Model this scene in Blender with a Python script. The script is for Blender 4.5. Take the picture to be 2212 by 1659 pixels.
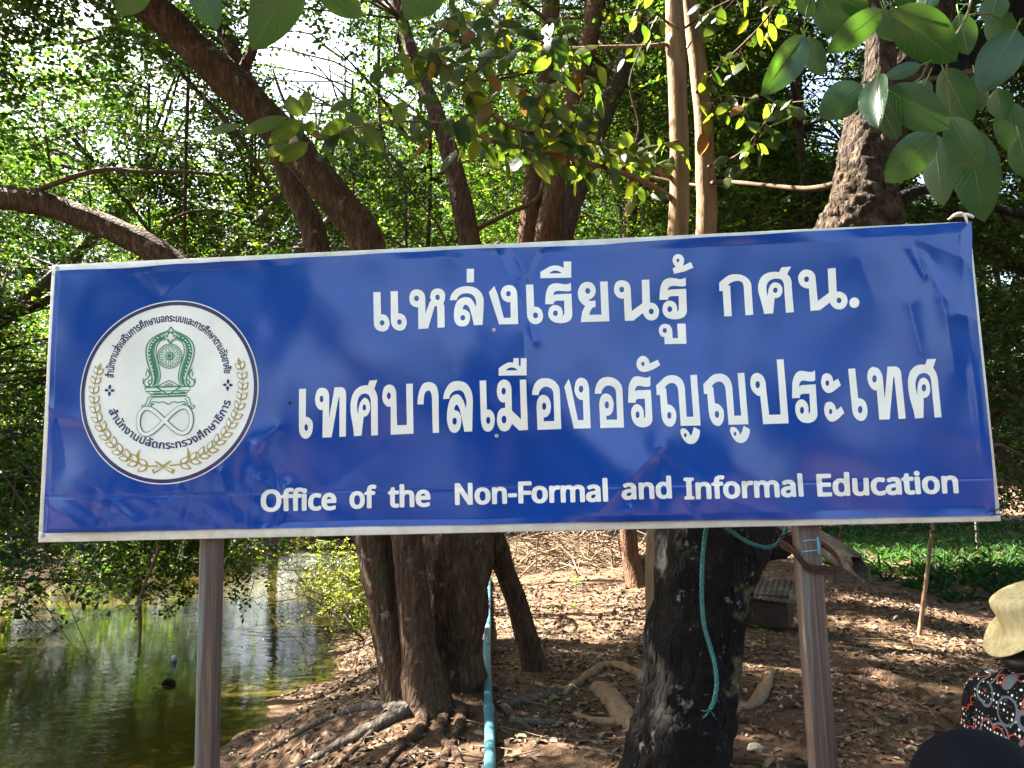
import bpy, bmesh, math, random
import numpy as np
from mathutils import Vector, Matrix, noise

for o in list(bpy.data.objects):
    bpy.data.objects.remove(o)
scene = bpy.context.scene
COL = scene.collection
R = math.radians

# ---------------------------------------------------------------- camera
CAMZ = 1.55
X_ = np.array((.99717, .03496, .06645)); X_ /= np.linalg.norm(X_)
Z_ = np.array((-.02653, .99188, -.12436)); Z_ -= X_ * X_.dot(Z_); Z_ /= np.linalg.norm(Z_)
Y_ = np.cross(Z_, X_)
RCW = np.array((X_, Y_, Z_))                     # camera axes -> world
F2212 = 1645.0
cam_d = bpy.data.cameras.new('camera')
cam_d.sensor_width = 36.0
cam_d.lens = 36.0 * F2212 / 2212.0
cam_d.clip_start = .02; cam_d.clip_end = 900.0
cam = bpy.data.objects.new('camera', cam_d)
COL.objects.link(cam)
M = Matrix([list(RCW[i]) + [0] for i in range(3)] + [[0, 0, 0, 1]])
M.translation = Vector((0, 0, CAMZ))
cam.matrix_world = M
scene.camera = cam
CAMP = np.array((0, 0, CAMZ))

# ---------------------------------------------------------------- light
SUN = np.array((-.58, .27, .77)); SUN /= np.linalg.norm(SUN)      # direction towards the sun
SUN_EL = math.asin(SUN[2]); SUN_AZ = math.atan2(SUN[0], SUN[1])
w = bpy.data.worlds.new('World'); scene.world = w; w.use_nodes = True
nt = w.node_tree
sky = nt.nodes.new('ShaderNodeTexSky'); sky.sky_type = 'NISHITA'; sky.sun_disc = False
sky.sun_elevation = SUN_EL; sky.sun_rotation = SUN_AZ; sky.dust_density = 4.5; sky.ozone_density = .6; sky.air_density = 1.0
bg = nt.nodes['Background']; bg.inputs[1].default_value = .06
nt.links.new(sky.outputs[0], bg.inputs[0])
sl = bpy.data.lights.new('sun', 'SUN'); sl.energy = 5.0; sl.angle = R(.5); sl.color = (1, .93, .80)
so = bpy.data.objects.new('sun', sl); COL.objects.link(so)
so.rotation_euler = Vector(-SUN).to_track_quat('-Z', 'Y').to_euler()
scene.view_settings.view_transform = 'Standard'; scene.view_settings.look = 'None'
scene.view_settings.exposure = 3.95; scene.view_settings.gamma = 1.0
scene.cycles.use_denoising = True
scene.cycles.max_bounces = 8; scene.cycles.transmission_bounces = 6; scene.cycles.transparent_max_bounces = 6
scene.cycles.sample_clamp_indirect = 6.0
try: scene.cycles.use_light_tree = False
except Exception: pass

# ---------------------------------------------------------------- helpers
def ray(u, v):
    d = np.array((u - 1106.0, 829.5 - v, -F2212)); d = RCW @ d
    return d / np.linalg.norm(d)
def at(u, v, Y):
    d = ray(u, v); return Vector(CAMP + d * (Y / d[1]))
def gnd(u, v, z=0.0):
    d = ray(u, v); return Vector(CAMP + d * ((z - CAMZ) / d[2]))
def px(n, Y): return n * Y / F2212
def tag(o, label=None, cat=None, group=None, kind=None):
    if label: o['label'] = label
    if cat: o['category'] = cat
    if group: o['group'] = group
    if kind: o['kind'] = kind
    return o
def empty(name, loc, label=None, cat=None, group=None):
    o = bpy.data.objects.new(name, None); COL.objects.link(o); o.location = loc
    o.empty_display_size = .1
    return tag(o, label, cat, group)
def link(name, me, parent=None):
    o = bpy.data.objects.new(name, me); COL.objects.link(o)
    if parent is not None:
        o.parent = parent
        if parent.type == 'EMPTY': o.location = -Vector(parent.location)
    return o
class MB:
    def __init__(s): s.v = []; s.f = []; s.m = []
    def add(s, v, f, m=0):
        b = len(s.v); s.v.extend([tuple(p) for p in v]); s.f.extend([tuple(i + b for i in q) for q in f]); s.m.extend([m] * len(f))
    def box(s, c, h, rot=None, m=0, bev=0.0):
        bm = bmesh.new(); bmesh.ops.create_cube(bm, size=1)
        for p in bm.verts: p.co = Vector((p.co.x * 2 * h[0], p.co.y * 2 * h[1], p.co.z * 2 * h[2]))
        if bev > 0: bmesh.ops.bevel(bm, geom=bm.edges[:], offset=bev, segments=2, affect='EDGES', profile=.5)
        Mx = (rot.to_4x4() if rot is not None else Matrix.Identity(4)); Mx.translation = Vector(c)
        bm.verts.ensure_lookup_table(); bm.verts.index_update()
        s.add([Mx @ p.co for p in bm.verts], [[q.index for q in f.verts] for f in bm.faces], m); bm.free()
    def tube(s, pts, rad, n=10, amp=0.0, fr=3.0, seg=None, caps=True, m=0, seed=0.0, ridge=0.0, nr=7, flat=1.0):
        P = [Vector(p) for p in pts]; K = len(P)
        rr = list(rad) if hasattr(rad, '__len__') else [rad] * K
        if seg:
            Q = []; q = []
            for i in range(K - 1):
                a = P[i - 1] if i else P[i] * 2 - P[i + 1]; b, c = P[i], P[i + 1]; d = P[i + 2] if i + 2 < K else c * 2 - b
                k = max(1, int((c - b).length / seg))
                for j in range(k):
                    t = j / k
                    Q.append(.5 * ((2 * b) + (c - a) * t + (2 * a - 5 * b + 4 * c - d) * t * t + (3 * b - a - 3 * c + d) * t ** 3)); q.append(rr[i] + (rr[i + 1] - rr[i]) * t)
            Q.append(P[-1]); q.append(rr[-1]); P, rr = Q, q; K = len(P)
        T = [(P[min(i + 1, K - 1)] - P[max(i - 1, 0)]).normalized() for i in range(K)]
        up = Vector((.31, .95, .12)); nrm = (up - T[0] * up.dot(T[0]))
        if nrm.length < .1: up = Vector((1, 0, 0)); nrm = up - T[0] * up.dot(T[0])
        nrm.normalize(); vs = []; fs = []
        for i in range(K):
            nrm = (nrm - T[i] * nrm.dot(T[i])).normalized(); bn = T[i].cross(nrm)
            for j in range(n):
                a = 2 * math.pi * j / n; d = nrm * math.cos(a) + bn * (math.sin(a) * flat); r = rr[i]
                p = P[i] + d * r
                if amp:
                    r *= 1 + amp * noise.noise(p * fr + Vector((seed, seed * 2, 0))) + amp * .6 * noise.noise(p * fr * 3.1 + Vector((seed, 3, 1)))
                if ridge:
                    r *= 1 + ridge * math.sin(nr * a + 1.6 * noise.noise(P[i] * 2.1 + Vector((seed, 0, 0))) * 2)
                vs.append(P[i] + d * r)
        for i in range(K - 1):
            for j in range(n):
                k = (j + 1) % n; fs.append((i * n + j, i * n + k, (i + 1) * n + k, (i + 1) * n + j))
        if caps: fs.append(tuple(range(n))[::-1]); fs.append(tuple((K - 1) * n + j for j in range(n)))
        s.add(vs, fs, m)
    def lathe(s, prof, c=(0, 0, 0), n=32, m=0, rot=None, caps=False):
        Mx = (rot.to_4x4() if rot is not None else Matrix.Identity(4)); Mx.translation = Vector(c)
        vs = [Mx @ Vector((r * math.cos(2 * math.pi * j / n), r * math.sin(2 * math.pi * j / n), z)) for r, z in prof for j in range(n)]
        fs = [(i * n + j, i * n + (j + 1) % n, (i + 1) * n + (j + 1) % n, (i + 1) * n + j) for i in range(len(prof) - 1) for j in range(n)]
        if caps: fs += [tuple(range(n))[::-1], tuple((len(prof) - 1) * n + j for j in range(n))]
        s.add(vs, fs, m)
    def build(s, name, mats, parent=None, smooth=True):
        me = bpy.data.meshes.new(name); me.from_pydata(s.v, [], s.f)
        for m in (mats if isinstance(mats, (list, tuple)) else [mats]): me.materials.append(m)
        if any(s.m): me.polygons.foreach_set('material_index', s.m)
        if smooth: me.polygons.foreach_set('use_smooth', [True] * len(me.polygons))
        me.update(); return link(name, me, parent)
def np_mesh(name, V, Fq, mat, parent=None, smooth=False):
    """V (n,3), Fq (m,k) all faces with k corners"""
    me = bpy.data.meshes.new(name); V = np.ascontiguousarray(V, np.float32); Fq = np.ascontiguousarray(Fq, np.int32)
    m, k = Fq.shape
    me.vertices.add(len(V)); me.vertices.foreach_set('co', V.ravel())
    me.loops.add(m * k); me.loops.foreach_set('vertex_index', Fq.ravel())
    me.polygons.add(m); me.polygons.foreach_set('loop_start', np.arange(0, m * k, k, dtype=np.int32))
    me.polygons.foreach_set('loop_total', np.full(m, k, np.int32))
    if smooth: me.polygons.foreach_set('use_smooth', np.ones(m, bool))
    me.materials.append(mat); me.update(calc_edges=True); me.validate()
    return link(name, me, parent)
def unit(a): return a / np.maximum(np.linalg.norm(a, axis=-1, keepdims=True), 1e-9)
def leaf_geo(P, A, N, L, W, kind='kite', droop=.1, fold=.15):
    """leaf blades from base P along A with normal N"""
    A = unit(A); S = unit(np.cross(A, N)); N = np.cross(S, A)
    if kind == 'kite': t = np.array((0, .42, 1, .42)); s_ = np.array((0, .5, 0, -.5)); faces = [(0, 1, 2, 3)]
    else: t = np.array((0, .28, .68, 1, .68, .28)); s_ = np.array((0, .46, .44, 0, -.44, -.46)); faces = [(0, 1, 2, 3), (0, 3, 4, 5)]
    V = (P[:, None] + A[:, None] * (t[None, :, None] * L[:, None, None]) + S[:, None] * (s_[None, :, None] * W[:, None, None])
         + N[:, None] * ((np.abs(s_) * fold)[None, :, None] * W[:, None, None] - (t ** 2 * droop)[None, :, None] * L[:, None, None]))
    k = len(t); n = len(P)
    F = (np.arange(n)[:, None, None] * k + np.array(faces)[None]).reshape(-1, 4)
    return V.reshape(-1, 3), F
def prism_geo(P0, P1, r0, r1, n=4):
    D = unit(P1 - P0); up = np.where(np.abs(D[:, 2:3]) < .9, np.array((0, 0, 1.0)), np.array((1.0, 0, 0)))
    S = unit(np.cross(D, up)); U = np.cross(S, D); a = np.arange(n) * 2 * np.pi / n
    ring = S[:, None] * np.cos(a)[None, :, None] + U[:, None] * np.sin(a)[None, :, None]
    V = np.concatenate([P0[:, None] + ring * np.asarray(r0)[:, None, None], P1[:, None] + ring * np.asarray(r1)[:, None, None]], 1)
    f = np.array([(j, (j + 1) % n, n + (j + 1) % n, n + j) for j in range(n)])
    return V.reshape(-1, 3), (np.arange(len(P0))[:, None, None] * 2 * n + f[None]).reshape(-1, 4)
def cat_geo(gs):
    V = []; F = []; b = 0
    for v, f in gs: V.append(v); F.append(f + b); b += len(v)
    return np.concatenate(V), np.concatenate(F)

# ---------------------------------------------------------------- materials
def mat(name):
    m = bpy.data.materials.new(name); m.use_nodes = True
    t = m.node_tree; return m, t, t.nodes['Principled BSDF'], t.nodes['Material Output']
def ramp(t, src, stops, interp='LINEAR'):
    r = t.nodes.new('ShaderNodeValToRGB'); e = r.color_ramp.elements; r.color_ramp.interpolation = interp
    while len(e) < len(stops): e.new(.5)
    for k, (p, c) in enumerate(stops): e[k].position = p; e[k].color = (c[0], c[1], c[2], 1) if hasattr(c, '__len__') else (c, c, c, 1)
    t.links.new(src, r.inputs[0]); return r.outputs[0]
def coords(t, scale=(1, 1, 1), kind='Object', rot=(0, 0, 0)):
    c = t.nodes.new('ShaderNodeTexCoord'); m = t.nodes.new('ShaderNodeMapping'); m.inputs['Scale'].default_value = scale; m.inputs['Rotation'].default_value = rot
    t.links.new(c.outputs[kind], m.inputs[0]); return m.outputs[0]
def noi(t, vec, sc, det=6, ro=.6, dist=0.0):
    n = t.nodes.new('ShaderNodeTexNoise'); n.inputs['Scale'].default_value = sc; n.inputs['Detail'].default_value = det
    n.inputs['Roughness'].default_value = ro; n.inputs['Distortion'].default_value = dist; t.links.new(vec, n.inputs['Vector']); return n.outputs[0]
def vor(t, vec, sc, feat='F1', out='Distance', rnd=1.0):
    n = t.nodes.new('ShaderNodeTexVoronoi'); n.feature = feat; n.inputs['Scale'].default_value = sc; n.inputs['Randomness'].default_value = rnd
    t.links.new(vec, n.inputs['Vector']); return n.outputs[out]
def mix(t, fac, a, b, typ='MIX'):
    n = t.nodes.new('ShaderNodeMix'); n.data_type = 'RGBA'; n.blend_type = typ
    for s, v in ((n.inputs[0], fac), (n.inputs[6], a), (n.inputs[7], b)):
        if hasattr(v, 'default_value') or hasattr(v, 'is_linked'): t.links.new(v, s)
        elif hasattr(v, '__len__'): s.default_value = (*v[:3], 1)
        else: s.default_value = v
    return n.outputs[2]
def mth(t, op, a, b=0.0, c=0.0):
    n = t.nodes.new('ShaderNodeMath'); n.operation = op
    for s, v in zip(n.inputs, (a, b, c)):
        if hasattr(v, 'is_linked'): t.links.new(v, s)
        else: s.default_value = v
    return n.outputs[0]
def bump(t, b, h, st=.5, dist=.02):
    n = t.nodes.new('ShaderNodeBump'); n.inputs['Strength'].default_value = st; n.inputs['Distance'].default_value = dist
    t.links.new(h, n.inputs['Height']); t.links.new(n.outputs[0], b.inputs['Normal']); return n
def simple(name, col, ro=.6, spec=.4, var=.15, sc=12):
    m, t, b, o = mat(name); n = noi(t, coords(t), sc)
    t.links.new(ramp(t, n, [(.3, [c * (1 - var) for c in col]), (.7, [min(1, c * (1 + var)) for c in col])]), b.inputs['Base Color'])
    b.inputs['Roughness'].default_value = ro; b.inputs['Specular IOR Level'].default_value = spec; return m
def leaf_mat(name, stops, trans, ro=.4, tf=.45, spec=.4, patches=None):
    m, t, b, o = mat(name)
    g = t.nodes.new('ShaderNodeNewGeometry')
    c = ramp(t, g.outputs['Random Per Island'], stops)
    tc = ramp(t, g.outputs['Random Per Island'], trans)
    if patches:
        k = ramp(t, noi(t, coords(t), patches[0], 4), [(patches[1], 0), (patches[1] + .06, 1)]); c = mix(t, k, c, patches[2]); tc = mix(t, k, tc, [q * 2 for q in patches[2]])
    t.links.new(c, b.inputs['Base Color']); b.inputs['Roughness'].default_value = ro; b.inputs['Specular IOR Level'].default_value = spec
    tr = t.nodes.new('ShaderNodeBsdfTranslucent'); t.links.new(tc, tr.inputs[0])
    mx = t.nodes.new('ShaderNodeMixShader'); mx.inputs[0].default_value = tf
    t.links.new(b.outputs[0], mx.inputs[1]); t.links.new(tr.outputs[0], mx.inputs[2]); t.links.new(mx.outputs[0], o.inputs[0]); return m
def bark(name, stops, sc=(20, 20, 5), lichen=None, bst=1.0, bd=.035, crack=26):
    m, t, b, o = mat(name); v = coords(t, sc)
    n = noi(t, v, 1.4, 8, .68, .6); c = ramp(t, n, stops)
    if lichen:
        for (s_, th, col) in lichen:
            k = ramp(t, noi(t, coords(t), s_, 5, .65), [(th, 0), (th + .07, 1)]); c = mix(t, k, c, col)
    t.links.new(c, b.inputs['Base Color']); b.inputs['Roughness'].default_value = .9; b.inputs['Specular IOR Level'].default_value = .15
    vv = vor(t, coords(t, (1, 1, .35)), crack, 'DISTANCE_TO_EDGE'); h = mth(t, 'ADD', mth(t, 'MULTIPLY', mth(t, 'MINIMUM', vv, .25), 1.2), n)
    bump(t, b, h, bst, bd); return m
M_bark_brown = bark('bark_brown', [(.3, (.022, .013, .008)), (.52, (.070, .040, .024)), (.72, (.15, .096, .060))], lichen=[(7, .63, (.22, .20, .16)), (2.5, .60, (.05, .045, .022))])
M_bark_red = bark('bark_reddish', [(.3, (.05, .026, .016)), (.52, (.12, .062, .036)), (.75, (.20, .115, .07))], lichen=[(9, .66, (.24, .21, .17))])
M_bark_dark = bark('bark_blackened', [(.30, (.003, .0025, .0025)), (.58, (.007, .0055, .0045)), (.72, (.026, .016, .010)), (.85, (.09, .056, .034))], sc=(6, 6, 1.5),
                   lichen=[(3.2, .62, (.085, .072, .035)), (9, .62, (.17, .16, .14)), (26, .68, (.30, .25, .20)), (4.2, .64, (.075, .040, .022))], bst=1.0, bd=.025)
M_bark_rough = bark('bark_rough_upper', [(.34, (.010, .007, .005)), (.5, (.042, .026, .017)), (.70, (.13, .092, .060))], sc=(12, 12, 7), bst=1.0, bd=.06, crack=24)
M_bark_tan = bark('bark_tan', [(.3, (.10, .058, .032)), (.55, (.20, .125, .075)), (.78, (.30, .20, .125))], sc=(16, 16, 1.2), bst=.35, bd=.01, crack=30)
M_bark_grey = bark('bark_grey', [(.3, (.045, .036, .028)), (.55, (.10, .082, .066)), (.78, (.19, .165, .14))], lichen=[(10, .64, (.26, .25, .22))])
M_twig = simple('twig_wood', (.075, .05, .034), .9, .1, .4, 9)
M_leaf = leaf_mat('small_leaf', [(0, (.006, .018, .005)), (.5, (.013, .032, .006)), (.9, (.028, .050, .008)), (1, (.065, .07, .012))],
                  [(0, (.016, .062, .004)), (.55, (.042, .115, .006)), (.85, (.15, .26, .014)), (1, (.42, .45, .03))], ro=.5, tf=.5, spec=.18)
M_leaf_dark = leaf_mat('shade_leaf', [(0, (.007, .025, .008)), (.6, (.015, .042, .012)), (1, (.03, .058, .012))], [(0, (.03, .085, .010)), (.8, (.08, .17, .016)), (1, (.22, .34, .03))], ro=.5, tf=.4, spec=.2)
M_leaf_mid = leaf_mat('broad_thin_leaf', [(0, (.018, .042, .009)), (.6, (.036, .064, .011)), (.93, (.08, .095, .015)), (.97, (.17, .085, .03)), (1, (.16, .07, .025))],
                      [(0, (.05, .11, .008)), (.5, (.12, .19, .011)), (.80, (.30, .36, .018)), (.93, (.50, .50, .03)), (.97, (.34, .15, .03)), (1, (.30, .11, .02))], ro=.42, tf=.5, patches=(14, .66, (.10, .06, .02)))
M_leaf_big = leaf_mat('big_leathery_leaf', [(0, (.008, .036, .013)), (.6, (.012, .048, .017)), (1, (.022, .060, .017))], [(0, (.04, .12, .01)), (1, (.09, .19, .014))], ro=.28, tf=.28, spec=.55, patches=(17, .70, (.10, .085, .02)))
M_leaf_sun = leaf_mat('feathery_leaf', [(0, (.05, .09, .014)), (1, (.10, .14, .02))], [(0, (.28, .42, .03)), (1, (.5, .55, .05))], tf=.5)
# lateral veins of the big leaves, drawn along the blade
t = M_leaf_big.node_tree; b = t.nodes['Principled BSDF']; uv = t.nodes.new('ShaderNodeUVMap'); sp = t.nodes.new('ShaderNodeSeparateXYZ'); t.links.new(uv.outputs[0], sp.inputs[0])
side_ = mth(t, 'ABSOLUTE', mth(t, 'SUBTRACT', sp.outputs[1], .5)); vein = mth(t, 'SINE', mth(t, 'ADD', mth(t, 'MULTIPLY', sp.outputs[0], 88.0), mth(t, 'MULTIPLY', side_, -42.0)))
vein = ramp(t, vein, [(.86, 0), (.99, 1)]); old = b.inputs['Base Color'].links[0].from_socket
t.links.new(mix(t, mth(t, 'MULTIPLY', vein, .45), old, (.045, .105, .045)), b.inputs['Base Color']); bump(t, b, mth(t, 'ADD', vein, mth(t, 'MULTIPLY', noi(t, coords(t), 90, 4), .6)), .35, .0012)

# outlines of the writing on the board, drawn by hand; x, y pairs
DATA = {
    'thai': {"1":[[[-1566,1261,-1470,1259,-1464,962,-1446,964,-1432,961,-1411,952,-1389,938,-1380,928,-1364,898,-1352,862,-1350,845,-1352,814,-1366,774,-1372,765,-1384,751,-1409,739,-1430,734,
-1452,735,-1476,740,-1499,750,-1509,756,-1527,773,-1542,794,-1551,818,-1556,844,-1558,873],[-1418,848,-1420,837,-1424,827,-1431,819,-1440,814,-1449,813,-1458,815,-1467,821,-1474,
829,-1478,839,-1479,851,-1478,862,-1473,872,-1467,879,-1458,884,-1449,886,-1439,884,-1431,878,-1424,870,-1420,859]],[[-1336,1262,-1241,1261,-1238,963,-1219,966,-1203,962,-1182,951,
-1160,934,-1151,923,-1137,895,-1127,861,-1125,846,-1129,815,-1143,775,-1148,766,-1161,753,-1186,741,-1207,737,-1229,738,-1250,744,-1271,754,-1290,769,-1307,788,-1320,811,-1325,823,
-1331,850,-1334,878],[-1192,850,-1193,839,-1198,829,-1205,821,-1213,817,-1222,815,-1232,817,-1240,823,-1247,831,-1251,841,-1253,853,-1251,864,-1247,874,-1240,882,-1231,886,-1222,
888,-1212,886,-1204,880,-1197,872,-1193,862]],[[-975,747,-974,1036,-988,1034,-1003,1036,-1035,1050,-1059,1067,-1069,1078,-1076,1090,-1082,1105,-1089,1136,-1089,1167,-1083,1199,
-1072,1227,-1066,1238,-1051,1254,-1034,1264,-1014,1270,-981,1270,-949,1262,-929,1252,-912,1235,-897,1215,-891,1205,-885,1184,-881,1152,-880,945,-824,1093,-804,1115,-814,1146,-816,
1168,-810,1204,-796,1234,-783,1249,-767,1260,-737,1269,-715,1269,-693,1266,-672,1258,-663,1253,-645,1237,-631,1218,-622,1197,-620,1173,-621,1139,-628,1106,-635,1087,-645,1076,-631,
1026,-631,754,-724,752,-726,1030,-744,1042,-761,1031,-847,750],[-962,1149,-964,1138,-969,1128,-976,1120,-985,1115,-994,1113,-1004,1115,-1013,1121,-1019,1130,-1024,1140,-1025,1152,
-1024,1164,-1019,1174,-1012,1182,-1003,1187,-993,1188,-984,1186,-975,1180,-968,1172,-964,1161],[-689,1150,-691,1138,-695,1128,-702,1120,-711,1115,-720,1114,-729,1116,-738,1122,
-744,1130,-748,1141,-750,1153,-748,1164,-744,1174,-737,1182,-728,1187,-719,1189,-709,1186,-701,1181,-695,1172,-690,1162]],[[-559,1105,-550,1154,-540,1178,-525,1201,-507,1222,-486,
1240,-462,1256,-437,1267,-411,1275,-369,1280,-338,1281,-308,1278,-277,1273,-247,1264,-218,1250,-191,1230,-168,1207,-158,1194,-143,1167,-128,1124,-123,1094,-123,1022,-141,761,-252,
760,-274,874,-303,979,-309,993,-317,1008,-336,1027,-350,1035,-355,1036,-365,1034,-379,1025,-387,1011,-396,979,-369,974,-342,960,-316,936,-305,916,-301,893,-300,856,-308,814,-318,
792,-325,783,-341,767,-361,757,-384,752,-419,753,-442,759,-463,771,-481,789,-488,800,-500,825,-504,838,-508,865,-509,914,-505,973,-498,1008,-489,1040,-477,1067,-460,1091,-450,1101,
-429,1118,-405,1129,-367,1137,-329,1134,-306,1127,-296,1121,-279,1105,-257,1076,-233,1028,-222,994,-218,1046,-220,1075,-224,1095,-231,1115,-240,1133,-251,1149,-264,1163,-289,1177,
-319,1185,-353,1188,-386,1185,-414,1175,-438,1158,-461,1131,-473,1103],[-363,864,-365,853,-369,843,-376,835,-385,830,-395,829,-405,831,-414,837,-421,845,-425,855,-427,866,-425,878,
-420,887,-413,895,-404,900,-394,901,-384,899,-375,894,-368,885,-364,875]],[[-334,1513,-241,1511,-244,1329,-337,1331]],[[-55,1188,17,1272,61,1149,131,843,220,841,220,1045,191,1047,
171,1054,150,1066,129,1083,114,1106,103,1136,98,1166,99,1181,107,1212,120,1237,135,1255,144,1261,163,1271,196,1277,219,1276,230,1273,251,1264,261,1257,278,1241,291,1220,301,1196,
307,1170,310,1143,313,753,70,759],[227,1159,225,1148,221,1138,214,1130,205,1125,196,1124,186,1126,178,1132,171,1140,167,1150,166,1162,167,1173,172,1183,179,1190,188,1195,197,1196,
207,1194,215,1189,222,1180,226,1170]],[[424,1267,519,1267,521,973,541,973,560,969,570,965,590,952,608,932,615,921,625,892,629,876,631,846,627,818,617,793,611,783,596,766,578,755,
550,745,521,744,500,750,479,760,470,767,454,786,442,810,433,834,428,886],[568,858,566,846,561,836,553,827,544,822,534,821,524,823,515,829,508,838,504,849,503,860,505,872,510,883,
517,891,526,896,536,897,546,895,555,889,562,880,566,870]],[[663,1002,672,1110,680,1161,687,1184,703,1218,717,1239,725,1247,735,1254,759,1265,796,1273,846,1269,915,1254,940,1252,
957,1254,978,1260,998,1271,999,1173,991,1166,973,1159,956,1159,864,1169,830,1171,812,1169,796,1163,780,1149,773,1136,768,1115,800,1126,1000,1128,1003,862,999,835,992,810,986,799,
969,780,946,765,933,759,901,751,849,747,797,755,767,766,754,773,733,790,716,810,710,822,701,847,697,875,698,889,704,921,715,948,723,959,743,974,764,984,784,987,806,984,826,978,845,
967,862,953,872,933,880,899,883,875,881,838,902,866,906,1039,818,1042,801,1040,791,1036,779,1024,771,1011,769,997],[820,877,819,866,814,856,807,848,798,844,788,842,778,844,770,850,
763,858,759,868,758,880,760,891,765,901,772,908,781,913,790,914,800,912,809,907,815,898,819,888]],[[614,1432,726,1495,752,1504,781,1509,807,1511,843,1505,875,1493,916,1470,916,
1556,1013,1554,1007,1337,613,1348],[722,1407,746,1425,763,1434,788,1442,805,1443,824,1440,852,1430,868,1420,890,1402]],[[1107,752,1114,811,1130,885,1147,923,1170,956,1136,986,1113,
1014,1099,1037,1094,1049,1086,1078,1082,1125,1086,1155,1094,1185,1112,1222,1128,1242,1149,1258,1174,1269,1201,1274,1229,1271,1257,1262,1268,1255,1285,1238,1302,1206,1309,1182,1310,
1147,1302,1114,1287,1085,1263,1060,1237,1044,1210,1036,1224,1026,1238,1022,1260,1022,1300,1028,1302,945,1276,939,1260,931,1253,923,1238,904,1228,884,1222,867,1219,842,1371,842,
1371,1270,1466,1270,1467,753],[1241,1154,1239,1142,1234,1132,1227,1123,1218,1118,1208,1117,1198,1119,1189,1125,1182,1134,1178,1145,1177,1157,1179,1169,1184,1179,1191,1187,1200,
1192,1210,1194,1220,1191,1229,1186,1236,1177,1240,1166]],[[1663,752,1663,1041,1635,1040,1626,1042,1606,1050,1585,1063,1575,1072,1559,1095,1547,1125,1542,1158,1546,1191,1551,1208,
1563,1237,1578,1256,1596,1268,1616,1276,1647,1278,1681,1272,1704,1263,1722,1249,1737,1230,1748,1207,1751,1195,1754,1167,1756,876,1893,973,1900,1275,1995,1276,1991,979,2024,975,
2045,966,2054,959,2074,939,2088,917,2097,892,2100,879,2100,853,2094,824,2083,797,2077,785,2069,776,2053,763,2024,750,1993,748,1972,752,1951,762,1933,776,1919,795,1893,846,1773,
753],[1673,1156,1671,1144,1666,1134,1658,1126,1649,1121,1639,1119,1630,1122,1621,1127,1614,1136,1610,1147,1609,1159,1611,1171,1616,1181,1624,1189,1633,1194,1643,1196,1653,1194,
1661,1188,1668,1179,1672,1168],[2033,863,2031,852,2026,842,2019,834,2010,829,2000,828,1990,830,1982,835,1975,844,1971,854,1970,866,1972,877,1977,887,1985,895,1994,900,2004,901,
2013,899,2022,893,2028,885,2032,875]],[[2111,1011,2122,1121,2132,1173,2140,1196,2157,1231,2171,1252,2180,1261,2190,1268,2214,1279,2251,1288,2302,1284,2371,1269,2396,1267,2414,1270,
2435,1276,2456,1287,2455,1187,2446,1180,2428,1173,2411,1172,2318,1183,2284,1184,2265,1181,2250,1175,2232,1161,2225,1148,2220,1126,2252,1138,2455,1142,2452,871,2448,843,2440,818,
2433,807,2416,787,2392,772,2379,766,2347,757,2294,753,2242,761,2211,771,2199,778,2177,795,2161,816,2155,828,2146,854,2144,882,2145,897,2151,929,2163,957,2171,967,2191,983,2213,993,
2234,996,2255,994,2275,988,2295,977,2311,962,2321,943,2329,908,2331,884,2329,846,2350,874,2358,1051,2269,1053,2252,1050,2242,1046,2229,1034,2221,1021,2219,1007],[2268,885,2266,874,
2261,864,2253,856,2244,851,2234,849,2225,851,2216,857,2210,865,2206,876,2205,887,2207,898,2212,908,2219,916,2229,921,2238,923,2248,921,2256,915,2263,907,2267,896]],[[2149,439,2150,
529,2125,535,2110,545,2104,553,2092,574,2086,596,2085,620,2089,643,2098,663,2112,679,2136,695,2165,700,2195,695,2216,686,2224,680,2231,672,2243,653,2253,620,2254,595,2253,513,2320,
512,2320,697,2426,695,2421,435],[2186,612,2184,602,2180,593,2174,586,2166,582,2158,581,2150,583,2143,588,2137,595,2134,604,2133,614,2135,624,2139,633,2145,640,2153,644,2161,646,
2169,644,2177,639,2182,631,2185,622]],[[2312,1339,2298,1406,2337,1433,2315,1462,2302,1494,2300,1513,2305,1537,2315,1561,2322,1571,2341,1584,2352,1589,2374,1593,2396,1589,2416,1578,
2431,1563,2442,1543,2448,1522,2448,1502,2444,1483,2437,1458,2428,1437,2531,1484,2559,1410,2444,1364],[2388,1510,2384,1496,2379,1491,2368,1487,2356,1492,2352,1498,2349,1512,2354,
1525,2358,1530,2370,1534,2381,1529,2385,1524]],[[2873,1202,2928,1247,2970,1277,3001,1292,3018,1297,3054,1303,3106,1302,3152,1292,3192,1273,3215,1256,3234,1238,3250,1217,3261,1196,
3267,1176,3270,1155,3271,773,3175,771,3175,1141,3172,1161,3165,1186,3149,1203,3136,1211,3120,1215,3092,1217,3060,1212,3021,1198,2993,1180,2976,1161,3008,1160,3007,768,2913,768,
2912,1096,2869,1095]],[[3403,777,3398,833,3372,969,3355,1043,3350,1094,3353,1142,3361,1175,3373,1208,3388,1235,3406,1257,3427,1275,3451,1289,3477,1300,3504,1306,3532,1309,3572,
1309,3620,1304,3654,1362,3772,1365,3718,1273,3738,1250,3749,1233,3758,1212,3765,1178,3767,1153,3764,1114,3769,783,3672,780,3671,1137,3668,1162,3659,1185,3643,1206,3635,1211,3615,
1218,3580,1222,3542,1219,3518,1211,3508,1206,3488,1191,3472,1173,3467,1163,3458,1142,3452,1107,3455,1044,3463,1001,3471,1052,3479,1087,3486,1108,3496,1127,3509,1146,3524,1161,3540,
1171,3558,1175,3578,1173,3599,1165,3618,1153,3633,1134,3643,1112,3649,1091,3648,1058,3640,1028,3625,1003,3605,986,3581,975,3545,971,3515,778],[3589,1072,3587,1062,3583,1053,3576,
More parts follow.
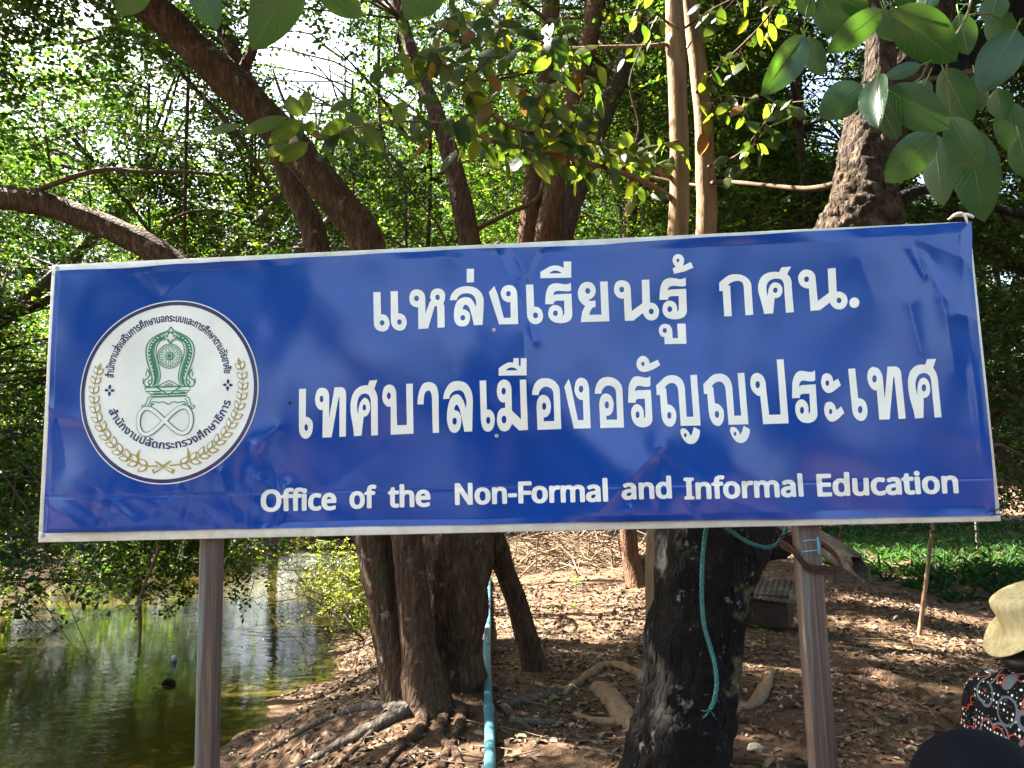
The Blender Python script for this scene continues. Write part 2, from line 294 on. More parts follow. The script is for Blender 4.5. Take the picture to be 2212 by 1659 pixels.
1045,3568,1041,3559,1039,3550,1042,3542,1047,3537,1055,3533,1064,3533,1075,3535,1085,3539,1095,3546,1102,3554,1107,3563,1108,3572,1106,3580,1101,3585,1093,3589,1083]],[[3971,788,
3971,1075,3941,1078,3920,1085,3886,1107,3867,1128,3855,1157,3848,1190,3847,1206,3851,1235,3856,1248,3869,1273,3885,1292,3905,1306,3925,1315,3946,1317,3978,1313,4012,1299,4029,1285,
4043,1267,4056,1235,4059,1209,4066,909,4206,1007,4210,1313,4305,1316,4301,1017,4334,1015,4356,1007,4379,992,4390,982,4408,960,4417,934,4420,892,4416,868,4402,835,4388,817,4361,797,
4351,792,4330,788,4299,790,4269,801,4259,807,4241,824,4216,859,4210,883,4083,792],[3979,1192,3976,1180,3971,1171,3964,1163,3955,1158,3946,1157,3937,1159,3929,1165,3923,1173,3919,
1183,3918,1194,3921,1205,3926,1215,3933,1223,3942,1228,3951,1229,3960,1227,3968,1221,3974,1213,3978,1203],[4349,902,4347,891,4342,881,4335,873,4326,869,4317,867,4308,869,4300,875,
4294,883,4290,893,4290,904,4292,915,4297,925,4304,933,4313,937,4322,939,4332,936,4339,931,4345,923,4349,913]],[[4558,861,4555,847,4549,833,4541,820,4531,810,4519,803,4506,798,4493,
797,4480,799,4468,805,4457,813,4448,824,4442,837,4439,852,4439,866,4441,881,4447,895,4455,908,4465,918,4477,925,4490,930,4504,931,4517,928,4529,923,4539,915,4548,904,4554,891,4557,
876]]],"2":[[[-2546,30,-2455,29,-2457,-332,-2438,-335,-2421,-341,-2394,-363,-2378,-384,-2372,-395,-2365,-423,-2364,-454,-2365,-485,-2370,-518,-2379,-547,-2391,-571,-2407,-591,
-2432,-609,-2449,-615,-2458,-615,-2478,-610,-2498,-598,-2506,-590,-2522,-569,-2529,-556,-2539,-527,-2542,-510,-2545,-452],[-2427,-472,-2428,-486,-2431,-498,-2437,-508,-2443,-514,
-2450,-516,-2458,-513,-2464,-507,-2469,-497,-2473,-485,-2473,-457,-2470,-445,-2465,-436,-2458,-429,-2451,-428,-2444,-430,-2437,-436,-2432,-446]],[[-2240,-606,-2234,-251,-2261,-253,
-2279,-246,-2297,-230,-2307,-218,-2322,-192,-2331,-158,-2336,-120,-2336,-102,-2332,-66,-2317,-18,-2306,4,-2293,20,-2277,30,-2258,36,-2226,34,-2203,27,-2183,15,-2170,-4,-2156,-39,
-2151,-74,-2152,-360,-2080,35,-1980,34,-1955,17,-1943,1,-1935,-21,-1929,-63,-1937,-599,-2022,-604,-2016,-102,-2022,-89,-2028,-102,-2123,-605],[-2226,-111,-2227,-124,-2230,-137,
-2236,-146,-2243,-152,-2250,-154,-2258,-152,-2265,-145,-2270,-135,-2274,-123,-2275,-109,-2274,-95,-2270,-83,-2265,-73,-2258,-67,-2251,-65,-2243,-68,-2236,-74,-2231,-84]],[[-1831,
-600,-1841,-485,-1864,-357,-1871,-300,-1874,-250,-1873,-202,-1868,-153,-1858,-107,-1845,-69,-1829,-39,-1809,-14,-1785,8,-1758,25,-1734,36,-1702,44,-1671,46,-1641,44,-1617,104,
-1514,108,-1557,-5,-1538,-41,-1527,-66,-1521,-91,-1515,-129,-1519,-597,-1607,-600,-1605,-158,-1614,-114,-1622,-96,-1632,-81,-1644,-70,-1652,-66,-1669,-61,-1687,-60,-1716,-65,-1735,
-75,-1751,-91,-1759,-102,-1772,-126,-1781,-156,-1788,-204,-1787,-251,-1778,-298,-1769,-320,-1770,-276,-1767,-247,-1757,-202,-1746,-174,-1729,-150,-1711,-130,-1696,-119,-1684,-114,
-1671,-117,-1656,-126,-1640,-142,-1629,-163,-1620,-191,-1616,-221,-1616,-249,-1620,-276,-1634,-312,-1648,-332,-1656,-340,-1673,-351,-1703,-359,-1734,-596],[-1669,-239,-1670,-251,
-1674,-262,-1679,-271,-1685,-276,-1693,-278,-1700,-276,-1706,-270,-1712,-261,-1715,-250,-1716,-237,-1711,-214,-1706,-205,-1700,-200,-1692,-198,-1685,-200,-1679,-206,-1674,-215]],
[[-1353,-597,-1346,-240,-1376,-241,-1396,-233,-1417,-214,-1427,-202,-1443,-174,-1451,-142,-1453,-125,-1453,-89,-1443,-33,-1432,-1,-1424,11,-1407,27,-1380,40,-1364,43,-1337,39,
-1317,30,-1299,16,-1292,6,-1276,-30,-1269,-71,-1268,-480,-1140,-481,-1138,42,-1052,42,-1057,-593],[-1342,-103,-1343,-116,-1347,-128,-1353,-138,-1360,-144,-1368,-146,-1376,-144,
-1383,-137,-1388,-127,-1392,-115,-1393,-101,-1392,-87,-1388,-75,-1382,-66,-1375,-60,-1367,-58,-1359,-60,-1352,-67,-1347,-77,-1343,-89]],[[-998,-226,-994,-174,-989,-137,-980,-94,
-968,-51,-946,-1,-929,24,-918,34,-907,42,-881,51,-855,55,-829,53,-803,46,-792,40,-771,25,-753,4,-745,-9,-735,-41,-726,-93,-723,-121,-728,-593,-808,-593,-808,-153,-815,-101,-823,
-76,-830,-64,-845,-55,-856,-54,-869,-58,-882,-66,-898,-88,-907,-110,-912,-141,-918,-229]],[[-666,-169,-659,-124,-652,-96,-643,-70,-632,-46,-610,-10,-592,13,-582,22,-560,37,-536,48,
-511,54,-484,56,-456,54,-426,48,-396,38,-371,22,-350,2,-323,-38,-308,-72,-297,-108,-291,-145,-288,-202,-306,-589,-405,-591,-430,-436,-457,-307,-462,-290,-472,-268,-487,-248,-493,
-244,-503,-247,-519,-271,-526,-292,-527,-314,-492,-324,-473,-336,-458,-357,-443,-394,-439,-430,-442,-472,-451,-524,-462,-552,-477,-574,-493,-589,-501,-595,-510,-598,-526,-601,-554,
-596,-573,-585,-589,-565,-602,-536,-615,-488,-622,-439,-622,-399,-617,-328,-606,-266,-597,-230,-578,-180,-562,-152,-553,-141,-543,-132,-519,-120,-495,-115,-476,-117,-466,-121,-449,
-134,-432,-155,-408,-198,-395,-235,-377,-298,-370,-235,-372,-194,-390,-130,-400,-104,-412,-86,-426,-74,-451,-64,-479,-64,-511,-70,-532,-78,-542,-84,-559,-101,-574,-121,-583,-138,
-590,-169],[-497,-455,-499,-469,-503,-482,-509,-491,-517,-498,-526,-500,-535,-497,-542,-490,-549,-480,-552,-467,-553,-453,-552,-439,-548,-427,-541,-417,-533,-410,-525,-408,-516,
-411,-508,-418,-502,-428,-498,-441]],[[-196,47,-113,47,-114,-320,-95,-320,-77,-324,-68,-329,-51,-344,-34,-365,-28,-377,-24,-390,-18,-419,-16,-450,-20,-483,-27,-517,-37,-544,-49,
-566,-64,-582,-82,-593,-101,-599,-111,-599,-130,-594,-149,-582,-157,-574,-164,-563,-177,-536,-189,-491,-193,-441],[-74,-458,-75,-472,-79,-484,-85,-494,-93,-500,-101,-502,-110,-499,
-117,-493,-123,-483,-126,-470,-127,-456,-126,-443,-122,-430,-115,-421,-108,-415,-99,-413,-91,-415,-84,-422,-78,-432,-75,-444]],[[286,-595,194,-505,194,-518,190,-528,170,-563,153,
-584,143,-590,122,-598,101,-601,79,-597,59,-588,50,-580,41,-570,26,-542,15,-512,9,-476,11,-435,19,-383,30,-355,44,-334,61,-318,82,-309,119,-306,120,-237,101,-239,83,-237,65,-226,
47,-207,34,-182,29,-166,25,-149,20,-111,20,-93,24,-56,32,-20,38,-5,45,8,62,27,81,41,99,48,108,49,128,47,149,39,170,25,179,16,191,-5,203,-42,206,-63,202,-343,314,-458,314,37,394,39,
396,-592],[134,-99,133,-112,128,-124,122,-134,114,-140,105,-142,97,-139,89,-133,83,-123,79,-111,78,-97,80,-84,84,-72,91,-62,99,-56,107,-54,116,-57,124,-63,130,-73,133,-85],[130,
-453,128,-468,124,-481,117,-492,108,-499,98,-501,89,-498,80,-491,74,-480,69,-466,68,-451,70,-436,75,-423,82,-412,91,-406,101,-404,110,-406,119,-414,125,-425,129,-438]],[[52,193,
112,233,164,258,182,262,206,263,239,260,241,315,308,312,307,221,331,206,334,312,407,308,401,90,50,100],[141,164,159,181,173,189,198,197,215,198,240,194,256,188,272,178,295,157]],
[[515,-595,515,-405,513,-341,514,-302,518,-266,524,-233,535,-207,550,-185,566,-169,575,-164,594,-159,613,-160,632,-167,650,-179,666,-197,678,-220,687,-245,692,-273,693,-303,691,
-333,686,-363,678,-389,664,-411,640,-435,623,-442,597,-443,597,-492,730,-492,731,-164,726,-121,718,-103,707,-87,693,-75,663,-61,642,-57,623,-59,595,-71,571,-94,553,-121,543,-161,
462,-158,468,-106,485,-49,499,-21,528,16,552,34,565,40,595,48,639,50,683,44,723,27,757,1,787,-35,801,-63,806,-78,811,-111,812,-146,812,-594],[635,-306,633,-320,629,-333,623,-343,
615,-349,607,-351,599,-349,592,-342,586,-331,583,-318,582,-304,583,-290,588,-277,594,-267,602,-260,610,-258,618,-261,625,-268,631,-278,634,-291]],[[868,-67,926,34,951,-47,1024,
-491,1095,-490,1095,-238,1075,-237,1056,-232,1038,-219,1021,-198,1008,-174,999,-145,995,-112,997,-78,1008,-23,1020,4,1035,24,1059,42,1067,44,1084,45,1113,38,1134,26,1143,18,1157,
-2,1171,-40,1177,-85,1178,-596,969,-594],[1105,-100,1103,-114,1098,-127,1092,-137,1084,-143,1075,-145,1067,-142,1059,-136,1054,-125,1050,-113,1049,-98,1051,-84,1056,-72,1062,-62,
1070,-56,1079,-54,1087,-56,1095,-63,1100,-73,1104,-86]],[[1297,-597,1298,-408,1296,-344,1297,-305,1301,-270,1308,-238,1318,-211,1333,-189,1350,-174,1359,-169,1377,-164,1396,-166,
1415,-173,1433,-185,1448,-203,1460,-226,1469,-251,1474,-279,1474,-309,1472,-338,1467,-368,1459,-394,1446,-416,1421,-439,1405,-445,1379,-447,1379,-495,1510,-497,1513,-171,1508,-128,
1501,-110,1490,-95,1476,-82,1446,-68,1425,-64,1406,-66,1379,-77,1355,-99,1337,-126,1327,-166,1246,-162,1253,-111,1270,-54,1284,-27,1313,10,1337,28,1350,34,1379,41,1423,43,1466,36,
1505,19,1540,-7,1569,-43,1583,-71,1587,-86,1592,-119,1593,-154,1590,-599],[1417,-310,1415,-325,1411,-337,1405,-347,1397,-353,1389,-355,1381,-353,1374,-346,1368,-335,1365,-322,1364,
-308,1366,-294,1370,-281,1377,-271,1384,-265,1392,-263,1401,-266,1408,-273,1413,-283,1416,-296]],[[1655,-291,1669,-113,1674,-83,1683,-53,1696,-24,1718,10,1736,27,1745,33,1764,39,
1796,39,1867,21,1900,17,1919,20,1936,28,1946,36,1942,-87,1926,-96,1903,-100,1861,-95,1811,-83,1795,-82,1781,-84,1770,-91,1760,-103,1752,-124,1749,-139,1749,-155,1773,-138,1943,
-138,1944,-502,1941,-523,1935,-543,1930,-552,1916,-570,1898,-586,1888,-592,1853,-603,1840,-605,1813,-604,1784,-599,1770,-594,1746,-580,1735,-570,1717,-547,1703,-522,1690,-478,1686,
-447,1686,-413,1691,-381,1695,-368,1709,-344,1724,-326,1739,-316,1748,-313,1765,-312,1783,-317,1793,-322,1809,-334,1823,-352,1833,-375,1837,-386,1841,-411,1842,-497,1860,-469,1864,
-247,1778,-246,1772,-248,1762,-253,1754,-261,1750,-272,1748,-294],[1789,-446,1787,-459,1783,-471,1777,-480,1770,-486,1763,-488,1755,-486,1749,-479,1744,-470,1741,-458,1742,-431,
1746,-419,1752,-410,1759,-404,1767,-402,1774,-405,1781,-411,1785,-421]],[[1946,195,2052,241,2077,171,2004,127,1945,103,1905,93,1870,91,1848,94,1829,102,1820,108,1804,124,1791,145,
1784,167,1782,190,1784,213,1791,235,1801,255,1807,264,1822,279,1840,290,1857,296,1874,296,1890,292,1907,282,1923,267,1934,252,1940,235,1944,217],[1884,193,1879,176,1874,170,1868,
167,1861,166,1855,167,1849,171,1845,178,1841,194,1846,211,1851,217,1857,220,1864,221,1871,220,1876,216,1881,209]],[[2013,-85,2114,8,2140,24,2168,34,2183,38,2212,40,2241,38,2255,34,
2281,24,2294,17,2316,-1,2334,-24,2348,-51,2357,-82,2363,-111,2364,-140,2361,-493,2444,-493,2443,32,2525,34,2525,-604,2283,-601,2281,-166,2279,-134,2270,-105,2253,-79,2238,-67,2217,
-61,2207,-60,2186,-62,2154,-78,2130,-99,2112,-124,2133,-125,2137,-328,2168,-335,2187,-347,2206,-366,2223,-391,2233,-418,2237,-446,2237,-476,2233,-507,2226,-538,2215,-564,2200,-585,
2191,-594,2176,-606,2160,-610,2143,-609,2123,-601,2103,-587,2094,-578,2079,-552,2067,-521,2059,-490,2054,-424,2053,-207,2012,-206],[2177,-468,2175,-481,2171,-493,2165,-503,2157,
-509,2149,-510,2141,-508,2134,-502,2129,-492,2126,-480,2125,-466,2127,-453,2131,-440,2138,-431,2145,-425,2153,-423,2161,-426,2168,-432,2174,-442,2177,-454]],[[2442,-621,2513,-662,
2511,-698,2502,-734,2491,-759,2478,-782,2463,-800,2445,-815,2427,-825,2406,-829,2386,-829,2366,-825,2346,-815,2328,-799,2310,-776,2295,-751,2284,-724,2274,-685,2274,-665,2278,-650,
2285,-640,2289,-637,2300,-633,2322,-635,2346,-646,2360,-661,2379,-688,2386,-704,2393,-729,2405,-716,2416,-697],[2347,-719,2346,-727,2339,-740,2330,-745,2321,-740,2315,-726,2316,
-710,2323,-697,2327,-694,2332,-693,2342,-698,2345,-704]],[[2595,-88,2696,7,2722,24,2750,35,2765,38,2794,41,2823,39,2838,36,2864,26,2877,19,2899,0,2918,-22,2932,-50,2941,-80,2947,
-110,2949,-139,2947,-495,3031,-494,3027,36,3109,39,3112,-605,2869,-605,2865,-166,2863,-134,2854,-105,2837,-78,2821,-67,2800,-61,2790,-60,2769,-63,2736,-79,2712,-100,2695,-126,2715,
-127,2721,-331,2751,-339,2771,-350,2790,-369,2807,-394,2818,-421,2822,-450,2822,-480,2818,-511,2811,-542,2800,-569,2785,-591,2777,-600,2761,-612,2745,-617,2728,-615,2708,-608,2688,
-594,2679,-585,2664,-559,2652,-528,2643,-496,2637,-430,2635,-211,2595,-210],[2762,-472,2760,-486,2756,-498,2749,-508,2742,-514,2734,-516,2726,-514,2719,-507,2713,-497,2710,-485,
2709,-471,2711,-458,2716,-445,2722,-436,2729,-430,2738,-428,2746,-430,2753,-436,2758,-446,2761,-459]],[[3052,-623,3122,-666,3120,-702,3110,-739,3098,-764,3085,-786,3069,-805,3051,
-819,3031,-829,3011,-833,2990,-832,2970,-827,2951,-817,2933,-800,2915,-777,2901,-751,2890,-723,2881,-683,2881,-664,2886,-648,2893,-638,2898,-635,2909,-632,2930,-634,2954,-646,2969,
-661,2986,-689,2994,-706,3000,-731,3012,-718,3024,-699],[2954,-720,2952,-728,2945,-741,2936,-746,2927,-740,2922,-726,2923,-710,2930,-697,2935,-694,2940,-693,2949,-698,2952,-704]],
[[3291,-610,3282,-258,3261,-258,3245,-250,3235,-241,3210,-216,3199,-202,3183,-172,3175,-139,3173,-105,3174,-86,3180,-47,3191,-14,3198,-2,3215,15,3241,30,3257,33,3265,33,3283,27,
3306,15,3326,-3,3334,-14,3352,-56,3359,-85,3360,-99,3359,-142,3372,-497,3510,-497,3516,192,3598,191,3598,-608],[3289,-117,3286,-131,3282,-143,3275,-153,3267,-159,3258,-161,3249,
-158,3242,-152,3237,-142,3234,-129,3233,-115,3235,-101,3240,-89,3247,-79,3255,-73,3264,-71,3272,-74,3279,-81,3285,-91,3288,-103]],[[3661,-301,3679,-121,3685,-90,3695,-59,3708,-30,
3732,5,3750,23,3760,29,3779,36,3811,36,3882,20,3916,17,3935,21,3953,30,3963,38,3956,-87,3939,-96,3916,-101,3874,-97,3824,-86,3807,-85,3794,-88,3782,-95,3772,-108,3762,-129,3760,
-144,3759,-160,3784,-143,3956,-138,3949,-505,3945,-526,3938,-547,3933,-556,3919,-575,3900,-591,3890,-597,3854,-610,3841,-612,3814,-612,3784,-607,3770,-603,3746,-589,3736,-580,3718,
-557,3704,-532,3692,-489,3689,-457,3690,-422,3695,-391,3700,-377,3714,-353,3730,-334,3746,-323,3754,-320,3772,-319,3790,-323,3799,-327,3816,-340,3829,-358,3839,-380,3843,-391,3847,
-416,3845,-503,3865,-474,3873,-250,3787,-252,3781,-254,3770,-259,3762,-267,3757,-279,3755,-301],[3793,-453,3791,-466,3787,-478,3780,-488,3773,-494,3766,-496,3758,-494,3752,-488,
3747,-478,3744,-466,3746,-439,3751,-427,3757,-418,3764,-412,3772,-410,3779,-412,3785,-418,3790,-428]],[[4169,-110,4230,-79,4256,-163,4170,-227,4139,-245,4118,-251,4099,-252,4090,
-251,4073,-243,4052,-222,4040,-202,4031,-178,4025,-153,4023,-126,4025,-99,4036,-58,4047,-34,4053,-26,4068,-14,4090,-5,4111,-6,4125,-12,4149,-31,4159,-46,4165,-70],[4119,-129,4114,
-149,4108,-157,4101,-161,4094,-163,4087,-161,4082,-156,4077,-148,4074,-128,4076,-117,4086,-100,4092,-95,4099,-94,4106,-96,4112,-101,4117,-109]],[[4178,-468,4240,-422,4268,-503,
4202,-564,4161,-593,4141,-601,4121,-606,4102,-604,4084,-594,4067,-579,4054,-559,4039,-522,4033,-495,4031,-466,4033,-438,4044,-399,4055,-379,4069,-367,4091,-360,4115,-360,4130,-366,
4150,-386,4165,-410],[4128,-481,4126,-492,4117,-509,4111,-513,4105,-515,4098,-513,4093,-508,4087,-491,4089,-470,4097,-453,4103,-448,4110,-447,4116,-449,4121,-454,4125,-461]],
[[4359,39,4442,41,4447,-326,4466,-328,4484,-333,4510,-352,4526,-372,4533,-384,4542,-418,4548,-475,4545,-507,4538,-537,4528,-562,4512,-583,4488,-603,4473,-608,4456,-608,4437,-603,
4418,-593,4409,-586,4387,-555,4375,-530,4371,-515,4367,-483,4365,-449],[4488,-470,4485,-484,4480,-496,4474,-506,4466,-512,4457,-514,4449,-512,4442,-505,4437,-495,4434,-482,4433,
-468,4436,-455,4441,-442,4448,-432,4456,-426,4464,-424,4472,-427,4480,-433,4485,-444,4488,-456]],[[4677,-599,4676,-239,4653,-239,4637,-232,4629,-225,4610,-203,4601,-190,4588,-159,
4579,-121,4576,-84,4579,-47,4593,2,4607,24,4623,39,4646,51,4662,51,4691,43,4713,31,4722,22,4738,-4,4755,-50,4759,-75,4762,-350,4826,47,4924,47,4951,33,4965,19,4974,-1,4981,-38,
4989,-594,4905,-598,4897,-90,4891,-77,4883,-90,4800,-598],[4688,-98,4685,-112,4680,-125,4673,-135,4665,-141,4657,-143,4648,-141,4641,-134,4636,-123,4633,-110,4633,-96,4636,-82,
4641,-69,4648,-59,4656,-52,4664,-50,4672,-53,4680,-60,4685,-70,4687,-83]],[[5097,-598,5088,-503,5066,-398,5055,-332,5048,-238,5049,-181,5054,-132,5063,-90,5080,-39,5095,-13,5115,
10,5140,31,5166,47,5178,51,5203,56,5235,58,5271,55,5297,120,5402,121,5360,14,5379,-25,5389,-52,5396,-80,5402,-123,5404,-594,5323,-593,5323,-141,5321,-119,5313,-90,5296,-69,5282,
-59,5268,-51,5245,-47,5215,-52,5195,-60,5171,-84,5152,-117,5139,-159,5136,-190,5138,-240,5145,-292,5150,-313,5153,-260,5160,-213,5167,-179,5177,-153,5190,-132,5205,-116,5213,-111,
5231,-105,5249,-106,5265,-115,5285,-139,5294,-161,5301,-187,5304,-214,5302,-257,5297,-283,5283,-316,5272,-331,5259,-340,5241,-349,5217,-352,5195,-594],[5257,-230,5255,-243,5250,
-256,5243,-266,5235,-272,5227,-274,5219,-271,5213,-265,5208,-254,5205,-242,5205,-228,5208,-214,5213,-201,5219,-192,5227,-186,5235,-184,5243,-186,5250,-193,5255,-203,5257,-216]]]},
    'eng': [[[-2921,-1529,-2957,-1521,-2989,-1502,-3011,-1476,-3022,-1453,-3029,-1428,-3032,-1365,-3024,-1326,-3005,-1291,-2991,-1276,-2970,-1262,-2950,-1253,-2917,-1246,-2884,-1246,-2848,
-1254,-2819,-1270,-2802,-1284,-2789,-1302,-2774,-1336,-2767,-1325,-2741,-1315,-2736,-1277,-2725,-1257,-2707,-1242,-2683,-1233,-2650,-1232,-2621,-1239,-2613,-1245,-2612,-1257,-2618,
-1277,-2623,-1283,-2635,-1287,-2666,-1282,-2673,-1287,-2676,-1298,-2677,-1312,-2646,-1312,-2631,-1319,-2620,-1315,-2617,-1285,-2608,-1262,-2593,-1246,-2577,-1238,-2553,-1232,-2529,
-1232,-2506,-1237,-2490,-1244,-2479,-1242,-2463,-1243,-2445,-1256,-2440,-1270,-2443,-1288,-2450,-1297,-2465,-1304,-2478,-1306,-2488,-1303,-2498,-1298,-2508,-1286,-2515,-1287,-2544,
-1282,-2553,-1290,-2555,-1312,-2524,-1312,-2511,-1319,-2509,-1349,-2511,-1355,-2519,-1360,-2556,-1363,-2556,-1515,-2561,-1523,-2571,-1526,-2604,-1526,-2614,-1523,-2618,-1518,-2619,
-1363,-2641,-1360,-2678,-1363,-2679,-1519,-2694,-1526,-2725,-1526,-2737,-1522,-2741,-1515,-2741,-1363,-2769,-1357,-2769,-1405,-2772,-1430,-2785,-1466,-2800,-1489,-2820,-1507,-2850,
-1523,-2881,-1530],[-2341,-1529,-2367,-1523,-2383,-1515,-2403,-1498,-2410,-1488,-2418,-1473,-2425,-1446,-2426,-1407,-2423,-1388,-2410,-1353,-2398,-1338,-2384,-1326,-2363,-1316,
-2347,-1311,-2330,-1309,-2295,-1311,-2270,-1318,-2257,-1326,-2256,-1334,-2266,-1362,-2270,-1366,-2280,-1370,-2317,-1361,-2335,-1362,-2345,-1368,-2354,-1378,-2359,-1395,-2362,-1408,
-2361,-1441,-2352,-1464,-2345,-1472,-2336,-1478,-2314,-1479,-2277,-1468,-2264,-1472,-2259,-1478,-2259,-1509,-2266,-1517,-2287,-1526,-2305,-1530],[-2168,-1529,-2191,-1524,-2211,
-1515,-2223,-1506,-2240,-1487,-2249,-1470,-2255,-1449,-2256,-1400,-2247,-1366,-2235,-1346,-2223,-1332,-2209,-1323,-2189,-1314,-2167,-1309,-2149,-1309,-2125,-1314,-2107,-1322,-2095,
-1330,-2081,-1345,-2073,-1358,-2066,-1379,-2064,-1428,-2069,-1435,-2079,-1438,-2191,-1439,-2188,-1452,-2180,-1466,-2163,-1478,-2126,-1478,-2090,-1467,-2077,-1470,-2072,-1476,-2072,
-1507,-2078,-1515,-2121,-1529],[-2492,-1526,-2501,-1523,-2506,-1516,-2506,-1323,-2501,-1316,-2490,-1312,-2459,-1312,-2449,-1316,-2444,-1323,-2444,-1516,-2449,-1523,-2459,-1526],
[-2914,-1477,-2883,-1477,-2861,-1467,-2844,-1444,-2835,-1411,-2835,-1365,-2845,-1330,-2862,-1309,-2886,-1299,-2915,-1299,-2940,-1310,-2956,-1330,-2965,-1362,-2967,-1407,-2956,
-1445,-2942,-1465,-2927,-1474],[-2188,-1388,-2129,-1387,-2139,-1366,-2145,-1361,-2158,-1359,-2170,-1361,-2177,-1366,-2186,-1379]],[[-1815,-1520,-1839,-1513,-1851,-1506,-1864,-1497,
-1881,-1477,-1890,-1457,-1896,-1436,-1896,-1380,-1892,-1361,-1883,-1342,-1874,-1329,-1860,-1316,-1843,-1306,-1821,-1299,-1806,-1297,-1780,-1298,-1759,-1304,-1742,-1313,-1720,-1333,
-1712,-1344,-1706,-1358,-1699,-1385,-1699,-1434,-1705,-1457,-1712,-1474,-1720,-1485,-1738,-1503,-1757,-1513,-1772,-1518],[-1659,-1516,-1668,-1513,-1672,-1506,-1672,-1351,-1690,
-1349,-1701,-1344,-1704,-1339,-1704,-1320,-1697,-1313,-1673,-1303,-1672,-1283,-1666,-1260,-1656,-1242,-1645,-1232,-1632,-1225,-1609,-1219,-1585,-1219,-1560,-1225,-1552,-1229,-1547,
-1236,-1557,-1269,-1570,-1275,-1600,-1270,-1606,-1273,-1611,-1285,-1610,-1300,-1580,-1301,-1568,-1307,-1566,-1311,-1565,-1338,-1568,-1343,-1575,-1348,-1612,-1351,-1612,-1507,-1617,
-1513,-1626,-1517],[-1805,-1469,-1786,-1468,-1774,-1461,-1766,-1448,-1759,-1418,-1761,-1391,-1767,-1368,-1776,-1356,-1792,-1348,-1811,-1350,-1821,-1356,-1830,-1371,-1836,-1395,
-1836,-1422,-1829,-1449,-1819,-1463]],[[-1319,-1517,-1339,-1512,-1352,-1504,-1363,-1493,-1369,-1481,-1374,-1461,-1374,-1352,-1392,-1348,-1401,-1339,-1400,-1319,-1373,-1302,-1361,
-1266,-1348,-1259,-1328,-1259,-1316,-1265,-1313,-1269,-1313,-1301,-1274,-1302,-1264,-1305,-1259,-1312,-1259,-1339,-1263,-1346,-1274,-1350,-1313,-1352,-1313,-1449,-1310,-1462,-1304,
-1468,-1274,-1465,-1261,-1470,-1258,-1475,-1258,-1504,-1265,-1511,-1283,-1517],[-959,-1517,-979,-1513,-999,-1504,-1016,-1492,-1030,-1476,-1038,-1461,-1045,-1439,-1047,-1396,-1045,
-1379,-1037,-1354,-1016,-1324,-996,-1310,-977,-1302,-958,-1298,-940,-1298,-913,-1304,-901,-1310,-887,-1319,-873,-1335,-863,-1354,-859,-1370,-856,-1416,-861,-1423,-871,-1427,-982,
-1427,-979,-1443,-973,-1453,-966,-1460,-955,-1466,-918,-1466,-882,-1455,-870,-1459,-865,-1464,-865,-1495,-871,-1503,-912,-1517],[-1238,-1514,-1248,-1510,-1251,-1503,-1251,-1233,
-1246,-1226,-1237,-1223,-1205,-1223,-1195,-1226,-1190,-1233,-1190,-1308,-1160,-1299,-1123,-1301,-1092,-1313,-1079,-1324,-1072,-1336,-1065,-1355,-1063,-1376,-1063,-1504,-1068,-1511,
-1078,-1514,-1109,-1514,-1123,-1507,-1125,-1371,-1133,-1353,-1145,-1349,-1158,-1349,-1171,-1352,-1178,-1358,-1188,-1382,-1190,-1401,-1191,-1506,-1195,-1511,-1205,-1514],[-980,
-1377,-921,-1376,-924,-1364,-931,-1354,-940,-1349,-949,-1348,-967,-1354,-977,-1366]],[[-213,-1505,-233,-1501,-252,-1492,-262,-1485,-281,-1464,-296,-1428,-298,-1411,-297,-1371,-291,
-1348,-284,-1332,-275,-1320,-259,-1306,-243,-1297,-216,-1289,-179,-1289,-157,-1295,-135,-1307,-111,-1333,-104,-1346,-97,-1371,-97,-1422,-103,-1445,-111,-1461,-118,-1472,-138,-1490,
-171,-1503],[499,-1505,478,-1500,460,-1491,442,-1476,431,-1462,421,-1442,416,-1423,415,-1377,420,-1354,427,-1337,438,-1321,452,-1307,487,-1291,526,-1288,553,-1294,570,-1301,583,
-1310,601,-1330,610,-1347,615,-1367,618,-1385,617,-1420,610,-1447,602,-1462,593,-1474,577,-1489,558,-1499,537,-1504],[1145,-1505,1115,-1494,1095,-1476,1089,-1460,1086,-1442,1087,
-1425,1092,-1410,1107,-1391,1128,-1378,1160,-1370,1205,-1366,1206,-1359,1201,-1343,1186,-1337,1167,-1339,1135,-1351,1123,-1349,1116,-1342,1108,-1322,1108,-1313,1114,-1307,1129,
-1299,1169,-1289,1203,-1289,1230,-1296,1242,-1303,1255,-1315,1262,-1328,1267,-1345,1268,-1493,1263,-1499,1253,-1502,1230,-1502,1219,-1499,1214,-1493,1200,-1500,1178,-1505],[-533,
-1502,-543,-1498,-547,-1491,-546,-1236,-531,-1229,-494,-1229,-482,-1234,-381,-1389,-380,-1238,-376,-1233,-365,-1229,-335,-1229,-325,-1233,-320,-1241,-322,-1495,-336,-1502,-372,
-1502,-384,-1497,-486,-1342,-487,-1493,-492,-1499,-502,-1502],[-65,-1502,-74,-1498,-79,-1492,-78,-1298,-64,-1291,-39,-1291,-28,-1295,-22,-1300,9,-1289,34,-1288,56,-1291,79,-1301,
92,-1312,100,-1323,108,-1349,108,-1495,93,-1502,62,-1502,49,-1495,46,-1360,42,-1348,36,-1341,16,-1338,4,-1340,-5,-1346,-15,-1370,-17,-1385,-18,-1494,-22,-1499,-32,-1502],[264,
-1502,254,-1498,250,-1491,251,-1236,266,-1229,403,-1229,415,-1233,420,-1241,420,-1271,415,-1278,404,-1281,316,-1281,313,-1284,313,-1345,404,-1347,413,-1356,411,-1390,398,-1397,313,
-1397,312,-1493,308,-1499,298,-1502],[649,-1502,639,-1498,635,-1492,636,-1298,650,-1291,676,-1291,686,-1295,693,-1302,710,-1293,731,-1288,756,-1289,769,-1294,774,-1304,771,-1330,
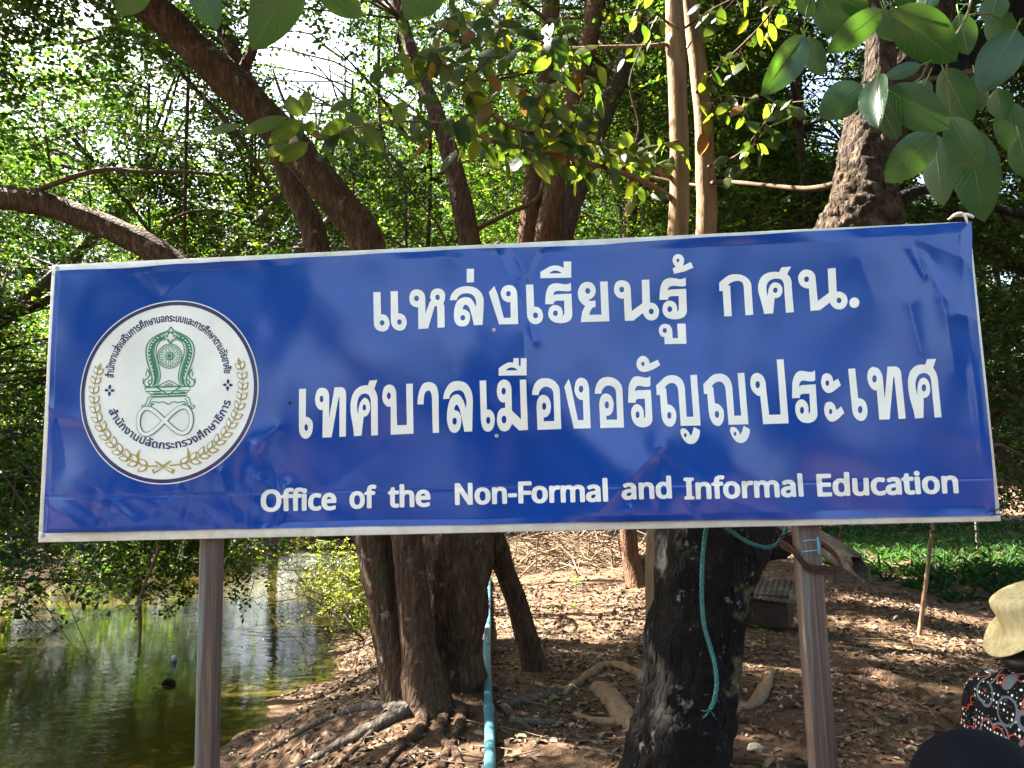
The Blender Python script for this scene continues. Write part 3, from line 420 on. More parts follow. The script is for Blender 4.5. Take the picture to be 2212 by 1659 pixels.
767,-1336,755,-1342,731,-1340,722,-1343,710,-1351,701,-1366,697,-1383,695,-1495,681,-1502],[791,-1502,780,-1498,777,-1491,776,-1303,781,-1295,792,-1291,818,-1291,833,-1299,863,
-1289,887,-1288,913,-1294,937,-1308,950,-1299,970,-1291,1004,-1288,1032,-1294,1049,-1303,1060,-1313,1069,-1330,1074,-1351,1074,-1491,1069,-1498,1058,-1502,1028,-1502,1018,-1499,
1013,-1493,1013,-1368,1007,-1346,1002,-1340,994,-1338,973,-1342,964,-1351,959,-1363,957,-1379,955,-1495,940,-1502,910,-1502,899,-1498,895,-1491,894,-1358,885,-1341,868,-1338,858,
-1340,850,-1347,841,-1370,838,-1392,838,-1493,833,-1499,823,-1502],[1308,-1502,1298,-1498,1294,-1491,1294,-1223,1299,-1216,1310,-1213,1341,-1213,1352,-1217,1356,-1224,1356,-1492,
1351,-1499,1341,-1502],[1165,-1457,1182,-1455,1197,-1445,1205,-1428,1206,-1412,1174,-1414,1162,-1418,1155,-1423,1150,-1434,1151,-1445,1154,-1453],[-204,-1456,-185,-1455,-171,-1445,
-163,-1427,-159,-1408,-160,-1378,-166,-1358,-177,-1343,-192,-1338,-209,-1339,-221,-1346,-228,-1358,-235,-1387,-235,-1407,-229,-1433,-217,-1451],[510,-1456,528,-1455,540,-1447,551,
-1425,555,-1404,554,-1380,547,-1357,536,-1343,522,-1338,504,-1339,491,-1348,483,-1362,478,-1384,478,-1409,485,-1436,493,-1448,501,-1454],[133,-1422,124,-1419,119,-1412,119,-1382,
129,-1373,219,-1372,229,-1375,234,-1381,234,-1412,224,-1421]],[[1579,-1487,1559,-1482,1546,-1476,1528,-1458,1522,-1443,1519,-1424,1525,-1397,1538,-1379,1558,-1366,1592,-1356,1640,
-1353,1640,-1342,1633,-1329,1620,-1325,1599,-1327,1567,-1338,1559,-1337,1549,-1328,1540,-1309,1540,-1302,1545,-1297,1563,-1288,1602,-1279,1636,-1279,1663,-1285,1678,-1294,1688,
-1304,1697,-1319,1700,-1333,1701,-1475,1696,-1481,1687,-1484,1662,-1484,1653,-1481,1647,-1475,1630,-1483,1611,-1487],[2012,-1487,1991,-1482,1969,-1470,1951,-1451,1943,-1436,1937,
-1412,1934,-1387,1937,-1354,1943,-1331,1952,-1314,1968,-1297,1991,-1284,2011,-1279,2035,-1278,2070,-1286,2071,-1212,2084,-1205,2121,-1206,2128,-1211,2130,-1216,2130,-1475,2125,
-1481,2116,-1484,2091,-1484,2075,-1476,2041,-1487],[1743,-1484,1734,-1481,1729,-1474,1729,-1292,1732,-1286,1744,-1281,1770,-1281,1779,-1284,1786,-1290,1813,-1280,1842,-1278,1877,
-1285,1893,-1294,1909,-1314,1917,-1341,1917,-1473,1914,-1479,1902,-1484,1872,-1484,1858,-1478,1856,-1346,1851,-1335,1845,-1328,1824,-1326,1809,-1329,1801,-1335,1795,-1346,1792,
-1359,1789,-1376,1789,-1477,1785,-1481,1775,-1484],[1597,-1441,1616,-1439,1630,-1431,1639,-1416,1641,-1398,1602,-1400,1587,-1407,1581,-1421,1583,-1431,1586,-1437],[2025,-1440,2044,
-1439,2058,-1433,2066,-1420,2070,-1400,2070,-1372,2065,-1346,2056,-1332,2040,-1326,2023,-1326,2009,-1336,2001,-1352,1997,-1373,1997,-1395,2002,-1419,2012,-1434]],[[2834,-1505,2809,
-1498,2793,-1491,2779,-1480,2762,-1461,2755,-1446,2748,-1422,2748,-1376,2755,-1350,2762,-1336,2788,-1310,2806,-1300,2826,-1295,2842,-1293,2869,-1294,2894,-1300,2912,-1310,2938,
-1336,2948,-1355,2952,-1372,2953,-1419,2950,-1436,2941,-1458,2932,-1471,2917,-1485,2898,-1496,2879,-1502,2865,-1505],[3500,-1505,3468,-1494,3453,-1482,3447,-1474,3439,-1448,3442,
-1417,3451,-1402,3462,-1392,3477,-1383,3514,-1372,3561,-1369,3562,-1361,3556,-1346,3541,-1340,3520,-1343,3488,-1354,3479,-1353,3469,-1345,3461,-1326,3461,-1318,3467,-1311,3483,
-1303,3522,-1294,3557,-1294,3585,-1300,3599,-1308,3612,-1320,3619,-1332,3624,-1349,3624,-1493,3620,-1498,3610,-1502,3585,-1501,3576,-1498,3570,-1492,3539,-1504],[2291,-1501,2283,
-1498,2278,-1493,2278,-1471,2284,-1464,2308,-1456,2308,-1282,2307,-1280,2287,-1275,2279,-1270,2278,-1244,2283,-1239,2293,-1235,2392,-1237,2401,-1244,2401,-1268,2392,-1275,2371,
-1281,2371,-1454,2372,-1458,2391,-1462,2400,-1468,2401,-1493,2396,-1498,2387,-1502],[2429,-1501,2420,-1498,2416,-1492,2417,-1302,2430,-1296,2455,-1296,2466,-1299,2473,-1305,2500,
-1295,2531,-1293,2560,-1298,2581,-1309,2597,-1326,2606,-1353,2605,-1495,2592,-1502,2560,-1502,2546,-1495,2543,-1361,2539,-1349,2534,-1345,2523,-1341,2511,-1341,2499,-1344,2490,
-1349,2483,-1362,2479,-1375,2477,-1392,2476,-1494,2472,-1498,2462,-1502],[2658,-1501,2649,-1498,2644,-1492,2644,-1344,2625,-1342,2614,-1338,2610,-1332,2610,-1314,2619,-1307,2643,
-1298,2644,-1279,2650,-1257,2658,-1243,2671,-1231,2686,-1224,2709,-1218,2734,-1218,2764,-1225,2772,-1230,2773,-1239,2763,-1266,2750,-1271,2718,-1266,2712,-1269,2707,-1280,2706,
-1295,2739,-1296,2751,-1302,2753,-1306,2753,-1331,2751,-1337,2744,-1341,2705,-1344,2705,-1493,2700,-1498,2690,-1502],[2987,-1501,2978,-1498,2973,-1492,2974,-1303,2988,-1296,3014,
-1296,3024,-1299,3030,-1307,3050,-1297,3071,-1293,3097,-1294,3110,-1298,3115,-1304,3115,-1309,3112,-1333,3109,-1340,3096,-1346,3072,-1344,3062,-1346,3049,-1356,3039,-1372,3035,
-1387,3034,-1495,3021,-1502],[3133,-1501,3123,-1497,3120,-1491,3120,-1307,3125,-1299,3134,-1296,3162,-1296,3177,-1304,3208,-1294,3233,-1293,3262,-1299,3284,-1312,3318,-1296,3354,
-1293,3386,-1300,3399,-1307,3412,-1321,3421,-1340,3425,-1361,3425,-1491,3420,-1498,3410,-1502,3377,-1502,3367,-1498,3363,-1493,3362,-1364,3356,-1347,3343,-1341,3320,-1345,3310,
-1356,3306,-1367,3303,-1382,3302,-1495,3289,-1502,3256,-1502,3246,-1498,3241,-1491,3241,-1364,3237,-1353,3232,-1345,3223,-1341,3212,-1341,3202,-1344,3193,-1350,3188,-1360,3183,
-1378,3181,-1494,3177,-1498,3167,-1502],[3667,-1501,3657,-1497,3653,-1491,3653,-1229,3658,-1223,3668,-1219,3700,-1219,3710,-1223,3714,-1230,3714,-1492,3709,-1498,3700,-1502],[3519,
-1458,3538,-1456,3553,-1447,3561,-1430,3562,-1414,3529,-1416,3516,-1419,3508,-1424,3502,-1437,3504,-1448,3510,-1456],[2843,-1457,2862,-1456,2873,-1451,2884,-1435,2890,-1415,2891,
-1392,2885,-1365,2873,-1348,2857,-1341,2837,-1343,2824,-1351,2816,-1364,2810,-1389,2810,-1409,2817,-1437,2828,-1451]],[[4145,-1510,4120,-1504,4104,-1495,4087,-1480,4075,-1460,4066,
-1423,4066,-1382,4075,-1345,4084,-1329,4098,-1314,4122,-1300,4144,-1294,4169,-1293,4205,-1301,4207,-1225,4220,-1218,4259,-1219,4266,-1224,4268,-1229,4268,-1498,4263,-1504,4253,
-1507,4226,-1507,4210,-1499,4175,-1511],[4363,-1510,4341,-1505,4323,-1495,4309,-1482,4299,-1461,4296,-1447,4298,-1303,4313,-1296,4344,-1296,4358,-1303,4360,-1439,4369,-1457,4375,
-1461,4392,-1462,4408,-1458,4414,-1454,4421,-1445,4425,-1430,4428,-1414,4429,-1303,4443,-1296,4476,-1296,4486,-1300,4491,-1308,4489,-1500,4476,-1507,4449,-1507,4433,-1499,4414,
-1507,4397,-1511],[4597,-1510,4573,-1505,4546,-1491,4526,-1469,4514,-1439,4510,-1394,4515,-1362,4527,-1335,4548,-1313,4571,-1301,4607,-1293,4638,-1294,4659,-1299,4678,-1306,4683,
-1312,4683,-1320,4674,-1344,4667,-1350,4656,-1353,4623,-1344,4609,-1344,4595,-1349,4583,-1362,4575,-1389,4575,-1415,4579,-1433,4590,-1453,4598,-1458,4609,-1461,4632,-1460,4663,
-1450,4675,-1453,4680,-1459,4681,-1431,4685,-1419,4692,-1406,4708,-1391,4729,-1381,4750,-1376,4805,-1371,4802,-1352,4796,-1345,4790,-1343,4763,-1344,4730,-1356,4716,-1352,4710,
-1346,4702,-1326,4703,-1318,4708,-1312,4752,-1296,4799,-1294,4826,-1300,4841,-1307,4855,-1319,4865,-1339,4869,-1361,4869,-1496,4864,-1504,4853,-1507,4829,-1507,4819,-1504,4813,
-1498,4795,-1506,4775,-1511,4735,-1509,4721,-1505,4702,-1494,4690,-1482,4680,-1461,4680,-1492,4675,-1498,4652,-1507,4634,-1511],[4957,-1510,4937,-1505,4921,-1496,4904,-1474,4899,
-1449,4899,-1346,4882,-1343,4872,-1334,4873,-1312,4901,-1298,4913,-1262,4918,-1257,4928,-1254,4948,-1254,4961,-1260,4963,-1264,4964,-1296,5003,-1296,5013,-1300,5018,-1306,5018,
-1334,5014,-1340,5003,-1344,4963,-1346,4963,-1446,4967,-1457,4973,-1461,5004,-1458,5017,-1463,5020,-1469,5020,-1496,5014,-1503,4994,-1510],[5198,-1510,5172,-1504,5158,-1497,5136,
-1480,5125,-1466,5117,-1450,5110,-1424,5110,-1378,5114,-1361,5122,-1342,5135,-1324,5149,-1312,5167,-1302,5190,-1295,5207,-1293,5234,-1294,5256,-1300,5274,-1308,5296,-1327,5304,
-1337,5313,-1354,5318,-1376,5318,-1429,5314,-1447,5304,-1468,5277,-1494,5255,-1505,5237,-1510],[3893,-1507,3883,-1503,3879,-1496,3880,-1241,3895,-1234,4039,-1234,4050,-1238,4055,
-1244,4056,-1275,4048,-1284,4039,-1286,3943,-1288,3944,-1339,4039,-1341,4048,-1349,4049,-1379,4044,-1387,4034,-1391,3944,-1391,3943,-1454,3946,-1456,4046,-1458,4055,-1467,4054,
-1500,4039,-1507],[5041,-1507,5032,-1504,5027,-1497,5027,-1306,5032,-1300,5042,-1296,5075,-1296,5085,-1300,5090,-1306,5090,-1497,5085,-1504,5075,-1507],[5353,-1507,5343,-1504,5339,
-1497,5340,-1303,5354,-1296,5380,-1296,5391,-1300,5397,-1305,5430,-1294,5456,-1293,5482,-1298,5505,-1308,5524,-1328,5533,-1360,5532,-1501,5518,-1507,5487,-1507,5472,-1500,5469,
-1364,5465,-1353,5460,-1347,5437,-1343,5421,-1347,5414,-1352,5404,-1377,5402,-1394,5401,-1499,5397,-1504,5387,-1507],[4761,-1462,4780,-1460,4795,-1452,4802,-1440,4805,-1418,4766,
-1420,4750,-1429,4745,-1440,4745,-1449,4750,-1458],[4159,-1461,4179,-1461,4193,-1454,4201,-1436,4205,-1417,4204,-1384,4198,-1362,4189,-1348,4174,-1343,4157,-1343,4144,-1351,4136,
-1366,4130,-1393,4131,-1422,4138,-1445,4147,-1456],[5207,-1461,5227,-1460,5239,-1454,5250,-1437,5255,-1411,5254,-1385,5247,-1362,5235,-1348,5220,-1343,5202,-1344,5190,-1351,5180,
-1365,5175,-1387,5175,-1417,5182,-1442,5192,-1455],[5054,-1289,5038,-1284,5029,-1275,5025,-1266,5025,-1249,5036,-1233,5053,-1227,5065,-1226,5078,-1231,5088,-1240,5093,-1252,5093,
-1263,5090,-1274,5083,-1282,5073,-1287]]],
    'arc': [[[35,-7,10,7,3,25,5,42,20,61,45,69,70,71,73,82,69,89,62,91,44,91,17,83,12,89,11,100,15,107,40,116,82,114,82,117,62,124,55,133,55,147,62,157,75,163,90,163,102,158,111,140,103,122,
110,119,114,111,132,116,157,116,179,104,186,84,184,-3,162,-5,155,0,152,89,134,91,115,85,110,90,109,100,101,94,105,80,103,4,97,0,89,5,80,-4,70,5,64,-5],[240,-7,217,4,207,22,206,110,
214,114,229,114,235,110,236,32,242,21,254,18,264,20,274,32,278,110,284,114,304,113,308,105,307,-1,300,-5,285,-5,279,0,257,-7],[670,-7,649,3,638,20,638,110,645,114,660,114,667,110,
668,30,675,20,685,18,698,22,706,34,709,110,715,114,734,113,738,105,737,-1,730,-5,715,-5,709,0,689,-7],[785,-7,767,0,758,9,753,22,755,44,767,59,787,68,820,71,823,80,812,91,794,91,
767,83,762,89,761,102,767,109,790,116,830,113,833,120,824,124,821,129,821,167,825,173,845,174,852,170,851,122,864,115,880,114,887,110,917,22,926,27,934,44,934,75,924,88,900,92,896,
110,910,116,930,114,950,104,958,95,966,74,966,45,956,19,944,5,915,-5,894,-3,859,101,851,94,855,75,853,0,845,-3,837,8,830,-2,820,3,812,-5],[1005,-7,990,2,983,19,983,107,990,114,
1009,114,1014,109,1015,20,1029,17,1033,5,1025,-5],[1067,-7,1045,2,1038,10,1033,27,1037,45,1044,55,1057,64,1104,72,1103,82,1095,91,1075,91,1047,82,1041,89,1045,107,1072,116,1110,
113,1119,121,1134,121,1135,137,1152,146,1229,144,1231,129,1225,122,1141,120,1142,109,1132,94,1135,80,1133,4,1127,0,1119,5,1110,-4,1100,6,1094,-5],[1179,-7,1149,2,1146,7,1152,21,
1160,24,1197,18,1209,23,1209,32,1200,39,1165,53,1155,62,1148,75,1150,95,1162,109,1182,116,1212,116,1225,112,1235,104,1234,92,1230,87,1187,91,1178,84,1182,77,1214,64,1233,52,1241,
34,1239,19,1232,6,1217,-3,1202,-7],[1302,-7,1282,0,1275,-5,1260,-5,1253,0,1253,109,1260,114,1277,114,1283,110,1285,37,1295,21,1310,18,1321,24,1325,34,1325,109,1332,114,1350,114,
1356,105,1356,40,1352,19,1346,7,1335,-2,1319,-7],[1600,-7,1570,2,1568,7,1574,21,1582,24,1619,18,1630,24,1631,32,1622,39,1587,53,1576,62,1570,75,1572,95,1584,109,1604,116,1634,116,
1647,112,1656,104,1656,92,1652,87,1609,91,1600,84,1604,77,1635,64,1655,52,1663,34,1661,19,1653,5,1639,-3,1624,-7],[1959,-7,1932,5,1920,27,1920,109,1929,114,1942,114,1948,110,1952,
29,1959,20,1974,18,1988,24,1992,38,1962,46,1955,57,1955,69,1960,77,1967,79,1980,76,1986,65,1992,65,1994,110,2000,114,2018,114,2023,107,2023,67,2035,60,2035,45,2024,38,2021,22,2009,
3,1982,-7],[2164,-7,2140,3,2130,20,2129,110,2137,114,2152,114,2158,110,2160,30,2167,20,2177,18,2189,21,2197,34,2201,110,2207,114,2225,113,2230,105,2228,-1,2222,-5,2207,-5,2200,0,
2180,-7],[2285,-7,2264,2,2253,14,2246,37,2248,62,2255,68,2300,65,2303,59,2300,47,2279,44,2278,35,2285,20,2302,18,2314,26,2318,39,2316,77,2310,86,2300,91,2282,91,2255,83,2250,89,
2250,102,2254,108,2269,114,2307,116,2325,109,2341,94,2350,69,2350,39,2343,17,2333,4,2314,-5],[2510,-7,2480,2,2478,7,2484,22,2492,24,2529,18,2540,24,2541,32,2490,58,2480,74,2479,84,
2487,104,2512,116,2544,116,2564,109,2566,94,2561,87,2519,91,2510,82,2517,75,2556,59,2564,52,2572,35,2580,44,2592,46,2604,42,2607,31,2632,31,2639,25,2639,14,2634,8,2599,8,2583,14,
2574,27,2568,12,2557,2,2534,-7],[2690,-7,2667,2,2655,17,2651,30,2652,109,2659,114,2674,114,2680,110,2683,29,2690,20,2705,18,2717,23,2721,34,2722,109,2729,114,2747,114,2753,105,
2753,37,2749,20,2738,4,2725,-3],[2810,-7,2785,3,2775,19,2771,35,2772,109,2779,114,2795,114,2802,110,2803,30,2810,20,2827,18,2835,21,2841,30,2842,109,2849,114,2867,114,2873,105,
2870,21,2863,7,2848,-3,2832,-7],[2917,-7,2901,2,2895,19,2895,107,2902,114,2920,114,2926,109,2926,20,2940,17,2944,4,2937,-5],[2970,-7,2955,2,2950,15,2950,107,2957,114,2975,114,2981,
109,2981,20,2995,15,2999,4,2992,-5],[3032,-7,3014,0,3007,7,3000,24,3002,42,3008,54,3017,61,3034,68,3067,71,3070,80,3060,91,3040,91,3014,83,3008,89,3008,104,3014,109,3037,116,3065,
116,3079,112,3093,102,3101,80,3101,4,3094,-2,3085,5,3077,0,3067,5,3060,-5],[3414,-7,3384,2,3381,7,3387,22,3395,24,3432,18,3443,24,3444,32,3392,60,3383,74,3383,92,3395,108,3409,114,
3445,116,3460,112,3470,104,3469,92,3465,87,3422,91,3413,82,3417,77,3466,54,3476,32,3472,15,3466,5,3447,-5],[3772,-7,3747,4,3735,20,3731,45,3732,109,3740,114,3755,114,3762,110,3765,
29,3772,20,3787,18,3801,24,3804,37,3784,42,3773,49,3768,59,3770,74,3777,79,3790,77,3799,65,3805,65,3808,110,3814,114,3831,114,3836,107,3836,67,3848,60,3849,45,3837,38,3834,22,3822,
3,3804,-5],[3977,-7,3957,1,3943,20,3938,44,3942,90,3952,108,3967,116,3985,116,3995,112,4007,116,4027,116,4043,105,4050,89,4049,0,4040,-5,4024,-5,4018,0,4017,89,4010,91,4004,81,
3992,80,3977,91,3970,77,3972,30,3979,20,4005,17,4009,2,3997,-7],[4200,-7,4180,0,4174,-5,4159,-5,4152,0,4152,109,4159,114,4175,114,4182,110,4183,35,4190,23,4209,18,4218,22,4223,35,
4223,109,4230,114,4247,114,4253,105,4251,19,4245,7,4234,-2,4217,-7],[4307,-7,4285,2,4275,14,4268,39,4270,62,4277,68,4322,65,4325,59,4322,47,4301,44,4300,35,4307,20,4324,18,4334,23,
4340,39,4337,77,4332,86,4322,91,4304,91,4277,83,4272,89,4271,102,4275,108,4290,114,4329,116,4347,109,4363,94,4371,69,4371,39,4366,20,4354,4,4335,-5],[4419,-7,4397,-2,4388,5,4388,
50,4394,56,4404,57,4388,70,4384,84,4385,94,4397,109,4417,116,4450,116,4470,111,4476,102,4476,90,4470,85,4444,91,4420,91,4415,87,4422,80,4464,66,4476,55,4483,42,4481,17,4472,5,4459,
-3],[4534,-7,4509,2,4497,17,4495,40,4505,59,4495,74,4495,94,4507,109,4517,114,4542,116,4556,110,4552,92,4529,91,4525,84,4528,74,4547,71,4553,62,4550,50,4527,42,4527,25,4537,18,
4550,18,4559,21,4565,30,4565,109,4572,114,4590,114,4596,105,4594,21,4586,7,4571,-3],[4860,-7,4837,0,4828,7,4822,19,4820,39,4830,59,4820,75,4820,92,4829,106,4842,114,4867,116,4881,
110,4878,92,4857,91,4851,85,4853,74,4872,71,4878,62,4875,50,4853,42,4852,27,4859,20,4875,18,4885,21,4890,29,4890,109,4897,114,4915,114,4921,105,4919,20,4909,5,4895,-3],[332,-5,326,
2,326,42,338,64,327,70,325,77,332,99,344,109,364,116,389,116,414,105,428,84,425,-3,405,-5,399,-1,397,77,389,89,370,91,357,84,374,72,378,65,374,55,362,51,358,45,357,0,350,-5],[472,
-5,465,2,435,97,432,109,437,114,455,114,462,110,492,21,506,35,510,49,509,72,504,84,497,89,474,93,470,112,494,116,514,111,530,99,539,79,540,40,525,10,500,-3],[592,-5,586,2,586,84,
579,91,565,91,549,85,544,87,542,105,555,114,595,114,609,106,616,92,617,0,610,-5],[1379,-5,1373,2,1373,40,1378,55,1384,64,1374,70,1371,77,1379,99,1385,106,1410,116,1435,116,1461,
105,1472,90,1476,72,1474,-3,1452,-5,1446,-1,1444,77,1435,89,1417,91,1404,84,1421,72,1424,65,1420,55,1408,50,1405,44,1404,0,1397,-5],[1532,-5,1526,2,1524,87,1519,91,1507,91,1487,85,
1482,87,1480,105,1489,112,1504,116,1535,114,1548,105,1554,95,1556,2,1550,-5],[1679,-5,1673,2,1673,74,1680,97,1692,109,1704,114,1737,116,1752,112,1758,120,1687,121,1680,127,1682,
137,1700,146,1729,146,1736,159,1745,164,1762,164,1774,159,1781,142,1777,131,1766,122,1780,120,1785,112,1772,94,1776,80,1775,-1,1767,-5,1754,-5,1748,-1,1744,82,1734,91,1720,91,1708,
85,1705,64,1735,66,1741,60,1741,47,1735,42,1715,39,1707,34,1702,-3],[1804,-5,1798,2,1798,44,1808,64,1799,70,1796,77,1802,98,1812,107,1835,116,1862,116,1888,104,1900,82,1897,-3,
1875,-5,1869,-1,1867,82,1860,89,1842,91,1829,84,1849,67,1845,55,1830,47,1829,0,1822,-5],[2084,-5,2078,2,2077,84,2070,91,2057,91,2040,85,2035,87,2033,105,2047,114,2087,114,2099,108,
2107,94,2109,0,2102,-5],[2370,-5,2365,2,2365,44,2375,64,2365,70,2363,77,2369,98,2379,107,2402,116,2429,116,2454,104,2466,80,2464,-3,2442,-5,2436,-1,2434,82,2427,89,2409,91,2395,84,
2415,67,2412,55,2397,47,2396,0,2389,-5],[3192,-5,3186,2,3186,42,3198,64,3187,70,3185,77,3192,99,3204,109,3224,116,3249,116,3274,105,3288,84,3285,-3,3265,-5,3259,-1,3257,77,3249,89,
3230,91,3217,84,3234,72,3238,65,3234,55,3222,51,3218,45,3217,0,3210,-5],[3344,-5,3338,2,3337,87,3332,91,3320,91,3300,85,3295,87,3293,105,3307,114,3339,116,3352,112,3364,103,3369,
90,3369,0,3362,-5],[3492,-5,3486,2,3486,74,3493,97,3505,109,3522,116,3552,116,3565,112,3571,120,3500,121,3493,127,3495,137,3514,146,3542,147,3550,159,3559,164,3575,164,3587,159,
3595,142,3590,131,3580,122,3592,121,3598,114,3593,100,3585,94,3590,79,3588,-1,3580,-5,3567,-5,3561,-1,3557,82,3547,91,3534,91,3520,84,3518,64,3548,65,3552,60,3552,47,3547,42,3521,
35,3515,-3],[3617,-5,3611,2,3611,45,3622,64,3612,70,3610,77,3615,98,3625,107,3647,116,3674,116,3701,104,3713,80,3710,-3,3689,-5,3683,-1,3681,80,3674,89,3655,91,3642,84,3659,72,
3661,65,3659,55,3644,47,3642,0,3635,-5],[3897,-5,3891,2,3891,84,3884,91,3870,91,3854,85,3849,87,3847,105,3860,114,3900,114,3914,106,3921,92,3922,0,3915,-5],[4105,-5,4100,2,4099,84,
4092,91,4079,91,4062,85,4057,87,4055,105,4069,114,4109,114,4122,106,4129,92,4131,0,4124,-5],[4652,-5,4646,2,4644,87,4639,91,4627,91,4609,86,4602,92,4604,109,4620,116,4655,114,4667,
107,4676,92,4676,0,4669,-5],[4702,-5,4696,2,4696,77,4705,100,4712,107,4732,116,4760,116,4775,112,4780,119,4757,123,4745,130,4740,142,4744,157,4750,161,4762,159,4772,146,4825,144,
4827,125,4822,122,4806,120,4807,110,4795,94,4800,77,4797,-3,4775,-5,4769,-1,4767,80,4757,91,4742,91,4730,84,4728,65,4759,65,4763,59,4762,47,4757,42,4737,39,4730,34,4725,-3],[3132,
8,3119,15,3112,27,3113,39,3120,46,3139,43,3144,31,3169,31,3176,25,3176,14,3170,8],[1097,17,1089,44,1074,42,1065,35,1069,20],[41,19,67,19,59,44,44,42,35,36,35,24],[791,19,816,19,
807,44,799,44,786,37,785,24],[3038,19,3063,19,3055,44,3040,42,3032,36,3032,24],[4421,19,4440,18,4449,21,4453,29,4451,40,4418,52,4418,22],[2592,65,2580,72,2575,84,2578,97,2584,102,
2602,99,2607,88,2632,88,2639,82,2639,70,2634,65],[3129,65,3116,74,3111,85,3115,99,3120,102,3139,100,3144,88,3169,88,3176,82,3176,70,3170,65],[274,122,255,127,248,135,245,145,254,
161,272,157,279,146,325,146,332,140,332,127,327,122],[4334,122,4321,124,4308,134,4305,145,4308,157,4314,161,4332,157,4337,146,4385,146,4392,140,4392,127,4387,122],[82,137,85,140,
82,143]],[[35,-7,10,7,3,25,5,42,20,61,45,69,70,71,73,82,69,89,62,91,44,91,17,83,12,89,11,100,15,107,40,116,82,114,82,117,62,124,55,133,55,147,62,157,75,163,90,163,102,158,111,140,
103,122,110,119,114,111,132,116,157,116,179,104,186,84,184,-3,162,-5,155,0,152,89,134,91,115,85,110,90,109,100,101,94,105,80,103,4,97,0,89,5,80,-4,70,5,64,-5],[240,-7,217,4,207,22,
206,110,214,114,229,114,235,110,236,32,242,21,254,18,264,20,274,32,278,110,284,114,304,113,308,105,307,-1,300,-5,285,-5,279,0,257,-7],[670,-7,649,3,638,20,638,110,645,114,660,114,
667,110,668,30,675,20,685,18,698,22,706,34,709,110,715,114,734,113,738,105,737,-1,730,-5,715,-5,709,0,689,-7],[799,-7,775,2,762,20,760,109,767,114,782,114,788,110,792,27,805,18,
821,20,830,34,830,149,837,154,855,154,861,145,861,39,857,20,850,7,834,-3],[907,-7,882,5,873,27,875,40,881,52,897,64,944,72,943,84,935,91,915,91,887,82,882,87,882,102,885,107,904,
114,942,116,961,107,974,85,974,7,967,1,959,6,952,-3,945,-1,940,6,939,-1,934,-5],[1029,-7,1007,3,993,25,990,47,992,77,1001,99,1020,112,1034,116,1069,114,1090,100,1097,84,1097,0,
1090,-5,1075,-5,1069,-1,1066,82,1055,91,1039,91,1030,87,1023,77,1023,34,1034,19,1055,17,1060,2,1054,-5],[1262,-7,1235,0,1230,7,1239,24,1279,18,1292,25,1289,36,1249,53,1238,62,1232,
74,1231,90,1235,99,1245,109,1264,116,1304,114,1315,109,1318,102,1317,92,1312,87,1270,91,1262,85,1265,77,1313,55,1325,34,1332,44,1344,46,1355,42,1359,31,1384,31,1391,25,1391,14,
1385,8,1350,8,1335,14,1325,27,1316,7,1307,0,1285,-7],[1549,-7,1519,3,1522,21,1532,24,1567,18,1579,23,1579,32,1572,39,1528,59,1518,75,1518,90,1529,106,1544,114,1580,116,1595,112,
1605,104,1604,92,1600,87,1557,91,1549,82,1555,75,1602,53,1611,35,1609,19,1602,6,1587,-3,1572,-7],[1640,-7,1617,2,1615,9,1618,19,1625,24,1644,18,1660,21,1671,35,1673,67,1669,79,
1659,89,1637,91,1619,87,1615,92,1615,104,1625,114,1660,116,1682,107,1694,95,1703,75,1705,44,1698,20,1684,3,1659,-7],[2114,-7,2090,2,2077,20,2073,37,2074,109,2082,114,2097,114,2103,
110,2105,32,2114,20,2129,18,2142,23,2146,37,2117,46,2110,55,2110,70,2114,77,2120,79,2135,76,2139,65,2145,65,2148,110,2154,114,2173,114,2178,107,2178,67,2190,60,2190,45,2179,38,
2173,15,2160,2,2135,-7],[2314,-7,2292,-2,2283,5,2283,50,2289,56,2299,57,2283,70,2280,79,2280,94,2292,109,2312,116,2345,116,2365,111,2371,102,2371,90,2365,85,2339,91,2315,91,2310,
85,2369,59,2378,42,2376,17,2365,3,2354,-3,2339,-7],[2617,-7,2587,2,2585,7,2590,21,2599,24,2635,18,2647,23,2647,32,2640,39,2609,51,2593,62,2586,75,2588,95,2599,107,2620,116,2650,
116,2664,112,2673,104,2672,92,2669,87,2625,91,2616,84,2624,75,2652,64,2671,52,2680,34,2677,19,2670,5,2655,-3,2640,-7],[332,-5,326,2,326,42,338,64,327,70,325,77,332,99,344,109,364,
116,389,116,414,105,428,84,425,-3,405,-5,399,-1,397,77,389,89,370,91,357,84,374,72,378,65,374,55,362,51,358,45,357,0,350,-5],[472,-5,465,2,435,97,432,109,437,114,455,114,462,110,
492,21,506,35,510,49,509,72,504,84,497,89,474,93,470,112,494,116,514,111,530,99,539,79,540,40,525,10,500,-3],[592,-5,586,2,586,84,579,91,565,91,549,85,544,87,542,105,555,114,595,
114,609,106,616,92,617,0,610,-5],[1122,-5,1116,2,1116,44,1127,64,1117,70,1115,77,1120,98,1134,109,1154,116,1179,116,1204,105,1218,82,1215,-3,1194,-5,1188,-1,1186,82,1179,89,1160,
91,1147,84,1167,67,1164,55,1149,47,1147,0,1140,-5],[1409,-5,1403,4,1405,112,1422,114,1430,109,1449,116,1470,116,1489,109,1498,100,1505,84,1502,-3,1482,-5,1476,-1,1474,77,1467,89,
1454,91,1441,85,1435,72,1434,0,1427,-5],[1744,-5,1738,0,1705,109,1712,114,1729,114,1735,110,1765,22,1775,30,1781,42,1781,75,1770,89,1747,92,1742,109,1746,114,1757,116,1779,114,
1797,104,1809,87,1815,62,1811,35,1800,15,1785,2,1762,-5],[1834,-5,1828,2,1828,77,1837,100,1857,114,1890,116,1905,112,1912,120,1842,121,1835,127,1837,137,1854,146,1882,146,1891,159,
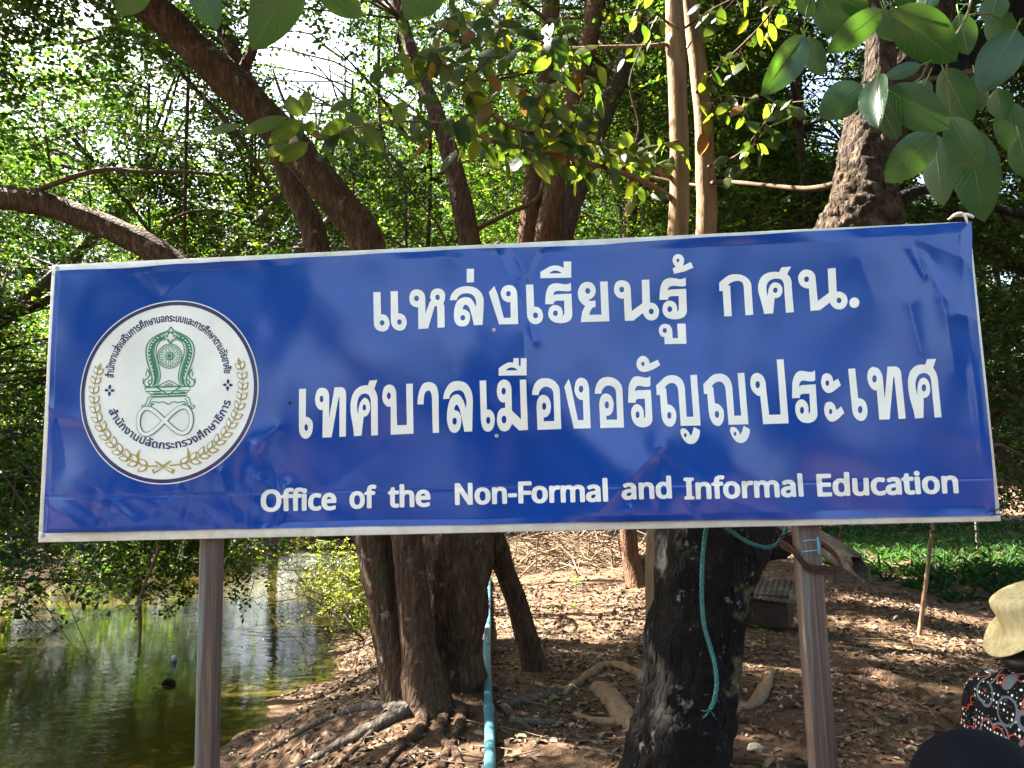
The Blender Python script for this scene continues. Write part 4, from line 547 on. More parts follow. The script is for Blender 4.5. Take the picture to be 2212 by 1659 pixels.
1900,164,1917,164,1925,161,1934,149,1935,139,1921,122,1934,121,1940,114,1927,94,1931,77,1930,-1,1922,-5,1907,-5,1901,-1,1899,80,1889,91,1874,91,1862,84,1860,65,1890,65,1895,59,
1894,47,1889,42,1869,39,1862,34,1857,-3],[1959,-5,1953,2,1953,47,1963,64,1952,70,1950,77,1958,100,1989,116,2014,116,2037,107,2048,97,2055,79,2053,-1,2045,-5,2030,-5,2024,-1,2022,
80,2010,91,1995,91,1988,89,1984,82,2000,72,2003,62,1999,55,1987,49,1983,42,1982,0,1975,-5],[2239,-5,2233,2,2231,87,2225,91,2214,91,2194,85,2189,87,2187,105,2195,112,2210,116,2242,
114,2255,105,2261,95,2263,2,2257,-5],[2395,-5,2390,2,2390,39,2401,64,2390,70,2388,77,2395,99,2402,106,2427,116,2452,116,2476,107,2486,97,2493,75,2490,-3,2469,-5,2463,-1,2461,79,
2457,86,2449,91,2434,91,2421,84,2438,72,2441,64,2437,55,2427,51,2422,44,2421,0,2414,-5],[2549,-5,2543,2,2541,87,2535,91,2524,91,2504,85,2499,87,2497,105,2505,112,2520,116,2552,114,
2565,105,2571,95,2573,2,2567,-5],[937,17,929,44,914,42,907,37,905,27,909,20],[41,19,67,19,59,44,44,42,35,36,35,24],[2316,19,2335,18,2344,21,2348,29,2346,40,2313,52,2313,22],[1344,
65,1332,72,1326,84,1329,97,1335,102,1354,100,1359,88,1384,88,1391,82,1391,70,1385,65],[274,122,255,127,248,135,245,145,254,161,272,157,279,146,325,146,332,140,332,127,327,122],
[940,122,922,127,913,137,912,147,920,161,939,157,944,147,992,146,999,140,999,127,994,122],[2279,122,2273,127,2274,137,2292,146,2364,146,2371,139,2371,127,2364,121],[82,137,85,140,
82,143]]],
}

# ================================================================ SIGNBOARD
SW, SH = 1.2, .37
_d = RCW @ np.array((-.0413, -.0018, -1.9390)); SC = Vector(CAMP + _d)      # centre of the board face
P2S = np.array(((7.16688108e-04, -1.72532350e-05, -1.39476937), (-2.52160163e-05, -7.19426710e-04, 1.15709304), (2.61778229e-05, 4.55485914e-05, 1.0)))
def full2sign(p):
    p = np.asarray(p, float); q = np.c_[p, np.ones(len(p))] @ P2S.T; return q[:, :2] / q[:, 2:]
def S2(u, v): return full2sign([(u * 4096 / 2212, v * 4096 / 2212)])[0]
RID = []          # folds of the loose vinyl: (a, b, amplitude, width)
def fold(p, q, amp, wd): RID.append((S2(*p), S2(*q), amp, wd))
fold((1112, 545), (1140, 600), .0065, .018); fold((1160, 540), (1125, 640), .006, .014); fold((1120, 610), (1155, 740), .0045, .013)
fold((1075, 545), (1118, 625), -.005, .020); fold((1180, 540), (1150, 600), -.005, .016)
fold((1130, 720), (1150, 900), .0028, .022); fold((960, 545), (1040, 620), .003, .035); fold((930, 650), (985, 790), -.0035, .045)
fold((1425, 965), (1290, 1105), .0055, .020); fold((1425, 965), (1560, 1100), .0050, .026); fold((1425, 975), (1420, 1130), -.004, .05); fold((1500, 1050), (1720, 1130), .0035, .022)
fold((1360, 1100), (1385, 1135), .005, .012); fold((1500, 1095), (1525, 1140), -.005, .012)
fold((560, 960), (545, 1140), .0055, .016); fold((560, 960), (600, 925), .005, .012); fold((590, 1010), (620, 1110), -.005, .022); fold((545, 1030), (660, 1100), .004, .014)
fold((620, 1050), (600, 1130), .0045, .010); fold((700, 1060), (820, 975), .0030, .035); fold((480, 1020), (510, 1130), .0045, .016); fold((330, 1120), (400, 1040), .0048, .024)
fold((400, 1040), (470, 1130), -.004, .022); fold((300, 1130), (190, 1020), .0035, .024); fold((110, 880), (215, 925), .0045, .016); fold((130, 905), (150, 1010), -.003, .02)
fold((310, 590), (350, 640), .0035, .02); fold((350, 640), (400, 600), -.003, .02); fold((1935, 505), (2095, 570), .006, .020); fold((1960, 540), (1990, 600), .004, .008); fold((1985, 560), (2030, 640), .004, .010)
fold((2030, 650), (2060, 800), .0042, .028); fold((2060, 680), (2110, 690), .003, .014); fold((1960, 660), (1985, 760), .0024, .016); fold((2080, 800), (2110, 1000), -.0035, .04); fold((1850, 560), (1880, 640), .002, .03)
RIDA = [np.array([r[0] for r in RID]), np.array([r[1] for r in RID]), np.array([r[2] for r in RID]), np.array([r[3] for r in RID])]
def hgt(x, z):
    x = np.asarray(x, float); z = np.asarray(z, float)
    h = .0068 * np.sin(4.3 * x + 1.1 + 1.8 * np.sin(3.1 * z + .6 * x)) + .0044 * np.sin(9.1 * z - 3.7 * x + 1.2 * np.sin(5.2 * x + 2)) + .0020 * np.sin(15 * x + 6 * z + 2.2 * np.sin(7 * z + 3 * x))
    h = h + .0003 * np.sin(31 * x - 13 * z + 2 * np.sin(11 * x)) + .0002 * np.sin(37 * z + 11 * x + 1.5 * np.sin(17 * x + 1))
    lo = 1 / (1 + np.exp((z + .24) / .035)) / (1 + np.exp((x + .45) / .08))
    h = h + lo * (.0008 * np.sin(48 * x + 21 * z + 3 * np.sin(23 * z)) + .0005 * np.sin(75 * x - 33 * z + 2 * np.sin(31 * x)))
    for a, b, am, wd in RID:
        d = b - a; L2 = d @ d; t = np.clip(((x - a[0]) * d[0] + (z - a[1]) * d[1]) / L2, 0, 1)
        q = np.hypot(x - a[0] - t * d[0], z - a[1] - t * d[1]) / (wd * 1.25)
        h = h + am * .72 * np.exp(-q ** 1.15) * (1 - .35 * t)
    h = h - .0010 * np.exp(-((z - (-.262 - .006 * x)) / .0022) ** 2)                       # welded seam of the vinyl
    e = np.minimum(np.minimum(SW - np.abs(x), .37 - np.abs(z)) / .035, 1)
    return h * np.clip(e, .15, 1)
def place(x, z, off=0.0):
    """board coordinates -> world, on the loose vinyl"""
    h = hgt(x, z); return np.stack([SC.x + np.asarray(x), SC.y - .009 - h - off, SC.z + np.asarray(z)], -1)
def nrm(x, z):
    e = .0016; gx = (hgt(x + e, z) - hgt(x - e, z)) / (2 * e); gz = (hgt(x, z + e) - hgt(x, z - e)) / (2 * e)
    n = np.stack([-gx, -np.ones_like(gx), -gz], -1); return unit(n)
def vinyl_mesh(name, xz, F, off, m, parent):
    xz = np.asarray(xz, float); off = np.asarray(off) if hasattr(off, '__len__') else np.full(len(xz), off)
    F = [list(f) for f in F]
    for i, f in enumerate(F):
        q = xz[[int(j) for j in f]]
        if np.sum(q[:, 0] * np.roll(q[:, 1], -1) - q[:, 1] * np.roll(q[:, 0], -1)) < 0: F[i] = f[::-1]
    V = place(xz[:, 0], xz[:, 1], off); me = bpy.data.meshes.new(name); me.from_pydata(V.tolist(), [], [tuple(int(i) for i in f) for f in F]); me.materials.append(m)
    me.polygons.foreach_set('use_smooth', [True] * len(me.polygons)); me.update()
    me.normals_split_custom_set_from_vertices(nrm(xz[:, 0], xz[:, 1]).tolist())
    return link(name, me, parent)
def vinyl(name, col, ro):
    m, t, b, o = mat(name); v = coords(t)
    n = noi(t, v, 7, 6, .6); b.inputs['Base Color'].default_value = (*col, 1)
    c = ramp(t, n, [(.3, [q * .86 for q in col]), (.7, [min(1, q * 1.05) for q in col])])
    d = ramp(t, noi(t, v, 55, 3, .7), [(.70, 0), (.80, .22)]); c = mix(t, d, c, (.16, .17, .17)); t.links.new(c, b.inputs['Base Color'])
    b.inputs['Roughness'].default_value = ro; b.inputs['Specular IOR Level'].default_value = .52
    bump(t, b, noi(t, coords(t, (1, 1, 1)), 210, 2, .5), .035, .002); return m
M_blue = vinyl('blue_vinyl', (.0020, .046, .305), .12)
M_white = vinyl('white_print', (.80, .81, .77), .22)
M_purple = vinyl('violet_print', (.030, .022, .115), .22)
M_gold = vinyl('gold_print', (.42, .30, .085), .25)
M_green = vinyl('green_print', (.035, .21, .105), .25)
m, t, b, o = mat('painted_frame'); n = noi(t, coords(t, (3, 3, 3)), 6, 8, .7)
t.links.new(ramp(t, n, [(.3, (.47, .46, .41)), (.55, (.64, .64, .60)), (.8, (.70, .70, .67))]), b.inputs['Base Color']); b.inputs['Roughness'].default_value = .42; b.inputs['Metallic'].default_value = .15
bump(t, b, noi(t, coords(t), 60, 4), .08, .004); M_frame = m
m, t, b, o = mat('weathered_post'); v = coords(t, (70, 70, 1.6)); n = noi(t, v, 1.0, 8, .75, .5)
c = ramp(t, n, [(.36, (.034, .019, .015)), (.50, (.078, .047, .037)), (.60, (.125, .095, .076)), (.74, (.22, .205, .175))])
k = ramp(t, noi(t, coords(t, (26, 26, 1.1)), .9, 5, .6), [(.60, 0), (.68, .75)]); c = mix(t, k, c, (.10, .145, .135))
k = ramp(t, noi(t, coords(t, (9, 9, 5)), 3.0, 6, .7), [(.62, 0), (.70, .8)]); c = mix(t, k, c, (.10, .045, .025))
t.links.new(c, b.inputs['Base Color']); b.inputs['Roughness'].default_value = .55; bump(t, b, n, .25, .004); M_post = m
M_bluepaint = simple('blue_chalk_paint', (.12, .29, .40), .8, .2, .25, 60)
M_steel = simple('galvanised_steel', (.45, .45, .43), .35, .6, .2, 40)
M_wire = simple('rusty_wire', (.05, .022, .014), .8, .2, .35, 60)
M_rustsmall = simple('small_rust_steel', (.25, .22, .19), .5, .5, .3, 60)

sign = empty('signboard', (SC.x, SC.y + .03, 0), 'wide blue vinyl signboard with white Thai and English writing on two square posts', 'signboard')
# vinyl sheet with its wandering edge
nx, nz = 520, 170
U, V_ = np.meshgrid(np.linspace(0, 1, nx), np.linspace(0, 1, nz))
xl = -1.2 + np.interp(V_, [0, .3, .7, 1], [.021, .019, .019, .020])
xr = 1.2 - np.interp(V_, [0, .15, .6, .85, .95, 1], [.014, .012, .012, .0105, .003, .0015])
zb = -.37 + np.interp(U, [0, .25, .5, .55, .7, .8, 1], [.024, .023, .020, .021, .019, .016, .014]) + .0007 * np.sin(U * 57) * np.sin(U * 23)
zt = .37 - np.interp(U, [0, .10, .14, .30, .42, .50, .55, .62, .68, .8, .95, 1], [.021, .020, .015, .015, .014, .013, .017, .018, .013, .010, .007, .004]) + .0006 * np.sin(U * 71)
X = xl + (xr - xl) * U; Zz = zb + (zt - zb) * V_
idx = np.arange(nx * nz).reshape(nz, nx)
Fq = np.stack([idx[:-1, :-1], idx[:-1, 1:], idx[1:, 1:], idx[1:, :-1]], -1).reshape(-1, 4)
banner = vinyl_mesh('banner', np.c_[X.ravel(), Zz.ravel()], Fq, 0.0, M_blue, sign)

def fill_polys(polys):
    """closed outlines (even-odd) -> verts, faces on a fine grid"""
    c = bpy.data.curves.new('tmp', 'CURVE'); c.dimensions = '2D'; c.fill_mode = 'BOTH'
    for p in polys:
        s = c.splines.new('POLY'); s.points.add(len(p) - 1); s.use_cyclic_u = True
        for q, (x, y) in zip(s.points, p): q.co = (x, y, 0, 1)
    ob = bpy.data.objects.new('tmp', c); COL.objects.link(ob); bpy.context.view_layer.update()
    dg = bpy.context.evaluated_depsgraph_get(); me = bpy.data.meshes.new_from_object(ob.evaluated_get(dg))
    bpy.data.objects.remove(ob); bpy.data.curves.remove(c); return me
def cut_fill(polys, grid=.012, split=True):
    me = fill_polys(polys); bm = bmesh.new(); bm.from_mesh(me); bpy.data.meshes.remove(me)
    if split:
        P = np.array([v.co[:2] for v in bm.verts]); lo, hi = P.min(0), P.max(0)
        for ax in (0, 1):
            for k in range(int(math.ceil(lo[ax] / grid)), int(math.floor(hi[ax] / grid)) + 1):
                nn = Vector((1, 0, 0)) if ax == 0 else Vector((0, 1, 0))
                bmesh.ops.bisect_plane(bm, geom=bm.verts[:] + bm.edges[:] + bm.faces[:], plane_co=nn * (k * grid), plane_no=nn, dist=1e-7)
    bm.verts.index_update(); xz = np.array([v.co[:2] for v in bm.verts]); F = [[v.index for v in f.verts] for f in bm.faces]; bm.free()
    return xz, F
def poly_of(flat, sc=5000.0): a = np.array(flat, float).reshape(-1, 2) / sc; return a
for key, lab in (('1', 'upper line of white Thai lettering'), ('2', 'middle line of white Thai lettering')):
    xz, F = cut_fill([poly_of(p) for gl in DATA['thai'][key] for p in gl]); tag(vinyl_mesh('lettering', xz, F, .0011, M_white, sign), lab)
xz, F = cut_fill([poly_of(p) for wd in DATA['eng'] for p in wd]); tag(vinyl_mesh('lettering', xz, F, .0011, M_white, sign), 'lower line of white English lettering')

# ---- round emblem (traced in pixels of a zoom, mapped on the board)
def E(p): return full2sign(np.asarray(p, float) * (760 / 1659) + np.array((300, 1180)))
ec = E([(839, 839)])[0]; er = .5 * (E([(1610, 839)])[0][0] - E([(68, 839)])[0][0])
def annulus(r0, r1, n=120, k=10):
    a = np.linspace(0, 2 * math.pi, n, endpoint=False); rr = np.linspace(r0, r1, k)
    xz = np.stack([ec[0] + rr[:, None] * np.cos(a), ec[1] + rr[:, None] * np.sin(a) * 1.012], -1).reshape(-1, 2)
    F = [(i * n + j, i * n + (j + 1) % n, (i + 1) * n + (j + 1) % n, (i + 1) * n + j) for i in range(k - 1) for j in range(n)]; return xz, F
xz, F = annulus(.0005, er, k=26); emblem = vinyl_mesh('emblem', xz, F, .0010, M_white, sign); tag(emblem, 'round white emblem with green throne, gold wreath and Thai writing round it')
xz, F = annulus(er * .948, er * .988, k=3); vinyl_mesh('emblem_ring', xz, F, .0018, M_purple, emblem)
class Ink:
    def __init__(s): s.p = []; s.f = []; s.o = []; s.lay = 0.0
    def strip(s, pts, wd, close=False, sub=5):
        P = np.asarray(pts, float)
        if sub > 1 and len(P) > 2:
            Q = []; n = len(P); rng = range(n if close else n - 1)
            for i in rng:
                a = P[(i - 1) % n] if close or i else P[0] * 2 - P[1]; b_, c_ = P[i], P[(i + 1) % n]; d = P[(i + 2) % n] if close or i + 2 < n else c_ * 2 - b_
                for j in range(sub):
                    t_ = j / sub; Q.append(.5 * (2 * b_ + (c_ - a) * t_ + (2 * a - 5 * b_ + 4 * c_ - d) * t_ * t_ + (3 * b_ - a - 3 * c_ + d) * t_ ** 3))
            if not close: Q.append(P[-1])
            P = np.array(Q)
        n = len(P); T = np.roll(P, -1, 0) - np.roll(P, 1, 0)
        if not close: T[0] = P[1] - P[0]; T[-1] = P[-1] - P[-2]
        T /= np.maximum(np.linalg.norm(T, axis=1, keepdims=True), 1e-9); Nn = np.c_[-T[:, 1], T[:, 0]]
        wv = (np.asarray(wd, float) if hasattr(wd, '__len__') else np.full(n, wd)) / 2
        if len(wv) != n: wv = np.interp(np.linspace(0, 1, n), np.linspace(0, 1, len(wv)), wv)
        b0 = len(s.p); s.lay += 1
        for i in range(n):
            for sg in (-1, 1): s.p.append(P[i] + Nn[i] * wv[i] * sg); s.o.append(s.lay * 3e-6 + i / n * 5e-5)
        for i in range(n if close else n - 1):
            k = (i + 1) % n; s.f.append((b0 + 2 * i, b0 + 2 * i + 1, b0 + 2 * k + 1, b0 + 2 * k))
    def poly(s, pts):
        b0 = len(s.p); s.lay += 1; s.p += [np.array(q, float) for q in pts]; s.o += [s.lay * 3e-6] * len(pts); s.f.append(tuple(range(b0, b0 + len(pts))))
    def ellipse(s, c, rx, ry, n=24): s.poly([(c[0] + rx * math.cos(2 * math.pi * k / n), c[1] + ry * math.sin(2 * math.pi * k / n)) for k in range(n)])
    def leaf(s, c, ang, L, W, n=7):
        d = np.array((math.cos(ang), math.sin(ang))); e = np.array((-d[1], d[0])); t_ = np.linspace(0, 1, n); wv = W / 2 * np.sin(np.pi * t_ ** .8) ** .9
        a = [np.array(c) + d * L * q + e * wq for q, wq in zip(t_, wv)]; b_ = [np.array(c) + d * L * q - e * wq for q, wq in zip(t_, wv)]; s.poly(a + b_[::-1][1:-1])
    def build(s, name, m, off, parent): return vinyl_mesh(name, E(s.p), s.f, off + np.array(s.o), m, parent)
# laurel wreath
gold, goldw = Ink(), Ink()
for br in ([(760, 1495), (650, 1490), (520, 1440), (400, 1345), (300, 1225), (235, 1095), (200, 965), (195, 830), (215, 715), (245, 625)],
           [(860, 1490), (970, 1475), (1095, 1425), (1230, 1330), (1340, 1205), (1420, 1065), (1468, 920), (1484, 790), (1475, 670), (1445, 575)]):
    P = np.array(br, float); gold.strip(P, [14, 10, 6, 4])
    s_ = np.r_[0, np.cumsum(np.linalg.norm(np.diff(P, axis=0), axis=1))]; tot = s_[-1]; nL = 13
    for k in range(nL):
        q = .07 + .86 * k / (nL - 1); c = np.array([np.interp(q * tot, s_, P[:, i]) for i in (0, 1)]); c2 = np.array([np.interp(min(q + .02, 1) * tot, s_, P[:, i]) for i in (0, 1)])
        an = math.atan2(*(c2 - c)[::-1]); L = 112 - 30 * q
        for sg in (-1, 1):
            a2 = an + sg * R(30); gold.leaf(c, a2, L, 54 - 10 * q); d = np.array((math.cos(a2), math.sin(a2))); goldw.leaf(c + d * L * .20, a2, L * .62, 34 - 6 * q)
    gold.leaf(P[-1] - (P[-1] - P[-2]) * .5, math.atan2(*(P[-1] - P[-2])[::-1]), 75, 34)
for a, b_ in (((900, 1545), (740, 1455)), ((715, 1545), (870, 1450))): gold.strip([a, (np.array(a) + b_) / 2 + (0, 8), b_], [44, 22, 16]); goldw.strip([np.array(a) + (np.array(b_) - a) * .12, (np.array(a) + b_) / 2 + (0, 8)], [18, 6])
gold.strip([(610, 1345), (585, 1400), (600, 1450), (640, 1470)], [3, 26, 18, 6]); gold.strip([(1010, 1330), (1022, 1390), (1000, 1440), (960, 1462)], [3, 26, 18, 6])
gold.build('emblem_wreath', M_gold, .0018, emblem); goldw.build('emblem_wreath', M_white, .0034, emblem)
# throne, wheel, endless knot
g, wi = Ink(), Ink(); MX = 841.0
def both(pts, wd, ink=g, **k): ink.strip(pts, wd, **k); ink.strip([(2 * MX - x, y) for x, y in pts], wd, **k)
both([(841, 278), (815, 312), (760, 336), (700, 368), (655, 410), (634, 465), (634, 530), (650, 600), (672, 660), (690, 720), (690, 770), (660, 806)], 11)
both([(841, 330), (790, 355), (730, 385), (690, 425), (672, 480), (676, 540), (694, 600), (712, 660), (724, 720), (716, 770), (700, 800)], [34, 46, 46, 42, 44, 46, 44, 40, 30, 20, 10])
for k in range(15):
    q = k / 14; P = np.array([(810, 352), (730, 388), (690, 430), (670, 490), (678, 560), (700, 640), (716, 720)], float); i_ = q * 5.99; j_ = int(i_); c = P[j_] + (P[j_ + 1] - P[j_]) * (i_ - j_)
    an = math.atan2(*(P[j_ + 1] - P[j_])[::-1])
    for f in (1, -1):
        cc = c if f == 1 else np.array((2 * MX - c[0], c[1])); wi.leaf(cc, (an if f == 1 else math.pi - an) + .9 * f, 23, 10)
wi.leaf((841, 392), -math.pi / 2, 62, 32); both([(800, 330), (820, 350), (832, 380)], 6, wi); both([(775, 345), (800, 368), (815, 395)], 6, wi)
both([(841, 432), (815, 398), (780, 392), (745, 412), (722, 455), (720, 520), (738, 590), (756, 660), (762, 730), (740, 790)], 9)
both([(841, 418), (812, 384), (770, 380), (728, 405), (704, 455), (702, 525), (722, 600), (740, 670), (745, 735), (722, 790)], 7)
for r_, w_ in ((106, 9), (90, 7)): g.strip([(838 + r_ * math.cos(a), 537 + r_ * math.sin(a)) for a in np.linspace(0, 2 * math.pi, 40, endpoint=False)], w_, close=True, sub=1)
g.ellipse((838, 537), 36, 36)
for k in range(8):
    a = k * math.pi / 4; d = np.array((math.cos(a), math.sin(a))); e = np.array((-d[1], d[0])); c = np.array((838, 537.0))
    for sg in (-1, 1): g.strip([c + d * 36 + e * sg * 5, c + d * 60 + e * sg * 11, c + d * 88 + e * sg * 9], 6)
    g.leaf(c + np.array((math.cos(a + .39), math.sin(a + .39))) * 82, a + .39 + math.pi, 20, 12); wi.ellipse(c + d * 22, 5, 5, 8)
both([(640, 640), (660, 668), (670, 700), (655, 730), (632, 745), (622, 775), (640, 800), (680, 806)], [3, 12, 12, 10, 10, 10, 9, 8]); both([(618, 730), (616, 770), (640, 806)], 8)
both([(690, 745), (668, 752), (660, 772), (674, 786), (690, 778)], 9); both([(650, 660), (638, 690), (640, 715)], 8)
both([(841, 752), (800, 770), (752, 796), (716, 800)], 8); g.strip([(800, 806), (812, 788), (841, 780), (868, 788), (880, 806)], 8); g.strip([(818, 806), (826, 796), (841, 793), (855, 796), (862, 806)], 6)
g.strip([(632, 812), (1026, 800)], 12); g.strip([(632, 812), (640, 848), (1022, 836), (1026, 800)], 8, sub=1); g.strip([(655, 848), (682, 872), (1000, 858), (1010, 836)], 7, sub=1); g.strip([(686, 876), (996, 864)], 9)
g.strip([(735, 812), (840, 876), (945, 804)], 12, sub=1); both([(700, 852), (770, 850)], 6); both([(710, 864), (780, 862)], 6)
g.strip([(690, 892), (996, 880)], 8)
both([(690, 890), (662, 905), (652, 940), (636, 966), (612, 972), (622, 990), (660, 994), (690, 975), (692, 948), (716, 936), (760, 944), (790, 936), (818, 946), (841, 962)], 8)
both([(700, 905), (682, 930), (672, 962), (640, 985)], 7); g.strip([(700, 900), (990, 888)], 6); both([(684, 985), (700, 964), (720, 952)], [4, 14, 5])
th = np.linspace(0, 2 * math.pi, 72, endpoint=False); lem = [(815 + 232 * math.cos(a), 1102 - 6 * math.cos(a) + 104 * math.sin(2 * a) / (1 + .18 * math.cos(a) ** 2) * .98) for a in th]
lem = [(815 + 230 * math.cos(a) / (1 + .12 * math.sin(a) ** 2), 1102 - 8 * math.cos(a) + 118 * math.sin(2 * a) * (.86 + .14 * abs(math.cos(a)))) for a in th]
g.strip(lem, 43, close=True, sub=2); wi.strip(lem, 29, close=True, sub=2)
g.build('emblem_throne', M_green, .0018, emblem); wi.build('emblem_throne', M_white, .0034, emblem)
# four-petal marks and the two arcs of small writing
pk = Ink()
for c in ((328, 838), (1352, 790)):
    for k in range(4):
        a = k * math.pi / 2 + .05; d = np.array((math.cos(a), math.sin(a))); pk.leaf(np.array(c) + d * 8, a, 38 if k % 2 == 0 else 46, 26)
pk.build('emblem_lettering', M_purple, .0018, emblem)
def arc_text(polys, cx, cy, r, a0, a1, inside, hs):
    allp = np.concatenate([poly_of(p, 200.0) for p in polys]); x0, x1 = allp[:, 0].min(), allp[:, 0].max(); me = fill_polys([poly_of(p, 200.0) for p in polys])
    Pt = np.array([v.co[:2] for v in me.vertices]); F = [tuple(p.vertices) for p in me.polygons]; bpy.data.meshes.remove(me)
    q = (Pt[:, 0] - x0) / (x1 - x0); a = np.radians(a0 + (a1 - a0) * q); rr = r + Pt[:, 1] * hs * (-1 if inside else 1)
    return vinyl_mesh('emblem_lettering', E(np.c_[cx + rr * np.cos(a), cy - rr * np.sin(a)]), F, .0018, M_purple, emblem)
arc_text(DATA['arc'][0], 839, 711, 479, 182, 2.5, False, 92)
arc_text(DATA['arc'][1], 835, 778.6, 566, 204.5, 344.6, True, 96)

# ---- frame, rivets, posts
def bar(xa, za, xb, zb, wd, dp, nm):
    mb = MB(); c = ((xa + xb) / 2, (za + zb) / 2); hx, hz = (abs(xb - xa) / 2 or wd / 2), (abs(zb - za) / 2 or wd / 2)
    mb.box((SC.x + c[0], SC.y + dp / 2, SC.z + c[1]), (hx, dp / 2, hz), bev=.002); return mb.build(nm, M_frame, sign)
bar(-1.2, .37 - .014, 1.2, .37 - .014, .028, .030, 'frame_rail'); bar(-1.2, -.37 + .014, 1.2, -.37 + .014, .028, .030, 'frame_rail')
bar(-1.2 + .013, -.342, -1.2 + .013, .342, .026, .0298, 'frame_rail'); bar(1.2 - .013, -.342, 1.2 - .013, .342, .026, .0298, 'frame_rail')
mb = MB(); mb.box((SC.x, SC.y + .019, SC.z), (1.172, .004, .340)); mb.build('backing_sheet', M_rustsmall, sign)
def rivet(u, v, r=.0045, mm=None):
    x, z = S2(u, v); y = SC.y - .0005 if abs(x) > 1.18 or abs(z) > .352 else float(place(np.array([x]), np.array([z]), .001)[0, 1])
    mb = MB(); mb.lathe([(r * 1.3, 0), (r * 1.2, .0012), (r, .0022), (r * .45, .0030), (r * .40, .0018), (.0003, .0016)], (SC.x + x, y, SC.z + z), 16, rot=Matrix.Rotation(R(90), 3, 'X')); mb.build('rivet', mm or M_steel, sign)
for u, v in ((123, 579), (92, 1157)): rivet(u, v)
for u, v in ((1069, 716), (1074, 942)): rivet(u, v, .0040)
for u, v in ((2094, 487), (628, 871)): rivet(u, v, .003, M_wire)
# bright clip at the top right corner
mb = MB(); x, z = S2(2085, 473)
mb.tube([(SC.x + x - .045, SC.y - .006, SC.z + z - .002), (SC.x + x - .025, SC.y - .012, SC.z + z + .010), (SC.x + x - .010, SC.y - .014, SC.z + z + .008), (SC.x + x - .004, SC.y - .014, SC.z + z - .010), (SC.x + x - .002, SC.y - .010, SC.z + z - .018)], [.0025, .004, .0038, .003, .002], 8, seg=.006)
mb.tube([(SC.x + x - .030, SC.y - .004, SC.z + z + .010), (SC.x + x + .005, SC.y - .006, SC.z + z + .008), (SC.x + x + .020, SC.y + .002, SC.z + z + .004)], [.004, .0045, .0035], 8, seg=.006)
mb.build('corner_clip', simple('pale_metal', (.62, .60, .54), .3, .7, .15), sign)
mb = MB(); x, z = S2(2152, 1108)
for k in range(2): mb.tube([(SC.x + x - .022, SC.y - .016, SC.z + z + k * .008 - .004), (SC.x + x, SC.y - .018, SC.z + z + k * .012 - .002), (SC.x + x + .014, SC.y - .006, SC.z + z + .004 + k * .006), (SC.x + x + .016, SC.y + .03, SC.z + z + .004)], .0016, 6, seg=.006)
mb.build('wire_tie', simple('black_wire', (.012, .012, .013), .5), sign)
def post(u, half, yf):
    c = at(u, 1180, yf); mb = MB(); zt = SC.z + .30
    mb.box((c.x, yf + half, zt / 2 - .15), (half, half, zt / 2 + .15), bev=.004); return mb.build('post', M_post, sign)
pl_ = post(449, .0235, SC.y + .031); pr_ = post(1750, .0275, SC.y + .031)
cx = at(1750, 1180, SC.y + .031).x
def chalk(u0, v0, u1, v1, wd):
    a, b_ = at(u0, v0, SC.y + .0295), at(u1, v1, SC.y + .0295); mb = MB(); mb.tube([a, (a + b_) / 2 + Vector((0, 0, .0015)), b_], [wd, wd * 1.3, wd], 6, flat=1.0, seg=.006, amp=.4, fr=120); mb.build('paint_mark', M_bluepaint, pr_)
chalk(1733, 1170, 1768, 1166, .0018); chalk(1732, 1193, 1769, 1189, .0018); chalk(1766, 1160, 1770, 1200, .0026)

# ================================================================ GROUND, WATER
WZ = -.42
def sm(a, b, x): t_ = np.clip((np.asarray(x, float) - a) / (b - a), 0, 1); return t_ * t_ * (3 - 2 * t_)
def ground_z(x, y, fine=True):
    x = np.asarray(x, float); y = np.asarray(y, float)
    xs = -2.05 - .075 * y + .16 * np.sin(1.7 * y + .6) + .08 * np.sin(4.1 * y)
    z = -.42 * sm(0, 1, (xs + 1.25 - x) / 1.25) - .75 * sm(0, 1, (xs - x) / 1.8)
    far = sm(24.0, 26, y) * sm(-.5, -3.5, x); z = z + 1.25 * far
    z = z + 1.2 * sm(-11.2, -12.4, x)
    xr = 2.7 + .05 * y
    z = z - .26 * sm(0, 2.2, x - xr) + .10 * np.exp(-((x - 1.1) / 1.3) ** 2) * sm(5, 8, y) * (1 - sm(12, 17, y))
    z = z + .10 * np.exp(-(((x + .9) / .6) ** 2 + ((y - 5.6) / .6) ** 2)) + .08 * np.exp(-(((x - .5) / .5) ** 2 + ((y - 4.0) / .5) ** 2))
    if fine:
        z = z + .018 * np.sin(2.9 * x + 1.7 * np.sin(1.3 * y)) * np.sin(2.3 * y + .5) + .010 * np.sin(6.7 * x + 2 * np.sin(3 * y)) * np.sin(5.9 * y + 1.1 * x) + .005 * np.sin(15 * x + 3 * y) * np.sin(13 * y - 2 * x)
    return z
def gz(x, y): return float(ground_z(x, y))
ax = np.unique(np.r_[np.linspace(-220, -20, 14), np.linspace(-20, -6, 40), np.linspace(-6, 8, 240), np.linspace(8, 22, 40), np.linspace(22, 220, 14)])
ay = np.unique(np.r_[np.linspace(-160, -12, 10), np.linspace(-12, 1, 30), np.linspace(1, 15, 260), np.linspace(15, 30, 50), np.linspace(30, 320, 16)])
gx, gy = np.meshgrid(ax, ay); gzv = ground_z(gx, gy); idx = np.arange(gx.size).reshape(gx.shape)
m, t, b, o = mat('forest_soil'); v = coords(t)
n1 = noi(t, v, 1.1, 7, .62); n2 = noi(t, v, 9, 8, .7); n3 = noi(t, v, 45, 4, .7)
c = ramp(t, n1, [(.32, (.034, .019, .011)), (.50, (.068, .037, .020)), (.68, (.115, .068, .038))])
